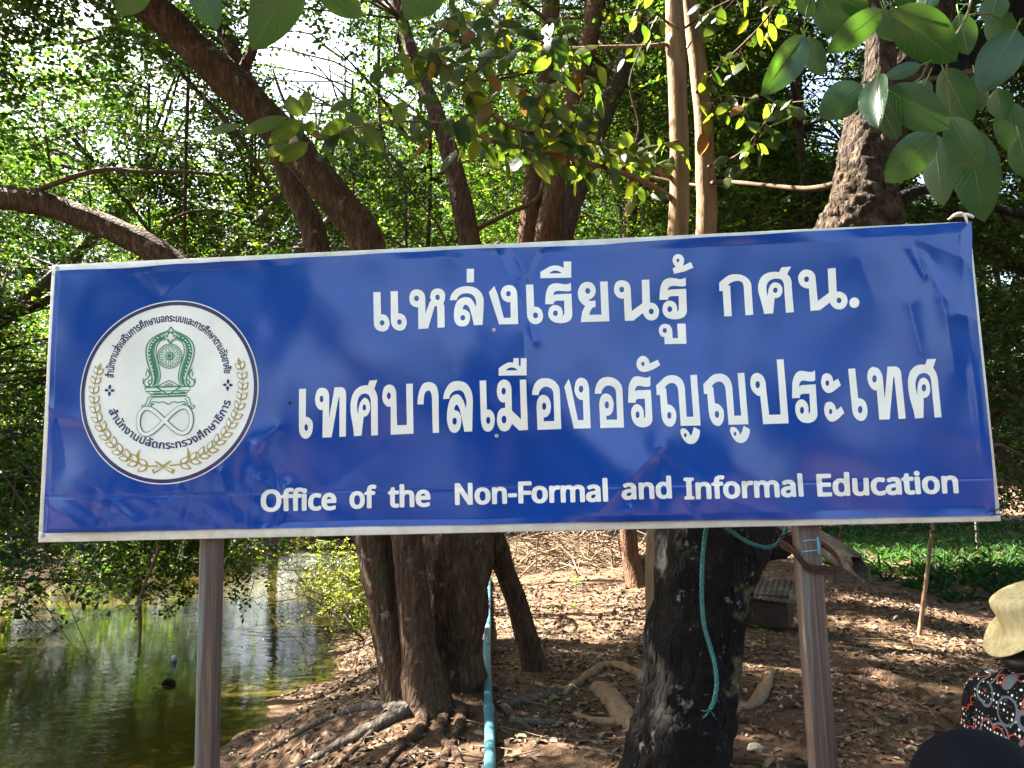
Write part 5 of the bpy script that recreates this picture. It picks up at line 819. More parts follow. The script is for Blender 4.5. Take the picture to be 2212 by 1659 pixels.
c = mix(t, ramp(t, n2, [(.40, 0), (.62, .75)]), c, (.10, .066, .042)); c = mix(t, ramp(t, n2, [(.26, .8), (.40, 0)]), c, (.045, .028, .018))
c = mix(t, ramp(t, vor(t, v, 26), [(.12, .55), (.24, 0)]), c, (.15, .105, .068)); t.links.new(c, b.inputs['Base Color']); b.inputs['Roughness'].default_value = .95; b.inputs['Specular IOR Level'].default_value = .15
bump(t, b, mth(t, 'ADD', n2, mth(t, 'MULTIPLY', n3, .5)), .9, .03); M_soil = m
ground = np_mesh('ground', np.stack([gx, gy, gzv], -1).reshape(-1, 3), np.stack([idx[:-1, :-1], idx[:-1, 1:], idx[1:, 1:], idx[1:, :-1]], -1).reshape(-1, 4), M_soil, smooth=True)
tag(ground, kind='structure')
m, t, b, o = mat('pond_water'); v = coords(t, (1, 2.6, 1))
b.inputs['Roughness'].default_value = .03; b.inputs['IOR'].default_value = 1.33
c = ramp(t, noi(t, coords(t), .5, 4), [(.3, (.012, .011, .002)), (.7, (.036, .028, .005))]); t.links.new(c, b.inputs['Base Color']); b.inputs['Specular IOR Level'].default_value = .6
h = mth(t, 'ADD', noi(t, v, 2.2, 3, .55, .5), mth(t, 'MULTIPLY', noi(t, v, 14, 3, .5, .4), .16)); bump(t, b, h, .09, .05); M_water = m
wx = np.array((-60, -.3)); wy = np.array((-30, 60.0))
wV = np.array([(-60, -30, WZ), (-.3, -30, WZ), (-.3, 60, WZ), (-60, 60, WZ)])
water = np_mesh('water', wV, np.array([(0, 1, 2, 3)]), M_water); tag(water, kind='structure')

# ================================================================ FOLIAGE
RNG = np.random.default_rng(7)
VOID = [(640, 85, 100, .95), (700, 175, 85, .9), (380, 215, 75, .9), (120, 110, 55, .8), (300, 120, 45, .8), (590, 250, 60, .7), (250, 300, 45, .7), (455, 330, 40, .7), (480, 440, 25, .5), (1755, 170, 70, .95), (1795, 290, 60, .9), (1740, 300, 40, .7),
        (1840, 60, 50, .8), (2005, 385, 60, .97), (2165, 590, 50, .95), (2030, 130, 40, .9), (2140, 30, 60, .9), (2190, 180, 35, .9), (1960, 500, 45, .8), (2180, 400, 35, .8), (560, 20, 60, .9), (850, 230, 40, .5), (200, 25, 45, .8)]
SHAFT = [((-.3, 8.4, 0), 1.3), ((.15, 9.4, 0), 1.4), ((.7, 10.8, 0), 1.5), ((-.2, 12, 0), 1.3), ((1.2, 13, 0), 1.5), ((.25, 3.95, .7), .22), ((.35, 4.0, 1.1), .25), ((1.95, 4.3, 2.7), .8), ((2.0, 4.3, 3.2), .6), ((-.9, 7.4, 0), .35), ((.2, 7.0, 0), .30),
         ((-2.2, 9.5, .2), 1.1), ((-1.9, 7.6, 0), .40), ((-1.55, 6.3, 0), .35), ((-1.5, 4.9, 0), .28), ((-.95, 4.75, 0), .36), ((-2.0, 5.5, -.2), .3), ((-.1, 4.6, 0), .2), ((.9, 5.0, 0), .2), ((2.95, 8.1, 0), .50), ((3.0, 6.9, 0), .50), ((3.6, 7.3, -.1), .45), ((2.6, 6.0, 0), .40), ((1.35, 6.6, 0), .5), ((4.4, 9.4, -.2), .6), ((.15, 5.2, 0), .15),
         ((1.15, 5.5, 4.3), .6), ((1.15, 5.5, 3.3), .45), ((1.15, 5.5, 2.6), .35), ((2.1, 4.55, 3.1), .30), ((2.0, 4.5, 2.5), .2), ((1.1, 10.4, .8), .5), ((1.3, 2.4, 1.1), .12), ((-3.0, 5.5, 3.2), .25), ((-2.0, 5.3, 2.4), .22), ((1.7, 5.2, 3.9), .9), ((.5, 6, 3.8), .6), ((-5, 9, 3), 1.0), ((-4, 10, 2.4), 1.0), ((-1.5, 9.5, 2.6), 1.0), ((5.6, 13.5, -.2), .35), ((8, 15, -.2), .5)]
def keep(Cn, rng, near=5.4, front=True, strength=1.0):
    """gaps in the canopy: open sky, sun reaching the ground, nothing hanging before the board"""
    k = np.ones(len(Cn), bool); d = (Cn - CAMP) @ RCW; z = -d[:, 2]
    u = 1106 + F2212 * d[:, 0] / np.maximum(z, .1); v = 829.5 - F2212 * d[:, 1] / np.maximum(z, .1)
    vis = (z > .3) & (u > -200) & (u < 2400) & (v > -160) & (v < 1800)
    if front: k &= ~(vis & (z < near))
    k &= ~((Cn[:, 1] < 1.5) & (Cn[:, 1] > -5) & (Cn[:, 0] > -6) & (Cn[:, 2] < 3.9))
    for a, b_, r, p in VOID:
        dd = np.hypot(u - a, (v - b_) * 1.15) / (r * 1.05)
        k &= ~(vis & (rng.random(len(Cn)) < p * strength * np.clip(1.45 - dd, 0, 1) * 1.5))
    for q, r in SHAFT:
        e = Cn - np.array(q); al = e @ SUN; dist = np.linalg.norm(e - al[:, None] * SUN, axis=1)
        k &= ~((al > .25) & (rng.random(len(Cn)) < 1.0 * np.clip(1.25 - dist / r, 0, 1) * 2.2))
    return k
NT = [0]
def blob_pts(blobs, dens, rng):
    out = []
    for (c, r) in blobs:
        r = np.array(r if hasattr(r, '__len__') else (r, r, r * .8)); n = int(dens * r.prod() * 4.19)
        q = unit(rng.normal(size=(n, 3))) * (rng.random((n, 1)) ** .45); out.append(np.array(c) + q * r)
    return np.concatenate(out)
def sprays(Cn, rng, nl=14, tl=.45, ll=.04, ww=.62, kind='kite', droop=.25, flat=.55, spread=1.0):
    """leafy twigs starting at the points Cn -> (leaf geometry, twig geometry)"""
    n = len(Cn); D = rng.normal(size=(n, 3)) * (1, 1, flat) * spread; D[:, 2] -= droop * .6; D = unit(D); T = tl * rng.uniform(.6, 1.3, n)
    up = unit(np.array((0, 0, 1.0)) + rng.normal(size=(n, 3)) * .35); S = unit(np.cross(D, up)); Nn = np.cross(S, D)
    tt = np.linspace(.12, 1, nl); sg = np.where(np.arange(nl) % 2, 1.0, -1.0)
    P = Cn[:, None] + D[:, None] * (tt[None, :, None] * T[:, None, None]); P[:, :, 2] -= droop * (tt ** 2)[None] * T[:, None] * .5
    A = D[:, None] * .55 + S[:, None] * (sg * (1 - .75 * (tt > .97)))[None, :, None] + rng.normal(size=(n, nl, 3)) * .28
    N = Nn[:, None] + rng.normal(size=(n, nl, 3)) * .38
    L = ll * rng.uniform(.65, 1.25, (n, nl)); W = L * ww * rng.uniform(.85, 1.15, (n, nl))
    lv = leaf_geo(P.reshape(-1, 3), A.reshape(-1, 3), N.reshape(-1, 3), L.ravel(), W.ravel(), kind, droop=.12)
    e = Cn + D * T[:, None]; e[:, 2] -= droop * T * .5
    tw = prism_geo(Cn, e, np.full(n, .0032), np.full(n, .0012), 3); return lv, tw
def wavy(a, b_, rng, k=6, amp=.08):
    a, b_ = np.array(a, float), np.array(b_, float); L = np.linalg.norm(b_ - a); t_ = np.linspace(0, 1, k)[:, None]
    return a + (b_ - a) * t_ + np.cumsum(rng.normal(size=(k, 3)), 0) * amp * L / k * np.sin(np.pi * t_) + np.array((0, 0, .10 * L)) * np.sin(np.pi * t_)
def branches(mb, trunk, blobs, rng, per=3, r0=.03, amp=.12):
    """limbs from points along a trunk polyline out to the leaf masses"""
    T = np.array(trunk, float)
    for c, r in blobs:
        for _ in range(per):
            rr = np.array(r if hasattr(r, '__len__') else (r, r, r)); e = np.array(c) + rng.normal(size=3) * rr * .45
            i = int(np.clip(np.argmin(np.abs(T[:, 2] - (e[2] - .7))), 0, len(T) - 1)); P = wavy(T[i], e, rng, 6, amp)
            ra = r0 * rng.uniform(.5, 1.1); mb.tube(P, np.linspace(ra, ra * .25, 6), 5, caps=False)
def canopy_tree(name, label, trunk, rad, blobs, dens, m_leaf, m_bark, seed, group=None, ll=.04, nl=14, tl=.45, kind='kite', per=3, r0=.03, amp=.10, near=5.4, cat='tree', extra=None, ridge=.0, n=12, ww=.62, droop=.25, front=True, vs=1.0):
    rng = np.random.default_rng(seed); base = Vector(trunk[0]); T = empty(name, base, label, cat, group)
    mb = MB(); mb.tube([Vector(p) for p in trunk], rad, n, amp=amp, fr=5, seg=.14, seed=seed, ridge=ridge); mb.build('trunk', m_bark, T)
    if extra:
        for pts, rr, nm in extra:
            mb = MB(); mb.tube([Vector(p) for p in pts], rr, 10, amp=amp, fr=5, seg=.14, seed=seed + 3, ridge=ridge); mb.build(nm, m_bark, T)
    if blobs:
        mb = MB(); branches(mb, trunk, blobs, rng, per, r0); 
        Cn = blob_pts(blobs, dens, rng); Cn = Cn[keep(Cn, rng, near, front, vs)]
        lv, tw = sprays(Cn, rng, nl, tl, ll, ww, kind, droop)
        if mb.v: mb.build('branch', M_twig, T)
        np_mesh('twig', *tw, M_twig, T); np_mesh('crown', *lv, m_leaf, T)
    return T
def auto_blobs(x, y, z0, z1, rng, n=8, sx=1.6, r=(.9, 1.5)):
    return [((x + rng.uniform(-sx, sx), y + rng.uniform(-sx, sx) * .8, z0 + (z1 - z0) * (k + rng.random()) / n), tuple(rng.uniform(*r, 3) * (1, 1, .75))) for k in range(n)]

# ---- many-stemmed tree on the bank, behind the board
T1 = empty('bank_tree', gnd(960, 1530), 'large many-stemmed brown tree on the bank, its thick stem leaning to the upper left', 'tree')
def stem(parent, pts, radpx, m_, name='stem', n=18, amp=.10, ridge=.05, seed=0.0, seg=.07, lab=None, fr=4.5):
    P = [at(u, v, Y) for u, v, Y in pts]; rr = [px(r, p[2]) for r, p in zip(radpx, pts)]; mb = MB(); mb.tube(P, rr, n, amp=amp, fr=fr, seg=seg, seed=seed, ridge=ridge); o_ = mb.build(name, m_, parent)
    if lab: o_['label'] = lab
    return P
stem(T1, [(872, 1570, 5.35), (868, 1500, 5.38), (850, 1400, 5.42), (832, 1290, 5.45), (808, 1170, 5.5), (745, 850, 5.55), (682, 520, 5.65), (640, 420, 5.7), (590, 300, 5.8), (540, 190, 5.9), (480, 60, 6.0), (400, -120, 6.2)], [52, 42, 38, 38, 41, 34, 29, 26, 22, 19, 17, 13], M_bark_brown, seed=1)
stem(T1, [(935, 1580, 5.2), (925, 1500, 5.25), (905, 1400, 5.28), (893, 1290, 5.3), (880, 1170, 5.3), (845, 850, 5.3), (795, 533, 5.25), (742, 450, 5.2), (680, 372, 5.15), (612, 295, 5.1), (525, 203, 5.05), (420, 103, 5.0), (312, 0, 4.95), (140, -150, 4.9)], [64, 48, 38, 34, 31, 36, 40, 39, 38, 40, 42, 40, 40, 34], M_bark_brown, seed=2, lab='thick pale-speckled stem leaning to the upper left')
main = stem(T1, [(985, 1580, 5.7), (985, 1500, 5.7), (985, 1400, 5.7), (990, 1280, 5.7), (990, 1170, 5.75), (1000, 1000, 5.8), (1015, 800, 5.9), (1015, 620, 6.1)], [92, 66, 54, 64, 72, 66, 50, 30], M_bark_brown, n=26, ridge=.09, seed=3)
stem(T1, [(1010, 900, 6.0), (1015, 620, 6.2), (1012, 513, 6.3), (975, 342, 6.4), (940, 240, 6.5), (905, 154, 6.6), (866, 40, 6.7), (830, -80, 6.8)], [32, 28, 25, 21, 18, 16, 14, 12], M_bark_brown, seed=4)
stem(T1, [(1166, 1480, 6.35), (1150, 1420, 6.3), (1122, 1320, 6.22), (1092, 1235, 6.1), (1062, 1150, 6.0), (1022, 1020, 5.9)], [30, 25, 22, 22, 26, 28], M_bark_brown, seed=5, ridge=.02, lab='thin leaning stem propped against the right of the trunk')
stem(T1, [(1010, 1050, 5.9), (900, 940, 5.8), (760, 800, 5.8), (600, 700, 5.9), (430, 600, 6.0), (330, 540, 6.0), (270, 508, 6.0), (200, 478, 6.0), (130, 452, 6.0), (60, 434, 6.0), (-20, 428, 6.05), (-140, 455, 6.2)], [34, 32, 30, 30, 30, 29, 28, 27, 27, 30, 26, 20], M_bark_brown, name='limb', seed=6, lab='dark limb reaching level to the far left')
stem(T1, [(60, 420, 6.0), (110, 400, 5.95), (165, 380, 5.9), (230, 366, 5.9), (300, 371, 5.9), (380, 371, 5.9), (480, 378, 6.0)], [9, 7, 6.5, 6, 5, 4.5, 3], M_twig, name='limb', n=8, seed=7, ridge=0)
stem(T1, [(505, 180, 5.1), (535, 130, 5.2), (560, 60, 5.3), (575, 0, 5.4), (560, -80, 5.5)], [10, 13, 11, 10, 8], M_bark_brown, name='limb', n=10, seed=8)
stem(T1, [(690, 380, 5.2), (650, 290, 5.3), (610, 210, 5.4), (590, 150, 5.5)], [6, 6, 4, 2], M_twig, name='limb', n=8, seed=9, ridge=0)
def root(parent, pts, radpx, m_, seed=0.0, sink=.30, n=10, lift=None, name='root'):
    """root lying half in the soil; pixel path dropped on the terrain"""
    P = []; rr = []
    for (u, v), r in zip(pts, radpx):
        z = 0.0
        for _ in range(6): q = gnd(u, v, z); z = gz(q.x, q.y)
        ra = px(r * .9, q.y); P.append(Vector((q.x, q.y, z + ra * sink))); rr.append(ra)
    mb = MB(); mb.tube(P, rr, n, amp=.34, fr=11, seg=.03, seed=seed, flat=.8); return mb.build(name, m_, parent)
root(T1, [(880, 1540), (820, 1570), (760, 1600), (680, 1640), (600, 1680)], [26, 20, 16, 12, 7], M_bark_grey, 1)
root(T1, [(915, 1545), (905, 1585), (860, 1620), (830, 1660), (800, 1720)], [18, 14, 12, 9, 7], M_bark_brown, 2)
root(T1, [(960, 1550), (950, 1590), (985, 1630), (1000, 1680)], [15, 12, 10, 7], M_bark_brown, 2.5)
root(T1, [(860, 1530), (800, 1590), (740, 1650), (700, 1690)], [15, 11, 9, 6], M_bark_brown, 3)
root(T1, [(1000, 1540), (985, 1590), (960, 1640), (950, 1700)], [18, 13, 10, 8], M_bark_brown, 4)
root(T1, [(1080, 1520), (1105, 1545), (1125, 1560), (1150, 1580)], [12, 9, 7, 5], M_bark_grey, 5)
root(T1, [(1060, 1530), (1065, 1570), (1055, 1620), (1045, 1670)], [14, 12, 9, 8], M_bark_grey, 6)
root(T1, [(1085, 1525), (1140, 1515), (1200, 1500), (1260, 1480)], [11, 12, 10, 6], M_bark_grey, 7)
root(T1, [(1100, 1560), (1170, 1563), (1220, 1565)], [8, 10, 6], M_bark_grey, 8)
root(T1, [(870, 1535), (790, 1530), (700, 1560), (620, 1600), (550, 1640)], [18, 13, 9, 7, 5], M_bark_grey, 9)
rng = np.random.default_rng(3)
tb = [((-4.2, 5.6, 5.6), 1.5), ((-2.6, 4.6, 6.2), 1.3), ((-5.6, 7.0, 5.0), 1.5), ((-1.2, 6.6, 6.8), 1.5), ((-3.4, 7.8, 6.6), 1.6), ((-6.2, 4.4, 6.4), 1.6), ((-.2, 4.2, 6.6), 1.2), ((-4.4, 3.2, 6.2), 1.3), ((-2.2, 8.2, 5.2), 1.2)]
mb = MB(); branches(mb, [main[-1], at(866, 40, 6.7), at(830, -80, 6.8)], tb, rng, 2, .016, .2); mb.build('branch', M_twig, T1)
shade_tb = [((x_, y_, 1.9 + .70 * y_ + 1.0 + 1.2 * ((i * 7) % 3) / 2), (1.5, 1.4, .7)) for i, (x_, y_) in enumerate([(-8, 5), (-6.2, 7.4), (-6.4, 4.6), (-4.8, 6.2), (-4.6, 8.8), (-3.2, 5.0), (-3.0, 7.4), (-2.8, 10), (-1.6, 6.0), (-1.4, 8.6), (-.2, 5.0), (-.2, 7.2), (0, 9.8), (1.4, 6.2), (1.2, 8.6), (2.8, 5.2), (2.8, 7.6), (-7.2, 9.8), (-5, 11.2), (4.2, 6.4), (-1, 12), (2, 11.5), (-5.6, 3.4), (-3.6, 3.4), (-1.6, 3.6)])]  # leaf masses above the view, added to shade the ground
Cn = np.concatenate([blob_pts(tb, 95, rng), blob_pts(shade_tb, 60, rng)]); Cn = Cn[keep(Cn, rng, 4.4)]; lv, tw = sprays(Cn, rng, 14, .5, .062); np_mesh('twig', *tw, M_twig, T1); np_mesh('crown', *lv, M_leaf_dark, T1)

# ---- dark trunk right of the middle
T2 = empty('dark_tree', gnd(1450, 1720), 'thick blackened trunk behind the right half of the board, its rough top rising over it', 'tree')
stem(T2, [(1440, 1800, 3.95), (1448, 1720, 3.98), (1462, 1640, 4.0), (1478, 1540, 4.05), (1492, 1450, 4.08), (1505, 1340, 4.1), (1520, 1240, 4.12), (1540, 1150, 4.15), (1590, 1000, 4.2), (1680, 800, 4.3)], [128, 116, 106, 98, 94, 98, 104, 112, 100, 92], M_bark_dark, name='trunk', n=48, amp=.13, fr=6, ridge=.035, seg=.03, seed=11)
stem(T2, [(1640, 900, 4.25), (1730, 700, 4.35), (1805, 580, 4.4), (1858, 480, 4.4), (1868, 400, 4.42), (1876, 330, 4.45), (1892, 262, 4.5), (1898, 190, 4.5)], [84, 84, 82, 80, 64, 60, 62, 46], M_bark_rough, name='trunk', n=84, amp=.12, fr=19, ridge=.035, seg=.013, seed=12, lab='rough brown upper trunk in the sun')
stem(T2, [(1892, 240, 4.5), (1900, 160, 4.5), (1900, 80, 4.5), (1888, -20, 4.5), (1870, -120, 4.5)], [42, 34, 30, 28, 24], M_bark_rough, name='limb', amp=.1, seed=13)
stem(T2, [(1900, 290, 4.5), (1945, 205, 4.55), (1985, 120, 4.6), (2020, 40, 4.65), (2060, -60, 4.7)], [44, 42, 38, 36, 30], M_bark_rough, name='limb', amp=.2, seed=14, n=24, seg=.05)
stem(T2, [(1960, 190, 4.6), (2040, 160, 4.7), (2100, 110, 4.8), (2160, 60, 4.9), (2240, -20, 5)], [36, 30, 24, 20, 18], M_bark_dark, name='limb', amp=.15, seed=15)
stem(T2, [(1600, 1150, 4.3), (1650, 1170, 4.4), (1690, 1160, 4.5), (1735, 1090, 4.6)], [50, 40, 34, 28], M_bark_dark, name='limb', amp=.2, seed=16)
stem(T2, [(1810, 398, 4.5), (1740, 408, 4.7), (1650, 400, 5.0), (1555, 393, 5.4), (1500, 400, 5.8), (1400, 380, 6.2)], [8, 6, 5, 5, 4, 3], M_twig, name='limb', n=8, seed=17, ridge=0)
stem(T2, [(1920, 440, 4.6), (1985, 412, 4.7), (2050, 410, 4.9), (2120, 440, 5.0), (2230, 470, 5.2)], [14, 11, 9, 9, 8], M_bark_dark, name='limb', n=10, seed=18, ridge=0)
root(T2, [(1440, 1640), (1400, 1600), (1350, 1560), (1310, 1505), (1285, 1490)], [16, 20, 26, 25, 18], M_bark_tan, 21)
root(T2, [(1400, 1590), (1350, 1565), (1290, 1560), (1240, 1545)], [14, 12, 10, 8], M_bark_tan, 22)
root(T2, [(1420, 1520), (1395, 1470), (1360, 1450), (1310, 1440), (1250, 1475), (1220, 1500)], [14, 13, 12, 11, 10, 7], M_bark_tan, 23)
root(T2, [(1540, 1560), (1620, 1560), (1700, 1590), (1780, 1620), (1850, 1640)], [16, 15, 15, 13, 9], M_bark_brown, 24)
root(T2, [(1560, 1520), (1620, 1530), (1648, 1500), (1665, 1450)], [13, 12, 15, 9], M_bark_tan, 25)
root(T2, [(1520, 1640), (1620, 1650), (1720, 1655), (1800, 1650)], [13, 11, 10, 8], M_bark_brown, 26)
root(T2, [(1790, 1455), (1860, 1455), (1920, 1470), (1980, 1500), (2040, 1540), (2090, 1580)], [11, 15, 16, 15, 12, 8], M_bark_brown, 27)
root(T2, [(1690, 1530), (1800, 1500), (1930, 1520), (2000, 1560), (2060, 1600)], [6, 7, 8, 7, 5], M_bark_brown, 28)
rng = np.random.default_rng(5)
tb = [((3.2, 4.8, 5.6), 1.4), ((4.6, 5.6, 5.0), 1.4), ((2.0, 6.2, 6.2), 1.4), ((5.4, 7.0, 5.6), 1.5), ((1.0, 4.6, 6.4), 1.2), ((5.0, 3.8, 5.0), 1.2), ((3.6, 3.2, 5.4), 1.0), ((5.6, 5.2, 3.6), .9), ((5.2, 6.6, 2.9), 1.0)]
mb = MB(); branches(mb, [at(1898, 190, 4.5), at(1888, -20, 4.5), at(1870, -120, 4.5)], tb, rng, 2, .016, .2); mb.build('branch', M_twig, T2)
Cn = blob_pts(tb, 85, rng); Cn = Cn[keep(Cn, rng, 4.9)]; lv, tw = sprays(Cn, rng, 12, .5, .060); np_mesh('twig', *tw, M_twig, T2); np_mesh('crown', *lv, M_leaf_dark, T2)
tb = [((x_, y_, 5.1 + .4 * math.sin(3 * x_ + y_)), (1.5, 1.4, .7)) for x_, y_ in ((-3, .2), (-1, .0), (1, .2), (3, .0), (-2.6, 2.0), (0, 2.4), (2.5, 2.2), (4.6, 1.6), (-4, -1.6), (1.2, -1.8), (3.4, -1.8), (-1.4, -2), (5.4, -.4))]  # unseen canopy over board and viewer, added to shade the ground
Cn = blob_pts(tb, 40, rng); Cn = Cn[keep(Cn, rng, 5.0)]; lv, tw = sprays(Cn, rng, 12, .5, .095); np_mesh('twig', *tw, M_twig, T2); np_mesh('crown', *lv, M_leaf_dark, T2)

# ---- twin tan stems with long leafy side shoots
T3 = empty('twin_stem_tree', at(1440, 1530, 5.5), 'young tree of two smooth tan stems rising behind the board, its shoots reaching left', 'tree')
stem(T3, [(1432, 1540, 5.5), (1425, 1400, 5.5), (1418, 1250, 5.5), (1420, 1150, 5.5), (1440, 850, 5.5), (1465, 490, 5.5), (1467, 330, 5.5), (1464, 200, 5.5), (1460, 100, 5.5), (1456, 0, 5.5), (1450, -150, 5.5)], [30, 27, 24, 22, 22, 22, 21, 21, 23, 20, 18], M_bark_tan, amp=.06, ridge=0, seed=31, n=16)
stem(T3, [(1470, 1530, 5.6), (1480, 1200, 5.6), (1510, 800, 5.6), (1526, 490, 5.6), (1524, 380, 5.6), (1521, 280, 5.6), (1512, 180, 5.6), (1500, 80, 5.6), (1488, 0, 5.6), (1470, -150, 5.6)], [28, 25, 23, 23, 22, 20, 20, 19, 18, 16], M_bark_tan, amp=.06, ridge=0, seed=32, n=16)
SH_ = [([(1450, 428, 5.5), (1400, 397, 5.2), (1344, 373, 5.0), (1242, 345, 4.7), (1139, 321, 4.4), (1054, 301, 4.2), (989, 273, 4.0), (917, 263, 3.9), (811, 265, 3.8), (720, 285, 3.7), (640, 262, 3.6)], [7, 7, 6.5, 6, 5.5, 5.5, 5, 3.5, 2.5, 2, 1.5]),
       ([(1450, 383, 5.5), (1378, 345, 5.2), (1310, 314, 4.9), (1225, 294, 4.6), (1139, 284, 4.4), (1088, 263, 4.2), (1037, 222, 4.1), (996, 178, 4.0), (965, 144, 3.9), (945, 90, 3.9), (975, 40, 3.9), (985, -30, 3.9)], [6, 6.5, 6.5, 6, 6, 5.5, 5, 4, 3.5, 3, 2.5, 2]),
       ([(1450, 95, 5.5), (1380, 100, 5.3), (1310, 101, 5.1), (1208, 101, 4.8), (1105, 68, 4.6), (989, 44, 4.4), (900, 60, 4.3)], [5, 4, 3.5, 3, 2.5, 2, 1.5]),
       ([(965, 144, 3.9), (900, 120, 3.9), (840, 130, 3.9)], [3, 2, 1.2]), ([(1242, 345, 4.7), (1200, 250, 4.6), (1130, 190, 4.5), (1080, 170, 4.4)], [3, 2.5, 2, 1.2]),
       ([(1225, 294, 4.6), (1260, 200, 4.6), (1240, 120, 4.6), (1210, 30, 4.6)], [3, 2.5, 2, 1.4]), ([(1480, 300, 5.5), (1400, 320, 5.2), (1310, 335, 5.0), (1260, 300, 4.9)], [3, 2.5, 2, 1.3]),
       ([(1525, 300, 5.5), (1545, 215, 5.3), (1600, 210, 5.2), (1640, 215, 5.1)], [3, 2.5, 2, 1.2]), ([(1505, 200, 5.5), (1560, 140, 5.2), (1640, 60, 5.0), (1690, -10, 4.8)], [3.5, 3, 2.5, 2]),
       ([(1480, 60, 5.5), (1540, 20, 5.3), (1600, -10, 5.2)], [3, 2.5, 2]), ([(1530, 360, 5.5), (1600, 330, 5.2), (1680, 235, 4.9), (1760, 215, 4.6)], [3, 2.5, 2, 1.2]),
       ([(1455, 60, 5.5), (1400, 20, 5.3), (1330, 30, 5.1), (1270, 10, 5)], [3, 2.5, 2, 1.5]), ([(1139, 321, 4.4), (1180, 240, 4.4), (1170, 160, 4.4)], [3, 2, 1.3]), ([(1344, 373, 5), (1380, 280, 4.9), (1360, 180, 4.8), (1390, 90, 4.8)], [3, 2.5, 2, 1.2]),
       ([(1000, 180, 4), (1060, 120, 4.1), (1080, 40, 4.2), (1060, -40, 4.2)], [3, 2.5, 2, 1.5])]
rng = np.random.default_rng(12); LP, LA, LN, LL, LW, PT = [], [], [], [], [], []
for pts, rp in SH_:
    stem(T3, pts, rp, M_bark_tan if rp[0] > 4.5 else M_twig, name='shoot', n=6, amp=.1, ridge=0, seg=.05)
    P = np.array([at(*p) for p in pts]); s_ = np.r_[0, np.cumsum(np.linalg.norm(np.diff(P, axis=0), axis=1))]; nlv = int(s_[-1] / .030) + 5
    for k in range(nlv):
        q = s_[-1] * (.12 + .88 * (k + rng.random()) / nlv); c = np.array([np.interp(q, s_, P[:, i]) for i in range(3)])
        if any(np.linalg.norm((c - np.array(q_)) - ((c - np.array(q_)) @ SUN) * SUN) < r__ for q_, r__ in (((1.95, 4.3, 2.6), .28), ((2.0, 4.3, 3.0), .25), ((1.9, 4.25, 2.3), .2))): continue
        a = rng.normal(size=3) * (1, .7, .5) + (0, 0, -.75); a = unit(a); pet = rng.uniform(.03, .16); st = c + unit(rng.normal(size=3) * (1, 1, .6) + (0, 0, -.3)) * pet; PT.append((c, st))
        LP.append(st); LA.append(a); LN.append(np.array((rng.normal() * .6, -1 + rng.normal() * .5, .8 + rng.normal() * .4))); L = rng.uniform(.085, .18) * (1 if c[1] < 4.7 else .9); LL.append(L); LW.append(L * rng.uniform(.46, .62))
PT = np.array(PT); np_mesh('petiole', *prism_geo(PT[:, 0], PT[:, 1], np.full(len(PT), .0016), np.full(len(PT), .001), 3), M_twig, T3)
def blade_geo(P, A, N, L, W, k=7, droop=.14, fold=.18, curl=None):
    """broad leaves with a folded midrib, a drooping tip and a real outline"""
    A = unit(np.asarray(A, float)); S = unit(np.cross(A, N)); N = np.cross(S, A); P = np.asarray(P, float); L = np.asarray(L); W = np.asarray(W); n = len(P); tt = np.linspace(0, 1, k)
    prof = np.sin(np.pi * tt ** .92) ** .62 * (1 - .12 * tt ** 3); prof[-1] = .012; prof[0] = .02
    curl = np.zeros(n) if curl is None else np.asarray(curl); cols = (-1, -.5, 0, .5, 1); V = np.zeros((n, k, 5, 3))
    for j, s_ in enumerate(cols):
        w_ = prof[None] * W[:, None] / 2 * s_; lift = fold * np.abs(w_) - (droop + curl[:, None]) * (tt ** 2)[None] * L[:, None] - .10 * np.abs(s_) ** 3 * prof[None] * W[:, None] + .012 * np.sin(tt * 19 + j * 2.1)[None] * W[:, None] * abs(s_)
        V[:, :, j] = P[:, None] + A[:, None] * (tt[None, :, None] * L[:, None, None]) + S[:, None] * w_[..., None] + N[:, None] * lift[..., None]
    f = np.array([(i * 5 + j, i * 5 + j + 1, (i + 1) * 5 + j + 1, (i + 1) * 5 + j) for i in range(k - 1) for j in range(4)]); F = (np.arange(n)[:, None, None] * k * 5 + f[None]).reshape(-1, 4); return V.reshape(-1, 3), F
np_mesh('foliage', *blade_geo(LP, LA, np.array(LN), LL, LW, curl=rng.uniform(-.1, .25, len(LP))), M_leaf_mid, T3, smooth=True)
tb = [((.4, 6.4, 6.6), 1.2), ((2.2, 6.0, 6.8), 1.2), ((1.2, 5.0, 7.0), 1.0)]; Cn = blob_pts(tb, 24, rng); Cn = Cn[keep(Cn, rng, 5.2)]; lv, tw = sprays(Cn, rng, 8, .5, .11, .5, 'hex', .5); np_mesh('twig', *tw, M_twig, T3); np_mesh('crown', *lv, M_leaf_mid, T3)

# ---- three-stemmed tree farther back
T5 = empty('three_stem_tree', at(985, 1390, 7.6), 'brown tree of three forked stems behind the middle of the board', 'tree')
stem(T5, [(985, 1395, 7.6), (1000, 1300, 7.6), (1040, 1120, 7.6), (1120, 800, 7.6), (1142, 513, 7.6), (1164, 308, 7.6), (1185, 137, 7.6), (1190, 0, 7.6), (1196, -140, 7.6)], [34, 32, 28, 25, 23, 21, 21, 21, 19], M_bark_red, seed=41)
stem(T5, [(1100, 900, 7.5), (1150, 700, 7.4), (1178, 513, 7.3), (1210, 350, 7.3), (1231, 239, 7.3), (1265, 120, 7.3), (1289, 0, 7.3), (1310, -140, 7.3)], [24, 24, 24, 22, 20, 21, 22, 20], M_bark_red, seed=42)
stem(T5, [(1130, 850, 7.7), (1190, 640, 7.6), (1218, 496, 7.6), (1279, 308, 7.6), (1335, 171, 7.6), (1392, 51, 7.6), (1450, -80, 7.6)], [26, 25, 25, 24, 22, 22, 20], M_bark_grey, seed=43)
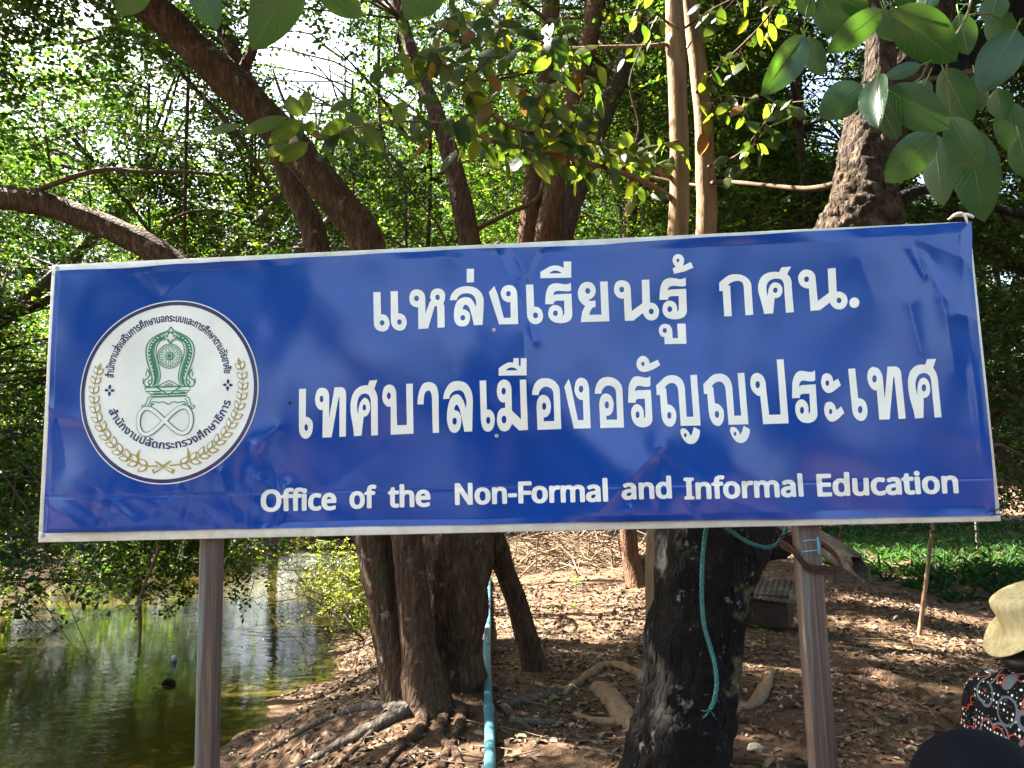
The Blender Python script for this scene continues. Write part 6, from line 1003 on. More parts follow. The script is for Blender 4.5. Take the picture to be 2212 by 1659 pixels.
stem(T5, [(1028, 505, 7.2), (1030, 496, 7.1), (1060, 480, 7.0), (1110, 455, 6.9), (1160, 430, 6.8), (1180, 370, 6.8), (1200, 300, 6.8), (1225, 220, 6.9)], [6, 6, 6, 5.5, 5, 4.5, 4, 3], M_twig, name='limb', n=8, ridge=0, seed=44)
tb = auto_blobs(.4, 8.6, 4.4, 8.6, np.random.default_rng(8), 9, 2.0); rng = np.random.default_rng(9); mb = MB(); branches(mb, [at(1218, 496, 7.6), at(1335, 171, 7.6), at(1392, 51, 7.6), at(1450, -80, 7.6)], tb, rng, 3, .03); mb.build('branch', M_twig, T5)
Cn = blob_pts(tb, 75, rng); Cn = Cn[keep(Cn, rng, 7.9)]; lv, tw = sprays(Cn, rng, 14, .45, .045); np_mesh('twig', *tw, M_twig, T5); np_mesh('crown', *lv, M_leaf, T5)

# ---- slim tree on the path
b_ = gnd(1378, 1288)
canopy_tree('slim_tree', 'slim upright brown tree on the sunlit path, seen just left of the blackened trunk', [b_ - Vector((0, 0, .1)), at(1368, 1230, 10.38), at(1358, 1150, 10.4), at(1345, 800, 10.4), at(1360, 500, 10.4), at(1375, 300, 10.4), at(1390, 100, 10.4), at(1400, -60, 10.4)], [px(26, 10.4), px(20, 10.4), px(18, 10.4), px(17, 10.4), px(15, 10.4), px(13, 10.4), px(11, 10.4), px(9, 10.4)],
            auto_blobs(1.6, 11.0, 3.0, 8.6, np.random.default_rng(21), 9, 1.8), 60, M_leaf, M_bark_red, 51, near=9.0)

# ---- background trees
def bgt(u, y, r, z0, z1, n, label, seed, ub=None, sx=1.7, dens=80, ml=None, ll=.05, group='trees of the thicket behind the board', near=6.4, mk=None, br=(.9, 1.5), nl=14, vs=1.0):
    """u: where the crown stands in the view, ub: where the foot of the trunk stands"""
    rng = np.random.default_rng(seed); x = float(at(u, 500, y).x); xb = x if ub is None else float(at(ub, 1250, y).x); zb = max(gz(xb, y), WZ)
    tr = [(xb, y, zb - .15)] + [(xb + (x - xb) * f + rng.uniform(-.08, .08), y + rng.uniform(-.1, .1), zb + (z1 - zb) * k) for k, f in ((.08, .06), (.18, .45), (.30, .95), (.5, 1), (.75, 1.0), (1.0, 1.05))]
    bl = auto_blobs(x, y, z0, z1, rng, n, sx, br)
    return canopy_tree('thicket_tree', label, tr, [r * 1.2, r, r * .9, r * .8, r * .65, r * .45, r * .25], bl, dens, ml or M_leaf, mk or M_bark_grey, seed, group, ll=ll, near=near, nl=nl, vs=vs)
def pond_tree(x, y, tops, label, seed, dens=70, n=10, sx=2.0, z0=1.6, z1=7.5, ll=.05):
    """tree rooted on the left shore outside the picture, leaning out over the pond"""
    rng = np.random.default_rng(seed); zb = gz(x, y); tr = [(x, y, zb - .2), (x + .3, y, zb + .8)] + tops; e = tops[-1]
    bl = []
    for k in range(n):
        q = tops[k % len(tops)]; bl.append(((q[0] + rng.uniform(-sx, sx), q[1] + rng.uniform(-1.3, 1.3), z0 + (z1 - z0) * (k + rng.random()) / n), tuple(rng.uniform(.9, 1.5, 3) * (1, 1, .75))))
    return canopy_tree('pond_tree', label, tr, [.22, .18] + list(np.linspace(.14, .05, len(tops))), bl, dens, M_leaf, M_bark_grey, seed, 'trees leaning over the pond', ll=ll, near=6.2, per=4)
PT_ = pond_tree(-12.6, 8.2, [(-8.8, 8.3, 2.4), (-6.8, 8.6, 3.6), (-5.2, 8.8, 5.2)], 'small-leaved tree leaning in over the pond at the far left edge', 61, n=15, z0=.5, ll=.064, dens=74)
pond_tree(-12.8, 10.5, [(-8.6, 10.5, 2.8), (-6.0, 10.6, 4.0), (-3.6, 10.8, 6.4)], 'small-leaved tree over the pond behind the dark level limb', 62, n=15, z0=.3, z1=8.4, ll=.064, dens=74)
pond_tree(-13.2, 13.6, [(-9.0, 13.5, 3.0), (-6.4, 13.4, 4.4), (-4.0, 13.4, 6.6), (-2.0, 13.4, 8.0)], 'tall small-leaved tree over the pond, behind the thick leaning stem', 63, n=18, z0=.1, z1=10, ll=.07, dens=62)
for i_, (pts, r_) in enumerate([([(178, 250, 7.6), (187, 350, 7.6), (198, 470, 7.6)], 3), ([(322, 180, 8.0), (318, 330, 8.0), (325, 540, 8.0)], 4), ([(408, 150, 7.4), (402, 320, 7.4), (398, 560, 7.4)], 5), ([(762, 170, 8.2), (757, 300, 8.2), (764, 420, 8.2)], 3.5), ([(822, -20, 8.0), (818, 140, 8.0), (826, 300, 8.0), (872, 380, 7.9), (878, 540, 7.9)], 4.5), ([(90, 220, 7.0), (104, 330, 7.0), (122, 430, 7.0)], 3.5), ([(20, 200, 7.2), (120, 260, 7.2), (260, 420, 7.3), (370, 560, 7.4)], 6), ([(240, 60, 6.8), (330, 95, 6.8), (420, 190, 6.8), (520, 300, 6.9), (600, 440, 7.0)], 7), ([(0, 60, 7.6), (140, 95, 7.5), (260, 70, 7.4), (350, 90, 7.2)], 5), ([(300, 560, 7.2), (380, 470, 7.1), (470, 455, 7.0), (560, 480, 7)], 3.5)]):
    stem(PT_, pts, [r_ * q_ for q_ in np.linspace(1, .7, len(pts))], M_twig, name='limb', n=7, amp=.15, ridge=0, seed=70 + i_)
pond_tree(-9.4, 7.0, [(-8.4, 6.9, 1.3), (-7.6, 7.0, 2.1), (-7.1, 7.3, 3.3)], 'dense leafy tree added at the far left to darken the pond', 59, n=13, sx=1.1, z0=.3, z1=4.0, dens=90, ll=.068)  # added at the picture edge so its reflection darkens the left water
bgt(560, 8.6, .055, 2.0, 6.4, 8, 'slender tree showing between the two leaning brown stems', 64, ub=905, sx=1.3)
bgt(760, 10.2, .05, 2.0, 7.6, 10, 'slender tree left of the board middle, under open sky', 65, ub=900)
bgt(930, 9.2, .05, 2.2, 7.2, 9, 'dark slender tree between the bank tree and the three stems', 66, ub=980, sx=1.4)
bgt(1765, 7.4, .085, 2.6, 6.6, 9, 'grey leaning tree just left of the rough upper trunk', 67, ub=1530, sx=1.3, near=6.6)
bgt(1620, 9.4, .06, 2.2, 8.2, 10, 'green tree filling the gap right of the twin tan stems', 68, ub=1500, sx=1.5)
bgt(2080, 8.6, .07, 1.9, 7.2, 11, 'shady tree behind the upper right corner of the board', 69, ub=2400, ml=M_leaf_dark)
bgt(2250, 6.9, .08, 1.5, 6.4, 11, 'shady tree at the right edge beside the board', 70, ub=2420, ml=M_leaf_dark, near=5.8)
bgt(1340, 12.4, .07, 2.2, 9.4, 13, 'tall tree straight behind the twin tan stems', 71, ub=1470, sx=2.0)
far = 'distant leafy tree of the green thicket closing the view'
for k, (u, y) in enumerate([(-250, 27), (60, 26), (330, 27.5), (600, 26), (850, 27), (1020, 26), (1180, 25), (1400, 26), (1620, 25.5), (1830, 27), (2060, 28), (2300, 27), (2560, 29)]):
    bgt(u, y, .16, 1.0 if u > 700 else .8, 13, 15, far, 300 + k, sx=3.6, dens=11, ll=.12, br=(1.9, 3.0), near=8, nl=12, vs=.7)
for k, (u, y, ub) in enumerate([(1080, 14, 940), (1250, 15, 1490), (1560, 14.5, 1540), (1850, 14, 1580), (2150, 15, 2500), (2420, 13, 2650)]):
    bgt(u, y, .09, 2.2, 10, 13, 'leafy tree standing in the middle of the thicket', 330 + k, ub=ub, sx=2.2, dens=34, ll=.062, br=(1.2, 2.0), near=8, nl=12)
# unseen trees added behind the viewer, mirrored in the glossy vinyl and the pond
for k, (x, y, h_) in enumerate([(-6, -9, 6.6), (-2.2, -12, 5.0), (2.6, -11.5, 3.7), (7.5, -10, 4.3), (-12, -5, 7), (12, -4, 5.5)]):
    rng = np.random.default_rng(400 + k)
    canopy_tree('unseen_rear_tree', 'unseen leafy tree added behind the viewer for reflections', [(x, y, -.1), (x + .1, y, 1.2), (x, y + .1, 2.6), (x + .2, y, h_)], [.16, .14, .11, .05], auto_blobs(x, y, .8, h_, rng, 9, 1.9, (1.1, 1.7)), 34, M_leaf_dark, M_bark_grey, 400 + k, 'added trees behind the viewer', ll=.10, front=False, nl=12)

# ================================================================ NEAR BOUGHS WITH BIG LEAVES
def cz3(x, y): return x * .3418 + 1456, y * .3418
def cz1(x, y): return x * .3418, y * .3418
def cz2(x, y): return x * .3418 + 729, y * .3418
def bough(name, label, twigs, leaves, conv, seed, m_leaf=None, cat='branch'):
    rng = np.random.default_rng(seed); p0 = twigs[0][0][0]; first = at(*conv(p0[0], p0[1]), p0[2]); T = empty(name, first, label, cat)
    for pts, r in twigs:
        P = [at(*conv(x, y), Y) for x, y, Y in pts]; mb = MB(); mb.tube(P, np.linspace(r, r * .5, len(P)), 7, amp=.1, fr=40, seg=.02); mb.build('twig', M_twig_green, T)
    for lf in leaves:
        (bx, by), (tx, ty), wd, Y = lf[:4]; roll = lf[4] if len(lf) > 4 else 0.0; dY = lf[5] if len(lf) > 5 else .02; fd = lf[6] if len(lf) > 6 else .16
        a = np.array(at(*conv(bx, by), Y)); e = np.array(at(*conv(tx, ty), Y + dY)); L = np.linalg.norm(e - a); W = wd * .3418 * Y / F2212
        ax_ = unit(e - a); n0 = unit(CAMP - a); s0 = unit(np.cross(ax_, n0)); n0 = np.cross(s0, ax_); N = n0 * math.cos(roll) + s0 * math.sin(roll)
        V, F = blade_geo(a[None], ax_[None], N[None], np.array([L]), np.array([W / max(.45, math.cos(roll))]), k=11, droop=.05 + .05 * rng.random(), fold=fd)
        me = bpy.data.meshes.new('leaf'); me.from_pydata(V.tolist(), [], F.tolist()); me.materials.append(m_leaf or M_leaf_big); me.polygons.foreach_set('use_smooth', [True] * len(F)); uvl = me.uv_layers.new(name='blade'); uvl.data.foreach_set('uv', [q for lp in me.loops for q in ((lp.vertex_index // 5) / 10.0, (lp.vertex_index % 5) / 4.0)]); me.update(); o_ = link('leaf', me, T)
        mb = MB(); mr = []
        for i in range(11): mr.append(Vector(V[i * 5 + 2].tolist()) + Vector(N.tolist()) * .0006)
        st = Vector(a.tolist()) - Vector(ax_.tolist()) * .022 + Vector((0, 0, .004))
        mb.tube([st] + mr[:-1], [.0016] + list(np.linspace(.0014, .0004, 10)), 5); mb.build('midrib', M_rib, o_)
M_twig_green = simple('green_brown_twig', (.075, .075, .03), .7, .2, .3, 30)
M_rib = simple('leaf_rib', (.10, .17, .045), .5, .3, .15, 30)
bough('leafy_bough', 'bough of big glossy green leaves hanging over the upper right corner of the board',
      [([(1230, -160, 1.75), (1300, -40, 1.72), (1335, 40, 1.70), (1370, 180, 1.7)], .0032), ([(1900, -140, 1.85), (1850, 100, 1.82), (1720, 300, 1.78), (1600, 400, 1.75), (1570, 480, 1.74), (1480, 540, 1.72), (1330, 560, 1.70), (1200, 520, 1.70)], .0034),
       ([(1720, 300, 1.8), (1730, 520, 1.82), (1745, 740, 1.83), (1700, 820, 1.85)], .0026), ([(1850, 100, 1.9), (2000, 90, 1.9), (2160, 180, 1.9)], .0024), ([(1745, 740, 1.84), (1850, 790, 1.95), (1900, 830, 2.05)], .0022), ([(900, -120, 1.8), (840, 60, 1.8), (815, 220, 1.8)], .0020)],
      [((1385, 55), (1785, 395), 305, 1.70, .15), ((1320, 60), (985, 335), 185, 1.70, -.35), ((1340, 560), (1735, 815), 255, 1.70, .1, -.04), ((1190, 530), (925, 735), 235, 1.70, .1), ((1290, 480), (1275, 800), 175, 1.69, .6, -.05, .7), ((1310, 675), (1415, 885), 125, 1.69, 0), ((1565, 410), (1325, 485), 100, 1.74, .3),
       ((1655, 830), (1345, 1150), 240, 1.86, -.2), ((1740, 740), (1945, 1085), 205, 1.83, .25, 0, .5), ((915, -30), (1100, 240), 230, 1.8, .3), ((815, 225), (565, 600), 215, 1.8, -.35, .02, .8), ((825, 235), (935, 480), 150, 1.84, .5), ((1800, 90), (1860, 345), 165, 1.9, 0),
       ((2165, 180), (1945, 570), 265, 1.9, 0), ((1700, 430), (1870, 780), 210, 1.92, .3), ((1650, 850), (1690, 1300), 195, 1.95, .35), ((1860, 800), (1955, 1405), 285, 2.08, .1, .06), ((1065, -10), (1235, 85), 130, 1.75, .2), ((790, -60), (875, 110), 120, 1.8, .2), ((1600, 500), (1530, 640), 120, 1.78, .5),
       ((2180, 860), (2260, 1140), 190, 1.9, .2), ((2040, 560), (2080, 760), 150, 2.0, .4), ((1900, 470), (1950, 700), 120, 2.05, -.4), ((1330, 70), (1420, 260), 200, 1.78, .4), ((2100, 640), (2180, 980), 200, 2.1, -.2), ((1440, -80), (1500, 50), 150, 1.74, .2), ((1620, -60), (1560, 90), 150, 1.8, .5), ((2050, -40), (1990, 150), 170, 1.95, .2), ((2010, 60), (2120, 330), 180, 2.0, .3)], cz3, 1)
bough('leafy_bough', 'tips of big pale green leaves hanging into the picture at the top left',
      [([(300, -420, 1.35), (800, -330, 1.35), (1300, -320, 1.35), (1850, -330, 1.33), (2300, -300, 1.33), (2800, -330, 1.33)], .003), ([(800, -330, 1.35), (900, -130, 1.35)], .002), ([(1250, -320, 1.35), (1230, -170, 1.35)], .002), ([(1880, -330, 1.33), (1870, -220, 1.33)], .002), ([(2300, -300, 1.33), (2000, -90, 1.33)], .002), ([(2750, -330, 1.33), (2800, -230, 1.3)], .002)],
      [((930, -130), (735, 92), 205, 1.35, .1), ((1225, -170), (1365, 180), 215, 1.35, .25), ((1900, -230), (1592, 310), 330, 1.33, .05), ((1990, -90), (2290, 105), 190, 1.33, .3), ((2800, -230), (2560, 118), 300, 1.30, .1), ((300, -300), (420, -80), 200, 1.35, .1)], cz1, 2)
bough('leafy_bough', 'sprig of thin dark leaves before the thick leaning stem',
      [([(2600, 760, 3.5), (2300, 800, 3.4), (2050, 860, 3.35), (1900, 770, 3.3), (1800, 740, 3.3)], .003), ([(2050, 860, 3.35), (1950, 900, 3.3), (1850, 890, 3.3)], .002)],
      [((1810, 745), (1515, 835), 95, 3.3, .4), ((1900, 760), (1695, 905), 120, 3.3, .1), ((1880, 740), (1830, 590), 120, 3.3, .2), ((1905, 720), (1960, 570), 100, 3.35, .2), ((1520, 790), (1290, 840), 60, 3.3, .5), ((1830, 910), (1660, 985), 75, 3.3, .3), ((1945, 905), (1760, 1020), 110, 3.3, .1), ((1930, 780), (1990, 830), 90, 3.35, .2), ((2040, 840), (2200, 760), 90, 3.4, .3), ((2300, 800), (2420, 960), 110, 3.4, .2), ((2290, 790), (2180, 700), 90, 3.4, .4), ((2500, 780), (2560, 640), 110, 3.45, .1)], cz1, 3, M_leaf_mid)

# ================================================================ FOREST FLOOR
rng = np.random.default_rng(31)
def on_ground(n, x0, x1, y0, y1, power=1.0):
    y = y0 + (y1 - y0) * rng.random(n) ** power; x = x0 + (x1 - x0) * rng.random(n); return x, y
LIT = []
for n, x0, x1, y0, y1, pw in ((46000, -3.0, 4.6, 3.4, 11, 1.0), (16000, -3.2, 8, 9, 22, 1.2)):
    x, y = on_ground(n, x0, x1, y0, y1, pw); z = ground_z(x, y); k = z > WZ + .02; cl = np.sin(x * 3.1 + 2 * np.sin(y * 1.7)) * np.sin(y * 2.7 + x); k &= rng.random(n) < .62 + .38 * cl
    x, y, z = x[k], y[k], z[k]; n = len(x); A = rng.normal(size=(n, 3)) * (1, 1, .22); N = np.array((0, 0, 1.0)) + rng.normal(size=(n, 3)) * .38; L = .015 + .055 * rng.random(n) ** 1.8 * (1.35 if y0 > 8 else 1)
    P = np.stack([x, y, z + rng.uniform(.004, .016, n)], -1); LIT.append(leaf_geo(P, A, N, L, L * rng.uniform(.38, .72, n), 'hex', droop=.25, fold=.5))
m_l, t, b, o = mat('dry_leaf'); g_ = t.nodes.new('ShaderNodeNewGeometry')
t.links.new(ramp(t, g_.outputs['Random Per Island'], [(0, (.030, .018, .011)), (.35, (.075, .044, .026)), (.62, (.125, .077, .046)), (.82, (.180, .122, .080)), (.95, (.25, .19, .135)), (.97, (.075, .09, .02)), (1, (.16, .11, .03))]), b.inputs['Base Color']); b.inputs['Roughness'].default_value = .7; b.inputs['Specular IOR Level'].default_value = .3
lit = np_mesh('leaf_litter', *cat_geo(LIT), m_l); tag(lit, 'dry brown leaves scattered thickly over the soil under the trees', 'leaf litter', kind='stuff')
n = 900; x, y = on_ground(n, -2.6, 5.2, 3.6, 13, 1.1); k = ground_z(x, y) > WZ; x, y = x[k], y[k]; n = len(x); L = rng.uniform(.08, .55, n) ** 1.0; a = rng.uniform(0, 2 * np.pi, n); P0 = np.stack([x, y, ground_z(x, y) + .008], -1); P1 = P0 + np.stack([np.cos(a) * L, np.sin(a) * L, 0 * L], -1)
P1[:, 2] = ground_z(P1[:, 0], P1[:, 1]) + rng.uniform(.004, .03, n); Pm = (P0 + P1) / 2 + rng.normal(size=(n, 3)) * (L * .07)[:, None] * (1, 1, .3); r_ = rng.uniform(.0014, .0055, n)
M_stick = simple('dead_stick', (.16, .115, .078), .9, .1, .45, 5)
st = np_mesh('fallen_twigs', *cat_geo([prism_geo(P0, Pm, r_, r_ * .8, 5), prism_geo(Pm, P1, r_ * .8, r_ * .4, 5)]), M_stick); tag(st, 'thin fallen twigs littering the forest floor', 'twigs', kind='stuff')
# heap of dead branches at the end of the path
c0 = gnd(1215, 1235); n = 620; q = rng.normal(size=(n, 3)) * (1.15, .8, 0); P0 = np.array((c0.x, c0.y + .6, 0)) + q; P0[:, 2] = ground_z(P0[:, 0], P0[:, 1]) + np.abs(rng.normal(size=n)) * .33 * np.exp(-(q[:, 0] / 1.5) ** 2)
D = unit(rng.normal(size=(n, 3)) * (1, .8, .55)); L = rng.uniform(.3, 1.3, n); Pm = P0 + D * (L * .5)[:, None] + rng.normal(size=(n, 3)) * .06; P1 = Pm + unit(D + rng.normal(size=(n, 3)) * .35) * (L * .5)[:, None]
for q_ in (P0, Pm, P1): q_[:, 2] = np.maximum(q_[:, 2], ground_z(q_[:, 0], q_[:, 1]) + .01)
r_ = rng.uniform(.004, .016, n); bp = np_mesh('brush_pile', *cat_geo([prism_geo(P0, Pm, r_, r_ * .75, 5), prism_geo(Pm, P1, r_ * .75, r_ * .35, 5)]), M_stick); tag(bp, 'tangled heap of dead branches on the path behind the leaning stem', 'brush pile')
# leafy marsh plants on the right
n = 5600; y = 9.5 + 15 * rng.random(n); x = 3.4 + .12 * (y - 9) + 12 * rng.random(n); k = (rng.random(n) < .55 + .45 * np.sin(x * 1.9 + y) * np.sin(y * 1.4 - x * .7)) & (x > 3.4 + .12 * (y - 9) + .5 * np.sin(y * 2.1)) & (x > 5.4 - .12 * (y - 9)) & (x < 1.0 * y + 1); x, y = x[k], y[k]; n = len(x); nb = 7
C_ = np.repeat(np.stack([x, y, ground_z(x, y) - .02], -1), nb, 0); a = rng.uniform(0, 2 * np.pi, n * nb); el = rng.uniform(.5, 1.3, n * nb); A = np.stack([np.cos(a) * np.cos(el), np.sin(a) * np.cos(el), np.sin(el)], -1)
L = rng.uniform(.11, .30, n * nb); mp = np_mesh('marsh_plants', *leaf_geo(C_ + A * .02, A, np.array((0, 0, 1.0)) + rng.normal(size=A.shape) * .2, L, L * rng.uniform(.13, .22, n * nb), 'hex', droop=.45, fold=.3), leaf_mat('marsh_leaf', [(0, (.007, .026, .009)), (1, (.018, .046, .014))], [(0, (.025, .085, .012)), (1, (.06, .14, .016))], ro=.55, tf=.35, spec=.2), smooth=False)
tag(mp, 'dense green strap-leaved plants covering the marsh on the right', 'marsh plants', kind='stuff')
# little seedlings
M_sdl = leaf_mat('seedling_leaf', [(0, (.05, .12, .015)), (1, (.09, .17, .02))], [(0, (.2, .4, .03)), (1, (.3, .5, .04))])
def seedling(u, v, h_, nlv, label, seed):
    r2 = np.random.default_rng(seed); c = gnd(u, v); c.z = gz(c.x, c.y); mb = MB(); T = empty('seedling', c, label, 'seedling'); mb.tube([c, c + Vector((.01, 0, h_ * .6)), c + Vector((.015, .01, h_))], [.003, .002, .001], 5); mb.build('stem', M_twig_green, T)
    a = r2.uniform(0, 6.28, nlv); P = np.array(c) + np.stack([0 * a + .01, 0 * a, h_ * r2.uniform(.4, 1, nlv)], -1); np_mesh('foliage', *leaf_geo(P, np.stack([np.cos(a), np.sin(a), 0 * a + .3], -1), np.array((0, 0, 1.0)) + r2.normal(size=(nlv, 3)) * .2, r2.uniform(.04, .08, nlv), r2.uniform(.025, .04, nlv), 'hex'), M_sdl, T)
seedling(1245, 1285, .20, 12, 'bright green seedling in the sun between the leaning stem and the slim tree', 1); seedling(1240, 1330, .10, 7, 'low green seedling nearer than the taller one on the sunlit path', 2); seedling(1640, 1405, .12, 9, 'small seedling on the bare soil right of the blackened trunk', 3); seedling(1415, 1258, .08, 7, 'tiny seedling at the left foot of the blackened trunk', 4); seedling(1735, 1200, .16, 10, 'grassy seedling behind the right post of the board', 5)

# ================================================================ SHRUBS OVER THE POND
def shrub(name, label, base, tips, n_twig, seed, ml, ll, tl=.4, nl=16, kind='kite', spread=.28, stick=.010, cat='shrub', ww=.6):
    r2 = np.random.default_rng(seed); T = empty(name, base, label, cat); mb = MB(); Cs = []
    for tp in tips:
        P = wavy(base, tp, r2, 8, .25); mb.tube(P, np.linspace(stick, stick * .25, 8), 6, caps=False)
        i = r2.random(n_twig) * 5.5 + 1.4; j = i.astype(int); Cs.append(P[j] + (P[np.minimum(j + 1, 7)] - P[j]) * (i - j)[:, None] + r2.normal(size=(n_twig, 3)) * spread * np.array((1, 1, .55)))
    mb.build('stem', M_twig, T); Cs = np.concatenate(Cs); lv, tw = sprays(Cs, r2, nl, tl, ll, ww, kind, .35, .5); np_mesh('twig', *tw, M_twig, T); np_mesh('foliage', *lv, ml, T)
sb = Vector((-2.55, 11.6, -.4))
shrub('feathery_shrub', 'sunlit feathery yellow-green shrub overhanging the water left of the bank tree', sb, [at(540, 1215, 9.8), at(600, 1240, 9.6), at(660, 1260, 9.6), at(720, 1290, 9.4), at(770, 1235, 10.2), at(690, 1205, 10.4), at(590, 1195, 10.2), at(770, 1310, 10.2), at(640, 1190, 11), at(745, 1180, 10.8)], 70, 5, M_leaf_sun, .034, .42, 18, spread=.22, ww=.5)
shrub('feathery_shrub', 'bare-twigged shrub dipping to the water just right of the left post', Vector((-2.5, 9.4, -.35)), [at(505, 1210, 8.2), at(560, 1280, 8.0), at(610, 1330, 8.0), at(670, 1340, 8.2), at(520, 1370, 7.8)], 16, 6, M_leaf, .030, .45, 10, spread=.22, ww=.5)
for k, (tips, nt_, lab) in enumerate([([(40, 1215, 6.6), (110, 1190, 6.4), (60, 1290, 6.2), (-30, 1240, 6.0), (-60, 1330, 5.8)], 34, 'dark leafy branch over the pond at the far left, under the board corner'), ([(230, 1230, 7.2), (300, 1215, 7.0), (190, 1260, 6.8), (260, 1290, 6.6)], 22, 'dark leafy branch over the pond left of the left post'), ([(160, 1400, 6.0), (205, 1440, 5.8), (130, 1380, 6.0)], 9, 'drooping leafy sprig low over the dark water'), ([(380, 1215, 8.0), (330, 1250, 7.6)], 10, 'short leafy sprig hanging beside the left post under the board')]):
    tp = [at(*q) for q in tips]; bs = Vector((-7.6, 8.4, 1.9)) if k < 3 else Vector((-4.4, 9.2, 1.9))
    shrub('pond_shrub', lab, bs, tp, nt_, 20 + k, M_leaf_dark, .085, .42, 9, 'hex', .22, .012, ww=.5)
# drooping bare branch that dips into the water
mb = MB(); mb.tube([at(345, 1180, 6.3), at(328, 1225, 6.25), at(310, 1270, 6.2), at(302, 1310, 6.2), at(303, 1360, 6.15), at(301, 1410, 6.1), at(299, 1420, 6.1)], [.016, .014, .013, .014, .012, .010, .009], 8, amp=.2, fr=12, seg=.05)
mb.tube([at(310, 1275, 6.2), at(345, 1290, 6.15), at(352, 1310, 6.1)], [.006, .004, .002], 5, seg=.05); mb.tube([at(306, 1340, 6.2), at(270, 1300, 6.2), at(235, 1285, 6.2)], [.006, .004, .002], 5, seg=.05)
tag(mb.build('bare_branch', M_bark_red), 'bare reddish branch hanging down into the pond left of the left post', 'branch')
# things on the water
q = gnd(376, 1428, WZ); mb = MB(); T = empty('floating_bottle', (q.x, q.y, WZ), 'white plastic bottle with a red cap floating by the left post', 'bottle')
mb.lathe([(.001, -.07), (.030, -.068), (.034, -.05), (.034, .03), (.028, .055), (.014, .075), (.013, .09), (.001, .09)], (q.x, q.y, WZ + .03), 20, rot=Matrix.Rotation(R(62), 3, 'X') @ Matrix.Rotation(R(25), 3, 'Y')); mb.build('body', simple('white_plastic', (.62, .63, .66), .3, .5, .1), T)
Mx = Matrix.Rotation(R(62), 3, 'X') @ Matrix.Rotation(R(25), 3, 'Y'); mb = MB(); mb.lathe([(.001, -.074), (.018, -.074), (.019, -.0705), (.001, -.0705)], (q.x, q.y, WZ + .03), 16, rot=Mx); mb.build('cap', simple('red_plastic', (.45, .02, .03), .4, .5, .1), T)
q = gnd(366, 1479, WZ); mb = MB(); mb.tube([(q.x - .075, q.y - .02, WZ + .006), (q.x - .04, q.y, WZ + .022), (q.x + .02, q.y + .01, WZ + .024), (q.x + .07, q.y - .03, WZ + .004)], [.010, .028, .030, .008], 12, amp=.25, fr=18, seg=.012); tag(mb.build('floating_husk', M_bark_dark), 'dark brown husk floating on the pond below the white bottle', 'husk')

# ================================================================ PIPE, ROPES, BAMBOO, SMALL THINGS
m, t, b, o = mat('blue_pvc'); n_ = noi(t, coords(t, (3, 3, 3)), 5, 6, .7); c = ramp(t, n_, [(.35, (.035, .125, .165)), (.7, (.06, .17, .215))]); k_ = ramp(t, noi(t, coords(t), 22, 5, .7), [(.62, 0), (.7, .7)]); c = mix(t, k_, c, (.12, .12, .10)); t.links.new(c, b.inputs['Base Color']); b.inputs['Roughness'].default_value = .38; M_pvc = m
P = []
for u, v in ((1056, 1250), (1055, 1290), (1054, 1330), (1052, 1400), (1053, 1460), (1056, 1530), (1058, 1600), (1058, 1680), (1060, 1800)):
    z = .06
    for _ in range(5): q = gnd(u, v, z); z = gz(q.x, q.y) + .055
    P.append(Vector((q.x, q.y, z)))
for _ in range(3):
    for i in range(1, len(P) - 1): P[i].z = max((P[i - 1].z + P[i].z + P[i + 1].z) / 3, gz(P[i].x, P[i].y) + .035)
T = empty('water_pipe', P[-1], 'long blue PVC pipe running along the ground past the bank tree', 'pipe')
mb = MB(); mb.tube(P, .031, 18, seg=.08); mb.build('tube', M_pvc, T)
for i in (3, 5):
    d = (P[i + 1] - P[i]).normalized(); mb = MB(); mb.tube([P[i] - d * .05, P[i] + d * .05], .0355, 18); mb.build('coupling', M_pvc, T)
M_rope = simple('green_rope_fibre', (.035, .12, .115), .75, .25, .22, 60)
def rope(name, label, pts, r, fray=0):
    mb = MB(); P = [Vector(p) for p in pts]; Q = []
    for i in range(len(P) - 1):
        a = P[i - 1] if i else P[i] * 2 - P[i + 1]; b_, c_ = P[i], P[i + 1]; d = P[i + 2] if i + 2 < len(P) else c_ * 2 - b_; k = max(2, int((c_ - b_).length / .004))
        for j in range(k):
            t_ = j / k; Q.append(.5 * (2 * b_ + (c_ - a) * t_ + (2 * a - 5 * b_ + 4 * c_ - d) * t_ * t_ + (3 * b_ - a - 3 * c_ + d) * t_ ** 3))
    Q.append(P[-1])
    for s_ in range(3):
        S = []
        for i, p in enumerate(Q):
            d = (Q[min(i + 1, len(Q) - 1)] - Q[max(0, i - 1)]).normalized(); e = d.cross(Vector((.2, 1, .1))).normalized(); f = d.cross(e); an = i * .004 * 260 * .62 + s_ * 2.094; S.append(p + (e * math.cos(an) + f * math.sin(an)) * r * .52)
        mb.tube(S, r * .56, 6)
    for k in range(fray):
        rr = random.Random(k); e = Q[-1]; d = Vector((rr.uniform(-.03, .02), rr.uniform(-.01, .01), rr.uniform(-.03, .004))); mb.tube([e, e + d * .5 + Vector((0, 0, -.004)), e + d], [r * .3, r * .22, r * .1], 5)
    return tag(mb.build(name, M_rope), label, 'rope')
YR = SC.y + .075
rope('rope', 'long green twisted rope hanging with a frayed end in front of the blackened trunk', [at(1530, 1120, YR), at(1524, 1150, YR), at(1518, 1200, YR), at(1516, 1260, YR + .01), at(1517, 1310, YR + .02), at(1522, 1355, YR + .02), at(1535, 1400, YR + .02), at(1545, 1440, YR + .01), at(1548, 1480, YR), at(1542, 1515, YR), at(1534, 1532, YR)], .0055, 9)
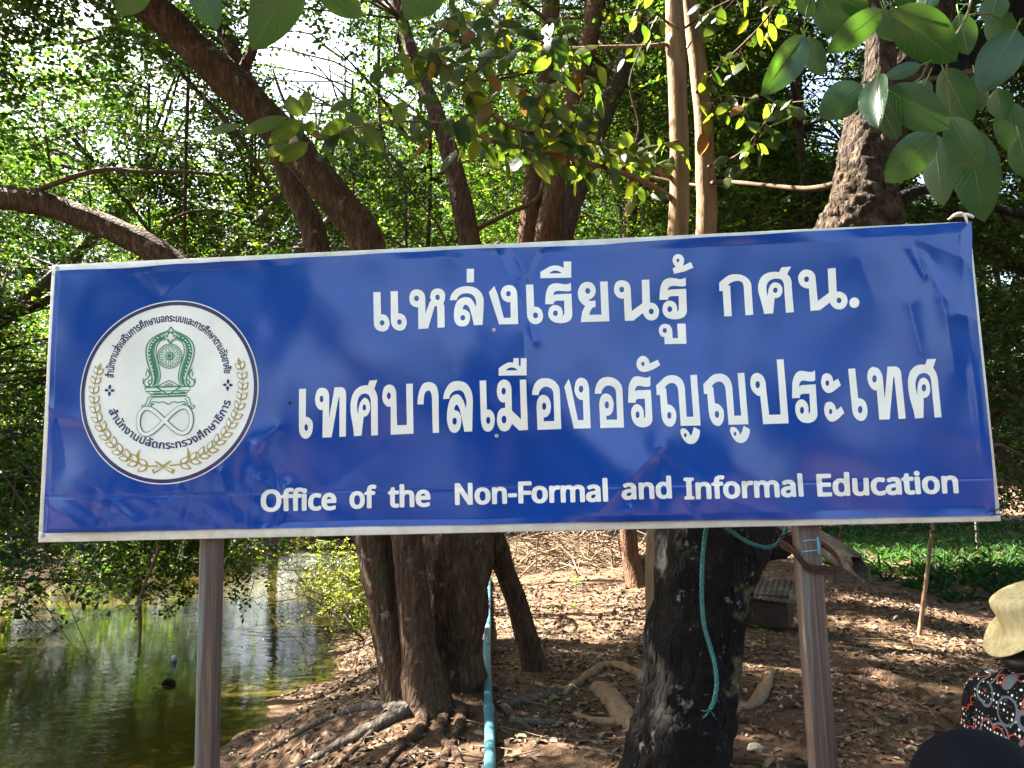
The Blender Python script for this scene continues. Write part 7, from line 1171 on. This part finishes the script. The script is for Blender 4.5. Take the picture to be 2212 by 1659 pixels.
rope('rope', 'short green rope slung from the board to its right post', [at(1545, 1125, YR), at(1580, 1148, YR), at(1610, 1168, YR), at(1640, 1180, YR + .01), at(1664, 1182, YR + .02), at(1684, 1170, YR + .03), at(1700, 1140, YR + .05)], .0052)
# bamboo lashed behind the right post
m, t, b, o = mat('old_bamboo'); v = coords(t, (8, 8, 8)); n_ = noi(t, v, 5, 8, .75); t.links.new(ramp(t, n_, [(.36, (.022, .015, .010)), (.52, (.062, .047, .034)), (.70, (.15, .128, .10))]), b.inputs['Base Color']); b.inputs['Roughness'].default_value = .7; bump(t, b, n_, .5, .008); M_bamboo = m
a, e = at(1690, 1120, 2.55), at(1858, 1226, 2.12); d = (e - a).normalized(); s_ = d.cross(Vector((0, 0, 1))).normalized(); f = s_.cross(d); mb = MB(); n = 28; rgn = random.Random(4); jag = [rgn.uniform(-.018, .02) + .03 * math.sin(2 * math.pi * j / n + 2.2) for j in range(n)]; rings = []
for rr_, end in ((.033, 0), (.0328, .1), (.0342, .32), (.033, .34), (.033, .8), (.033, 1.0)): rings.append((rr_, end, 0))
rings += [(.0275, 1.0, 0), (.027, .6, 0), (.0005, .6, 0)]
vs = []
for rr_, q_, _ in rings:
    for j in range(n):
        an = 2 * math.pi * j / n; p = a + (e - a) * q_ + (s_ * math.cos(an) + f * math.sin(an)) * rr_
        if q_ == 1.0: p += d * jag[j]
        vs.append(p)
mb.add(vs, [(i * n + j, i * n + (j + 1) % n, (i + 1) * n + (j + 1) % n, (i + 1) * n + j) for i in range(len(rings) - 1) for j in range(n)])
tag(mb.build('bamboo_pole', M_bamboo), 'grey hollow bamboo end, broken and jagged, sticking out behind the right post', 'bamboo')
mb = MB(); cxp, yp = pr_.data.vertices[0].co.x, SC.y + .03
for k in range(5):
    rr = random.Random(k); w0 = .036; z0 = at(1720, 1185, yp).z - k * .0042; z1 = at(1790, 1228, yp).z - k * .0035; L_ = [(cx - w0 - .02, yp + .07, z0 + .02), (cx - w0, yp + .03, z0 + .004), (cx - w0 * .95, yp - .004, z0 - .008), (cx - .012, yp - .008, (z0 + z1) / 2 - .012), (cx + w0 * .95, yp - .004, z1 + .004), (cx + w0 + .012, yp + .01, z1), (cx + w0 + .045, yp + .03, z1 + .006), (cx + w0 + .035, yp + .09, z1 + .045), (cx, yp + .10, z0 + .03), (cx - w0 - .02, yp + .07, z0 + .02)]
    mb.tube([Vector(p) + Vector((rr.uniform(-.002, .002), rr.uniform(-.002, .002), rr.uniform(-.003, .003))) for p in L_], .0021, 6, seg=.01)
tag(mb.build('wire_lashing', M_wire), 'rusty wire wound round the right post and the bamboo', 'wire')
# small shelter box with a corrugated roof
q = gnd(1655, 1372); q.z = gz(q.x, q.y); T = empty('small_shelter', q, 'little dark box with a corrugated grey roof on the slope right of the blackened trunk', 'box'); Rz = Matrix.Rotation(R(-24), 3, 'Z')
mb = MB(); mb.box(q + Vector((0, 0, .17)), (.24, .17, .15), Rz, bev=.004); mb.build('body', simple('dark_old_board', (.040, .028, .022), .85, .15, .3, 8), T)
mb = MB(); nn = 64; vs = []; fs = []
for r_i, (yy, zz) in enumerate(((-.24, .315), (.22, .455))):
    for lay in (0, 1):
        for i in range(nn + 1): x_ = -.32 + .64 * i / nn; vs.append(q + Rz @ Vector((x_, yy + lay * 0, zz + .005 * math.sin(i * 2 * math.pi / 5.3) - lay * .007 - .14 * (x_ + .32) * .6)))
w_ = nn + 1
for i in range(nn):
    fs += [(i, i + 1, 2 * w_ + i + 1, 2 * w_ + i), (w_ + i + 1, w_ + i, 3 * w_ + i, 3 * w_ + i + 1), (i + 1, i, w_ + i, w_ + i + 1), (2 * w_ + i, 2 * w_ + i + 1, 3 * w_ + i + 1, 3 * w_ + i)]
mb.add(vs, fs); mb.build('roof', simple('fibre_cement', (.055, .048, .040), .85, .2, .35, 10), T)
# stakes
def stake(u0, v0, u1, v1, r, m_, label, dY=0.0):
    q = gnd(u0, v0); z = gz(q.x, q.y); q = gnd(u0, v0, z); e = at(u1, v1, q.y + dY); d_ = (e - q); mb = MB(); mb.tube([q - d_ * .08, q, q + d_ * .35, q + d_ * .7, e + d_ * .25], [r, r, r * .95, r * .9, r * .8], 9, amp=.12, fr=9, seg=.06); tag(mb.build('stake', m_), label, 'stake')
stake(1986, 1372, 2014, 1145, .021, M_bark_tan, 'thin brown stake leaning in front of the marsh plants, below the right board end')
stake(2113, 1195, 2109, 1140, .035, M_bark_grey, 'short pale stake farther out among the marsh plants')
stake(1800, 1262, 1816, 1150, .022, M_bark_grey, 'slanting grey stake right behind the bamboo end')
# black plastic bag between the slim tree and the blackened trunk
q = gnd(1386, 1283); q = Vector((q.x, q.y + .25, gz(q.x, q.y))); bm = bmesh.new(); bmesh.ops.create_icosphere(bm, subdivisions=4, radius=1)
for p in bm.verts:
    d_ = p.co.normalized(); rr_ = 1 + .22 * noise.noise(d_ * 2.3) + .10 * abs(noise.noise(d_ * 6)) + .05 * noise.noise(d_ * 14); p.co = Vector((d_.x * .20 * rr_, d_.y * .17 * rr_, max(-.10, d_.z * .17 * rr_ + (.10 if d_.z > .75 else 0)))) + q + Vector((0, 0, .10))
me = bpy.data.meshes.new('rubbish_bag'); bm.to_mesh(me); bm.free(); me.polygons.foreach_set('use_smooth', [True] * len(me.polygons)); me.materials.append(simple('black_plastic', (.008, .008, .009), .28, .6, .1)); tag(link('rubbish_bag', me), 'crumpled black plastic bag on the ground just right of the slim tree', 'bag')
# pale stone near the dark roots
q = gnd(1500 + 130, 1615); q.z = gz(q.x, q.y); bm = bmesh.new(); bmesh.ops.create_icosphere(bm, subdivisions=3, radius=1)
for p in bm.verts: d_ = p.co.normalized(); rr_ = 1 + .35 * noise.noise(d_ * 1.3 + Vector((5, 1, 2))); p.co = Vector((d_.x * .045 * rr_, d_.y * .035 * rr_, d_.z * .022 * rr_ + .012)) + q
me = bpy.data.meshes.new('stone'); bm.to_mesh(me); bm.free(); me.materials.append(simple('pale_stone', (.38, .31, .21), .9, .2, .2, 30)); tag(link('stone', me), 'pale tan flat stone on the soil between the blackened trunk and the right post', 'stone')

# ================================================================ PEOPLE at the right edge
def skin_body(name, joints, edges, radii, m_, parent, sub=2, root=0):
    bm = bmesh.new(); lay = bm.verts.layers.skin.verify(); vs = [bm.verts.new(j) for j in joints]
    for a, b_ in edges: bm.edges.new((vs[a], vs[b_]))
    for i, (p, r_) in enumerate(zip(vs, radii)): p[lay].radius = r_ if hasattr(r_, '__len__') else (r_, r_); p[lay].use_root = (i == root)
    me = bpy.data.meshes.new(name); bm.to_mesh(me); bm.free(); me.materials.append(m_); o_ = link(name, me, parent)
    s_ = o_.modifiers.new('skin', 'SKIN'); s_.use_smooth_shade = True; q = o_.modifiers.new('sub', 'SUBSURF'); q.levels = sub; q.render_levels = sub
    bpy.context.view_layer.update(); dg = bpy.context.evaluated_depsgraph_get(); me2 = bpy.data.meshes.new_from_object(o_.evaluated_get(dg)); o_.modifiers.clear(); o_.data = me2
    me2.polygons.foreach_set('use_smooth', [True] * len(me2.polygons)); me2.name = name; return o_
M_skin = simple('tan_skin', (.36, .175, .098), .5, .4, .08, 20); M_hair = simple('black_hair', (.010, .008, .007), .45, .5, .3, 60); M_navy = simple('navy_cloth', (.0035, .004, .007), .9, .1, .12, 120)
m, t, b, o = mat('printed_blouse'); v = coords(t)
dots = ramp(t, vor(t, v, 62, rnd=.35), [(.20, 1), (.26, 0)]); sel = ramp(t, noi(t, v, 9, 2), [(.10, 0), (.16, 1)]); c = mix(t, mth(t, 'MULTIPLY', dots, sel), (.004, .004, .006), (.68, .72, .72))
dts = ramp(t, vor(t, v, 110, rnd=.3), [(.12, 1), (.17, 0)]); c = mix(t, mth(t, 'MULTIPLY', dts, .5), c, (.35, .37, .38))
r1 = vor(t, v, 11.5); k1 = ramp(t, mth(t, 'ABSOLUTE', mth(t, 'SUBTRACT', r1, .43)), [(.034, 1), (.044, 0)]); c = mix(t, k1, c, (.10, .115, .135))
r2_ = vor(t, coords(t, (1.1, .9, 1.0), rot=(.6, .4, .9)), 13.5); k2 = ramp(t, mth(t, 'ABSOLUTE', mth(t, 'SUBTRACT', r2_, .40)), [(.016, 1), (.024, 0)]); c = mix(t, k2, c, (.36, .050, .025))
t.links.new(c, b.inputs['Base Color']); b.inputs['Roughness'].default_value = .85; b.inputs['Specular IOR Level'].default_value = .12; bump(t, b, noi(t, v, 300, 2), .15, .002); M_blouse = m
m, t, b, o = mat('woven_straw'); v = coords(t, (1, 1, 6)); wv = noi(t, coords(t, (60, 60, 60)), 3, 3); c = ramp(t, noi(t, coords(t, (60, 60, 5)), 1.2, 5), [(.3, (.44, .34, .15)), (.5, (.60, .49, .25)), (.75, (.72, .63, .40))]); c = mix(t, ramp(t, vor(t, coords(t, (1, 1, 1)), 190), [(.25, .16), (.5, 0)]), c, (.36, .26, .12)); t.links.new(c, b.inputs['Base Color']); b.inputs['Roughness'].default_value = .6; bump(t, b, wv, .3, .003)
M_straw = m
def dark_spot(centre, size, part, stuff, owner):
    spot = MB(); spot.lathe([(.0005, -size), (size * .7, -size * .7), (size, 0), (size * .7, size * .7), (.0005, size)], centre, 12); return spot.build(part, stuff, owner)
def sit_person(base, face, label, kind):
    """seated figure, local x = forward; base = point on the ground under the hips"""
    ca, sa = math.cos(face), math.sin(face); W_ = lambda p: Vector((base[0] + p[0] * ca - p[1] * sa, base[1] + p[0] * sa + p[1] * ca, base[2] + p[2])); T = empty('person', base, label, 'person')
    J = {'hip': (0, 0, .42), 'wst': (.01, 0, .56), 'cst': (.02, 0, .72), 'nkb': (.015, 0, .845), 'nk': (.035, 0, .905), 'jaw': (.055, 0, .955), 'hd': (.066, 0, 1.015), 'top': (.068, 0, 1.05)}
    names = list(J); pts = [W_(J[k]) for k in names]; rad = [(.15, .125), (.135, .11), (.15, .115), (.07, .065), .046, .062, .064, .045]; ed = [(i, i + 1) for i in range(7)]
    for s_ in (1, -1):
        i = len(pts); pts += [W_(p) for p in ((.02, s_ * .10, .84), (.015, s_ * .175, .83), (.01, s_ * .205, .70), (.0, s_ * .215, .56), (.10, s_ * .205, .50), (.20, s_ * .15, .47), (.245, s_ * .125, .465))]; rad += [.075, .058, .050, .043, .038, .027, .024]; ed += [(2, i), (i, i + 1), (i + 1, i + 2), (i + 2, i + 3), (i + 3, i + 4), (i + 4, i + 5), (i + 5, i + 6)]
        for f_ in range(4):
            k = len(pts); y_ = s_ * (.125 + (f_ - 1.5) * .019); pts += [W_((.285, y_, .462)), W_((.315, y_, .452)), W_((.335, y_, .436))]; rad += [.010, .009, .008]; ed += [(i + 6, k), (k, k + 1), (k + 1, k + 2)]
        k = len(pts); pts += [W_((.255, s_ * .085, .462)), W_((.285, s_ * .068, .456))]; rad += [.011, .009]; ed += [(i + 6, k), (k, k + 1)]
        i = len(pts); pts += [W_(p) for p in ((.06, s_ * .10, .40), (.25, s_ * .12, .43), (.43, s_ * .13, .42), (.44, s_ * .13, .24), (.42, s_ * .13, .07), (.50, s_ * .14, .035), (.58, s_ * .145, .03))]; rad += [.10, .088, .066, .058, .040, .040, .025]; ed += [(0, i)] + [(i + j, i + j + 1) for j in range(6)]
    skin_body('body', pts, ed, rad, M_skin, T)
    # garments follow the body a little outside it
    gp = [W_(p) for p in ((0, 0, .40), (.01, 0, .56), (.02, 0, .76), (.015, 0, .872), (.022, 0, .915))]; gr = [(.175, .155), (.158, .130), (.168, .130), (.092, .084), (.064, .062)]; ge = [(0, 1), (1, 2), (2, 3), (3, 4)]
    for s_ in (1, -1): i = len(gp); gp += [W_(p) for p in ((.02, s_ * .10, .84), (.015, s_ * .178, .83), (.01, s_ * .208, .72), (.003, s_ * .216, .62))]; gr += [.092, .078, .076, .074]; ge += [(2, i), (i, i + 1), (i + 1, i + 2), (i + 2, i + 3)]
    skin_body('blouse', gp, ge, gr, M_blouse if kind == 'straw' else M_navy, T, 3)
    tp = [W_((0, 0, .42))]; tr = [(.165, .14)]; te = []
    for s_ in (1, -1): i = len(tp); tp += [W_(p) for p in ((.06, s_ * .10, .40), (.25, s_ * .12, .43), (.43, s_ * .13, .42), (.44, s_ * .13, .24), (.425, s_ * .13, .10))]; tr += [.112, .102, .080, .070, .058]; te += [(0, i)] + [(i + j, i + j + 1) for j in range(4)]
    skin_body('trousers', tp, te, tr, M_navy, T, 2)
    F3 = Matrix(((ca, -sa, 0), (sa, ca, 0), (0, 0, 1)))
    # face: nose, ears, eyes, mouth
    mb = MB(); mb.tube([W_((.112, 0, 1.035)), W_((.140, 0, 1.008)), W_((.128, 0, .995))], [.008, .016, .012], 8, seg=.008); mb.build('nose', M_skin, T)
    for s_ in (1, -1):
        mb = MB(); L_ = [(.048, s_ * .064, 1.000), (.034, s_ * .074, 1.008), (.020, s_ * .078, .994), (.024, s_ * .076, .968), (.040, s_ * .069, .948), (.050, s_ * .064, .954)]; mb.tube([W_(p) for p in L_], [.006, .008, .008, .007, .009, .006], 8, seg=.006); mb.tube([W_((.046, s_ * .062, .995)), W_((.034, s_ * .068, .980)), W_((.042, s_ * .064, .960))], [.010, .013, .009], 8, seg=.006); mb.build('ear', M_skin, T)
        for pair in ((.113, 1.034),): dark_spot(W_((pair[0], s_ * .033, pair[1])), .010, 'eyeball', M_hair, T)
    # hair: cap over the back of the skull and a low bun
    mb = MB(); bm = bmesh.new(); bmesh.ops.create_uvsphere(bm, u_segments=24, v_segments=16, radius=1); bm.verts.index_update()
    mb.add([W_((.050 + p.co.x * .066, p.co.y * .068, .998 + p.co.z * .055)) for p in bm.verts], [[q_.index for q_ in f_.verts] for f_ in bm.faces]); mb.add([W_((.010 + p.co.x * .050, p.co.y * .058, .946 + p.co.z * .034)) for p in bm.verts], [[q_.index for q_ in f_.verts] for f_ in bm.faces]); bm.free(); mb.build('hair', M_hair, T)
    if kind == 'straw':
        tilt = F3 @ Matrix.Rotation(R(-22), 3, 'Y'); mb = MB()
        prof = [(.004, .084), (.05, .085), (.088, .083), (.100, .076), (.103, .060), (.100, .034), (.099, .008), (.108, -.014), (.135, -.034), (.166, -.050), (.176, -.052), (.176, -.056), (.166, -.055), (.135, -.039), (.107, -.019), (.094, .004)]; nn = 56; vs = []; place_hat = Matrix(tilt).to_4x4(); place_hat.translation = W_((.062, 0, 1.070))
        for r_, z_ in prof:
            for j in range(nn):
                an = 2 * math.pi * j / nn; side = math.sin(an) ** 2; over = max(0.0, r_ - .100); q = min(r_, .100) + over * (1 - .50 * side)
                vs.append(place_hat @ Vector((q * math.cos(an) * .94, q * math.sin(an) * .90, z_ * .92 + over / .076 * .050 * side)))
        mb.add(vs, [(i * nn + j, i * nn + (j + 1) % nn, (i + 1) * nn + (j + 1) % nn, (i + 1) * nn + j) for i in range(len(prof) - 1) for j in range(nn)]); mb.add(vs[:nn], [tuple(range(nn))[::-1]])
        hat = mb.build('straw_hat', M_straw, T)
        mb = MB()
        for s_ in (1, -1):
            mb.tube([W_((.112, s_ * .052, .985)), W_((.075, s_ * .084, 1.000)), W_((.040, s_ * .092, 1.040)), W_((.022, s_ * .097, 1.048))], .0018, 6, seg=.01); mb.tube([W_((.112, s_ * .052, .945)), W_((.075, s_ * .084, .965)), W_((.040, s_ * .093, .985)), W_((.024, s_ * .098, .985))], .0018, 6, seg=.01)
        bm = bmesh.new(); bmesh.ops.create_uvsphere(bm, u_segments=20, v_segments=14, radius=1); bm.verts.index_update(); mb.add([W_((.072 + p.co.x * .066, p.co.y * .068, .965 + p.co.z * .055)) for p in bm.verts], [[q_.index for q_ in f_.verts] for f_ in bm.faces]); bm.free(); mb.build('face_mask', simple('pale_pink_mask', (.62, .36, .42), .8, .2, .1), T)
    else:
        mb = MB(); bm = bmesh.new(); bmesh.ops.create_uvsphere(bm, u_segments=40, v_segments=24, radius=1); bm.verts.index_update(); mb.add([W_((.022 + p.co.x * .122, p.co.y * .112, 1.065 + max(p.co.z, -.35) * .100)) for p in bm.verts], [[q_.index for q_ in f_.verts] for f_ in bm.faces]); bm.free(); mb.tube([W_((.10, .09, 1.035)), W_((.17, .06, 1.03)), W_((.19, 0, 1.03)), W_((.17, -.06, 1.03)), W_((.10, -.09, 1.035))], .012, 8, seg=.02, flat=.5); mb.build('cap', M_navy, T)
    # the low stool it sits on
    S_ = empty('stool', base, 'low plastic stool under the ' + ('woman in the straw hat' if kind == 'straw' else 'person in the navy cap'), 'stool'); mb = MB(); mb.box(Vector(base) + Vector((0, 0, .275)), (.15, .15, .014), F3, bev=.01); mb.build('seat', M_stool, S_)
    for sx_ in (1, -1):
        for sy_ in (1, -1): mb = MB(); c_ = Vector(base) + F3 @ Vector((sx_ * .125, sy_ * .125, .13)); mb.box(c_, (.018, .018, .132), F3, bev=.005); mb.build('leg', M_stool, S_)
    return T
M_stool = simple('red_stool_plastic', (.35, .03, .03), .4, .4, .08)
hp = at(2192, 1358, 2.35); sit_person((hp.x, hp.y, hp.z - 1.035), R(3), 'seated woman in a pale straw hat and black blouse with white dots and curls', 'straw')
hp = at(2105, 1590, 1.42); sit_person((hp.x, hp.y, hp.z - 1.165), R(60), 'person at the bottom right corner, only the smooth dome of a navy cap showing', 'cap')
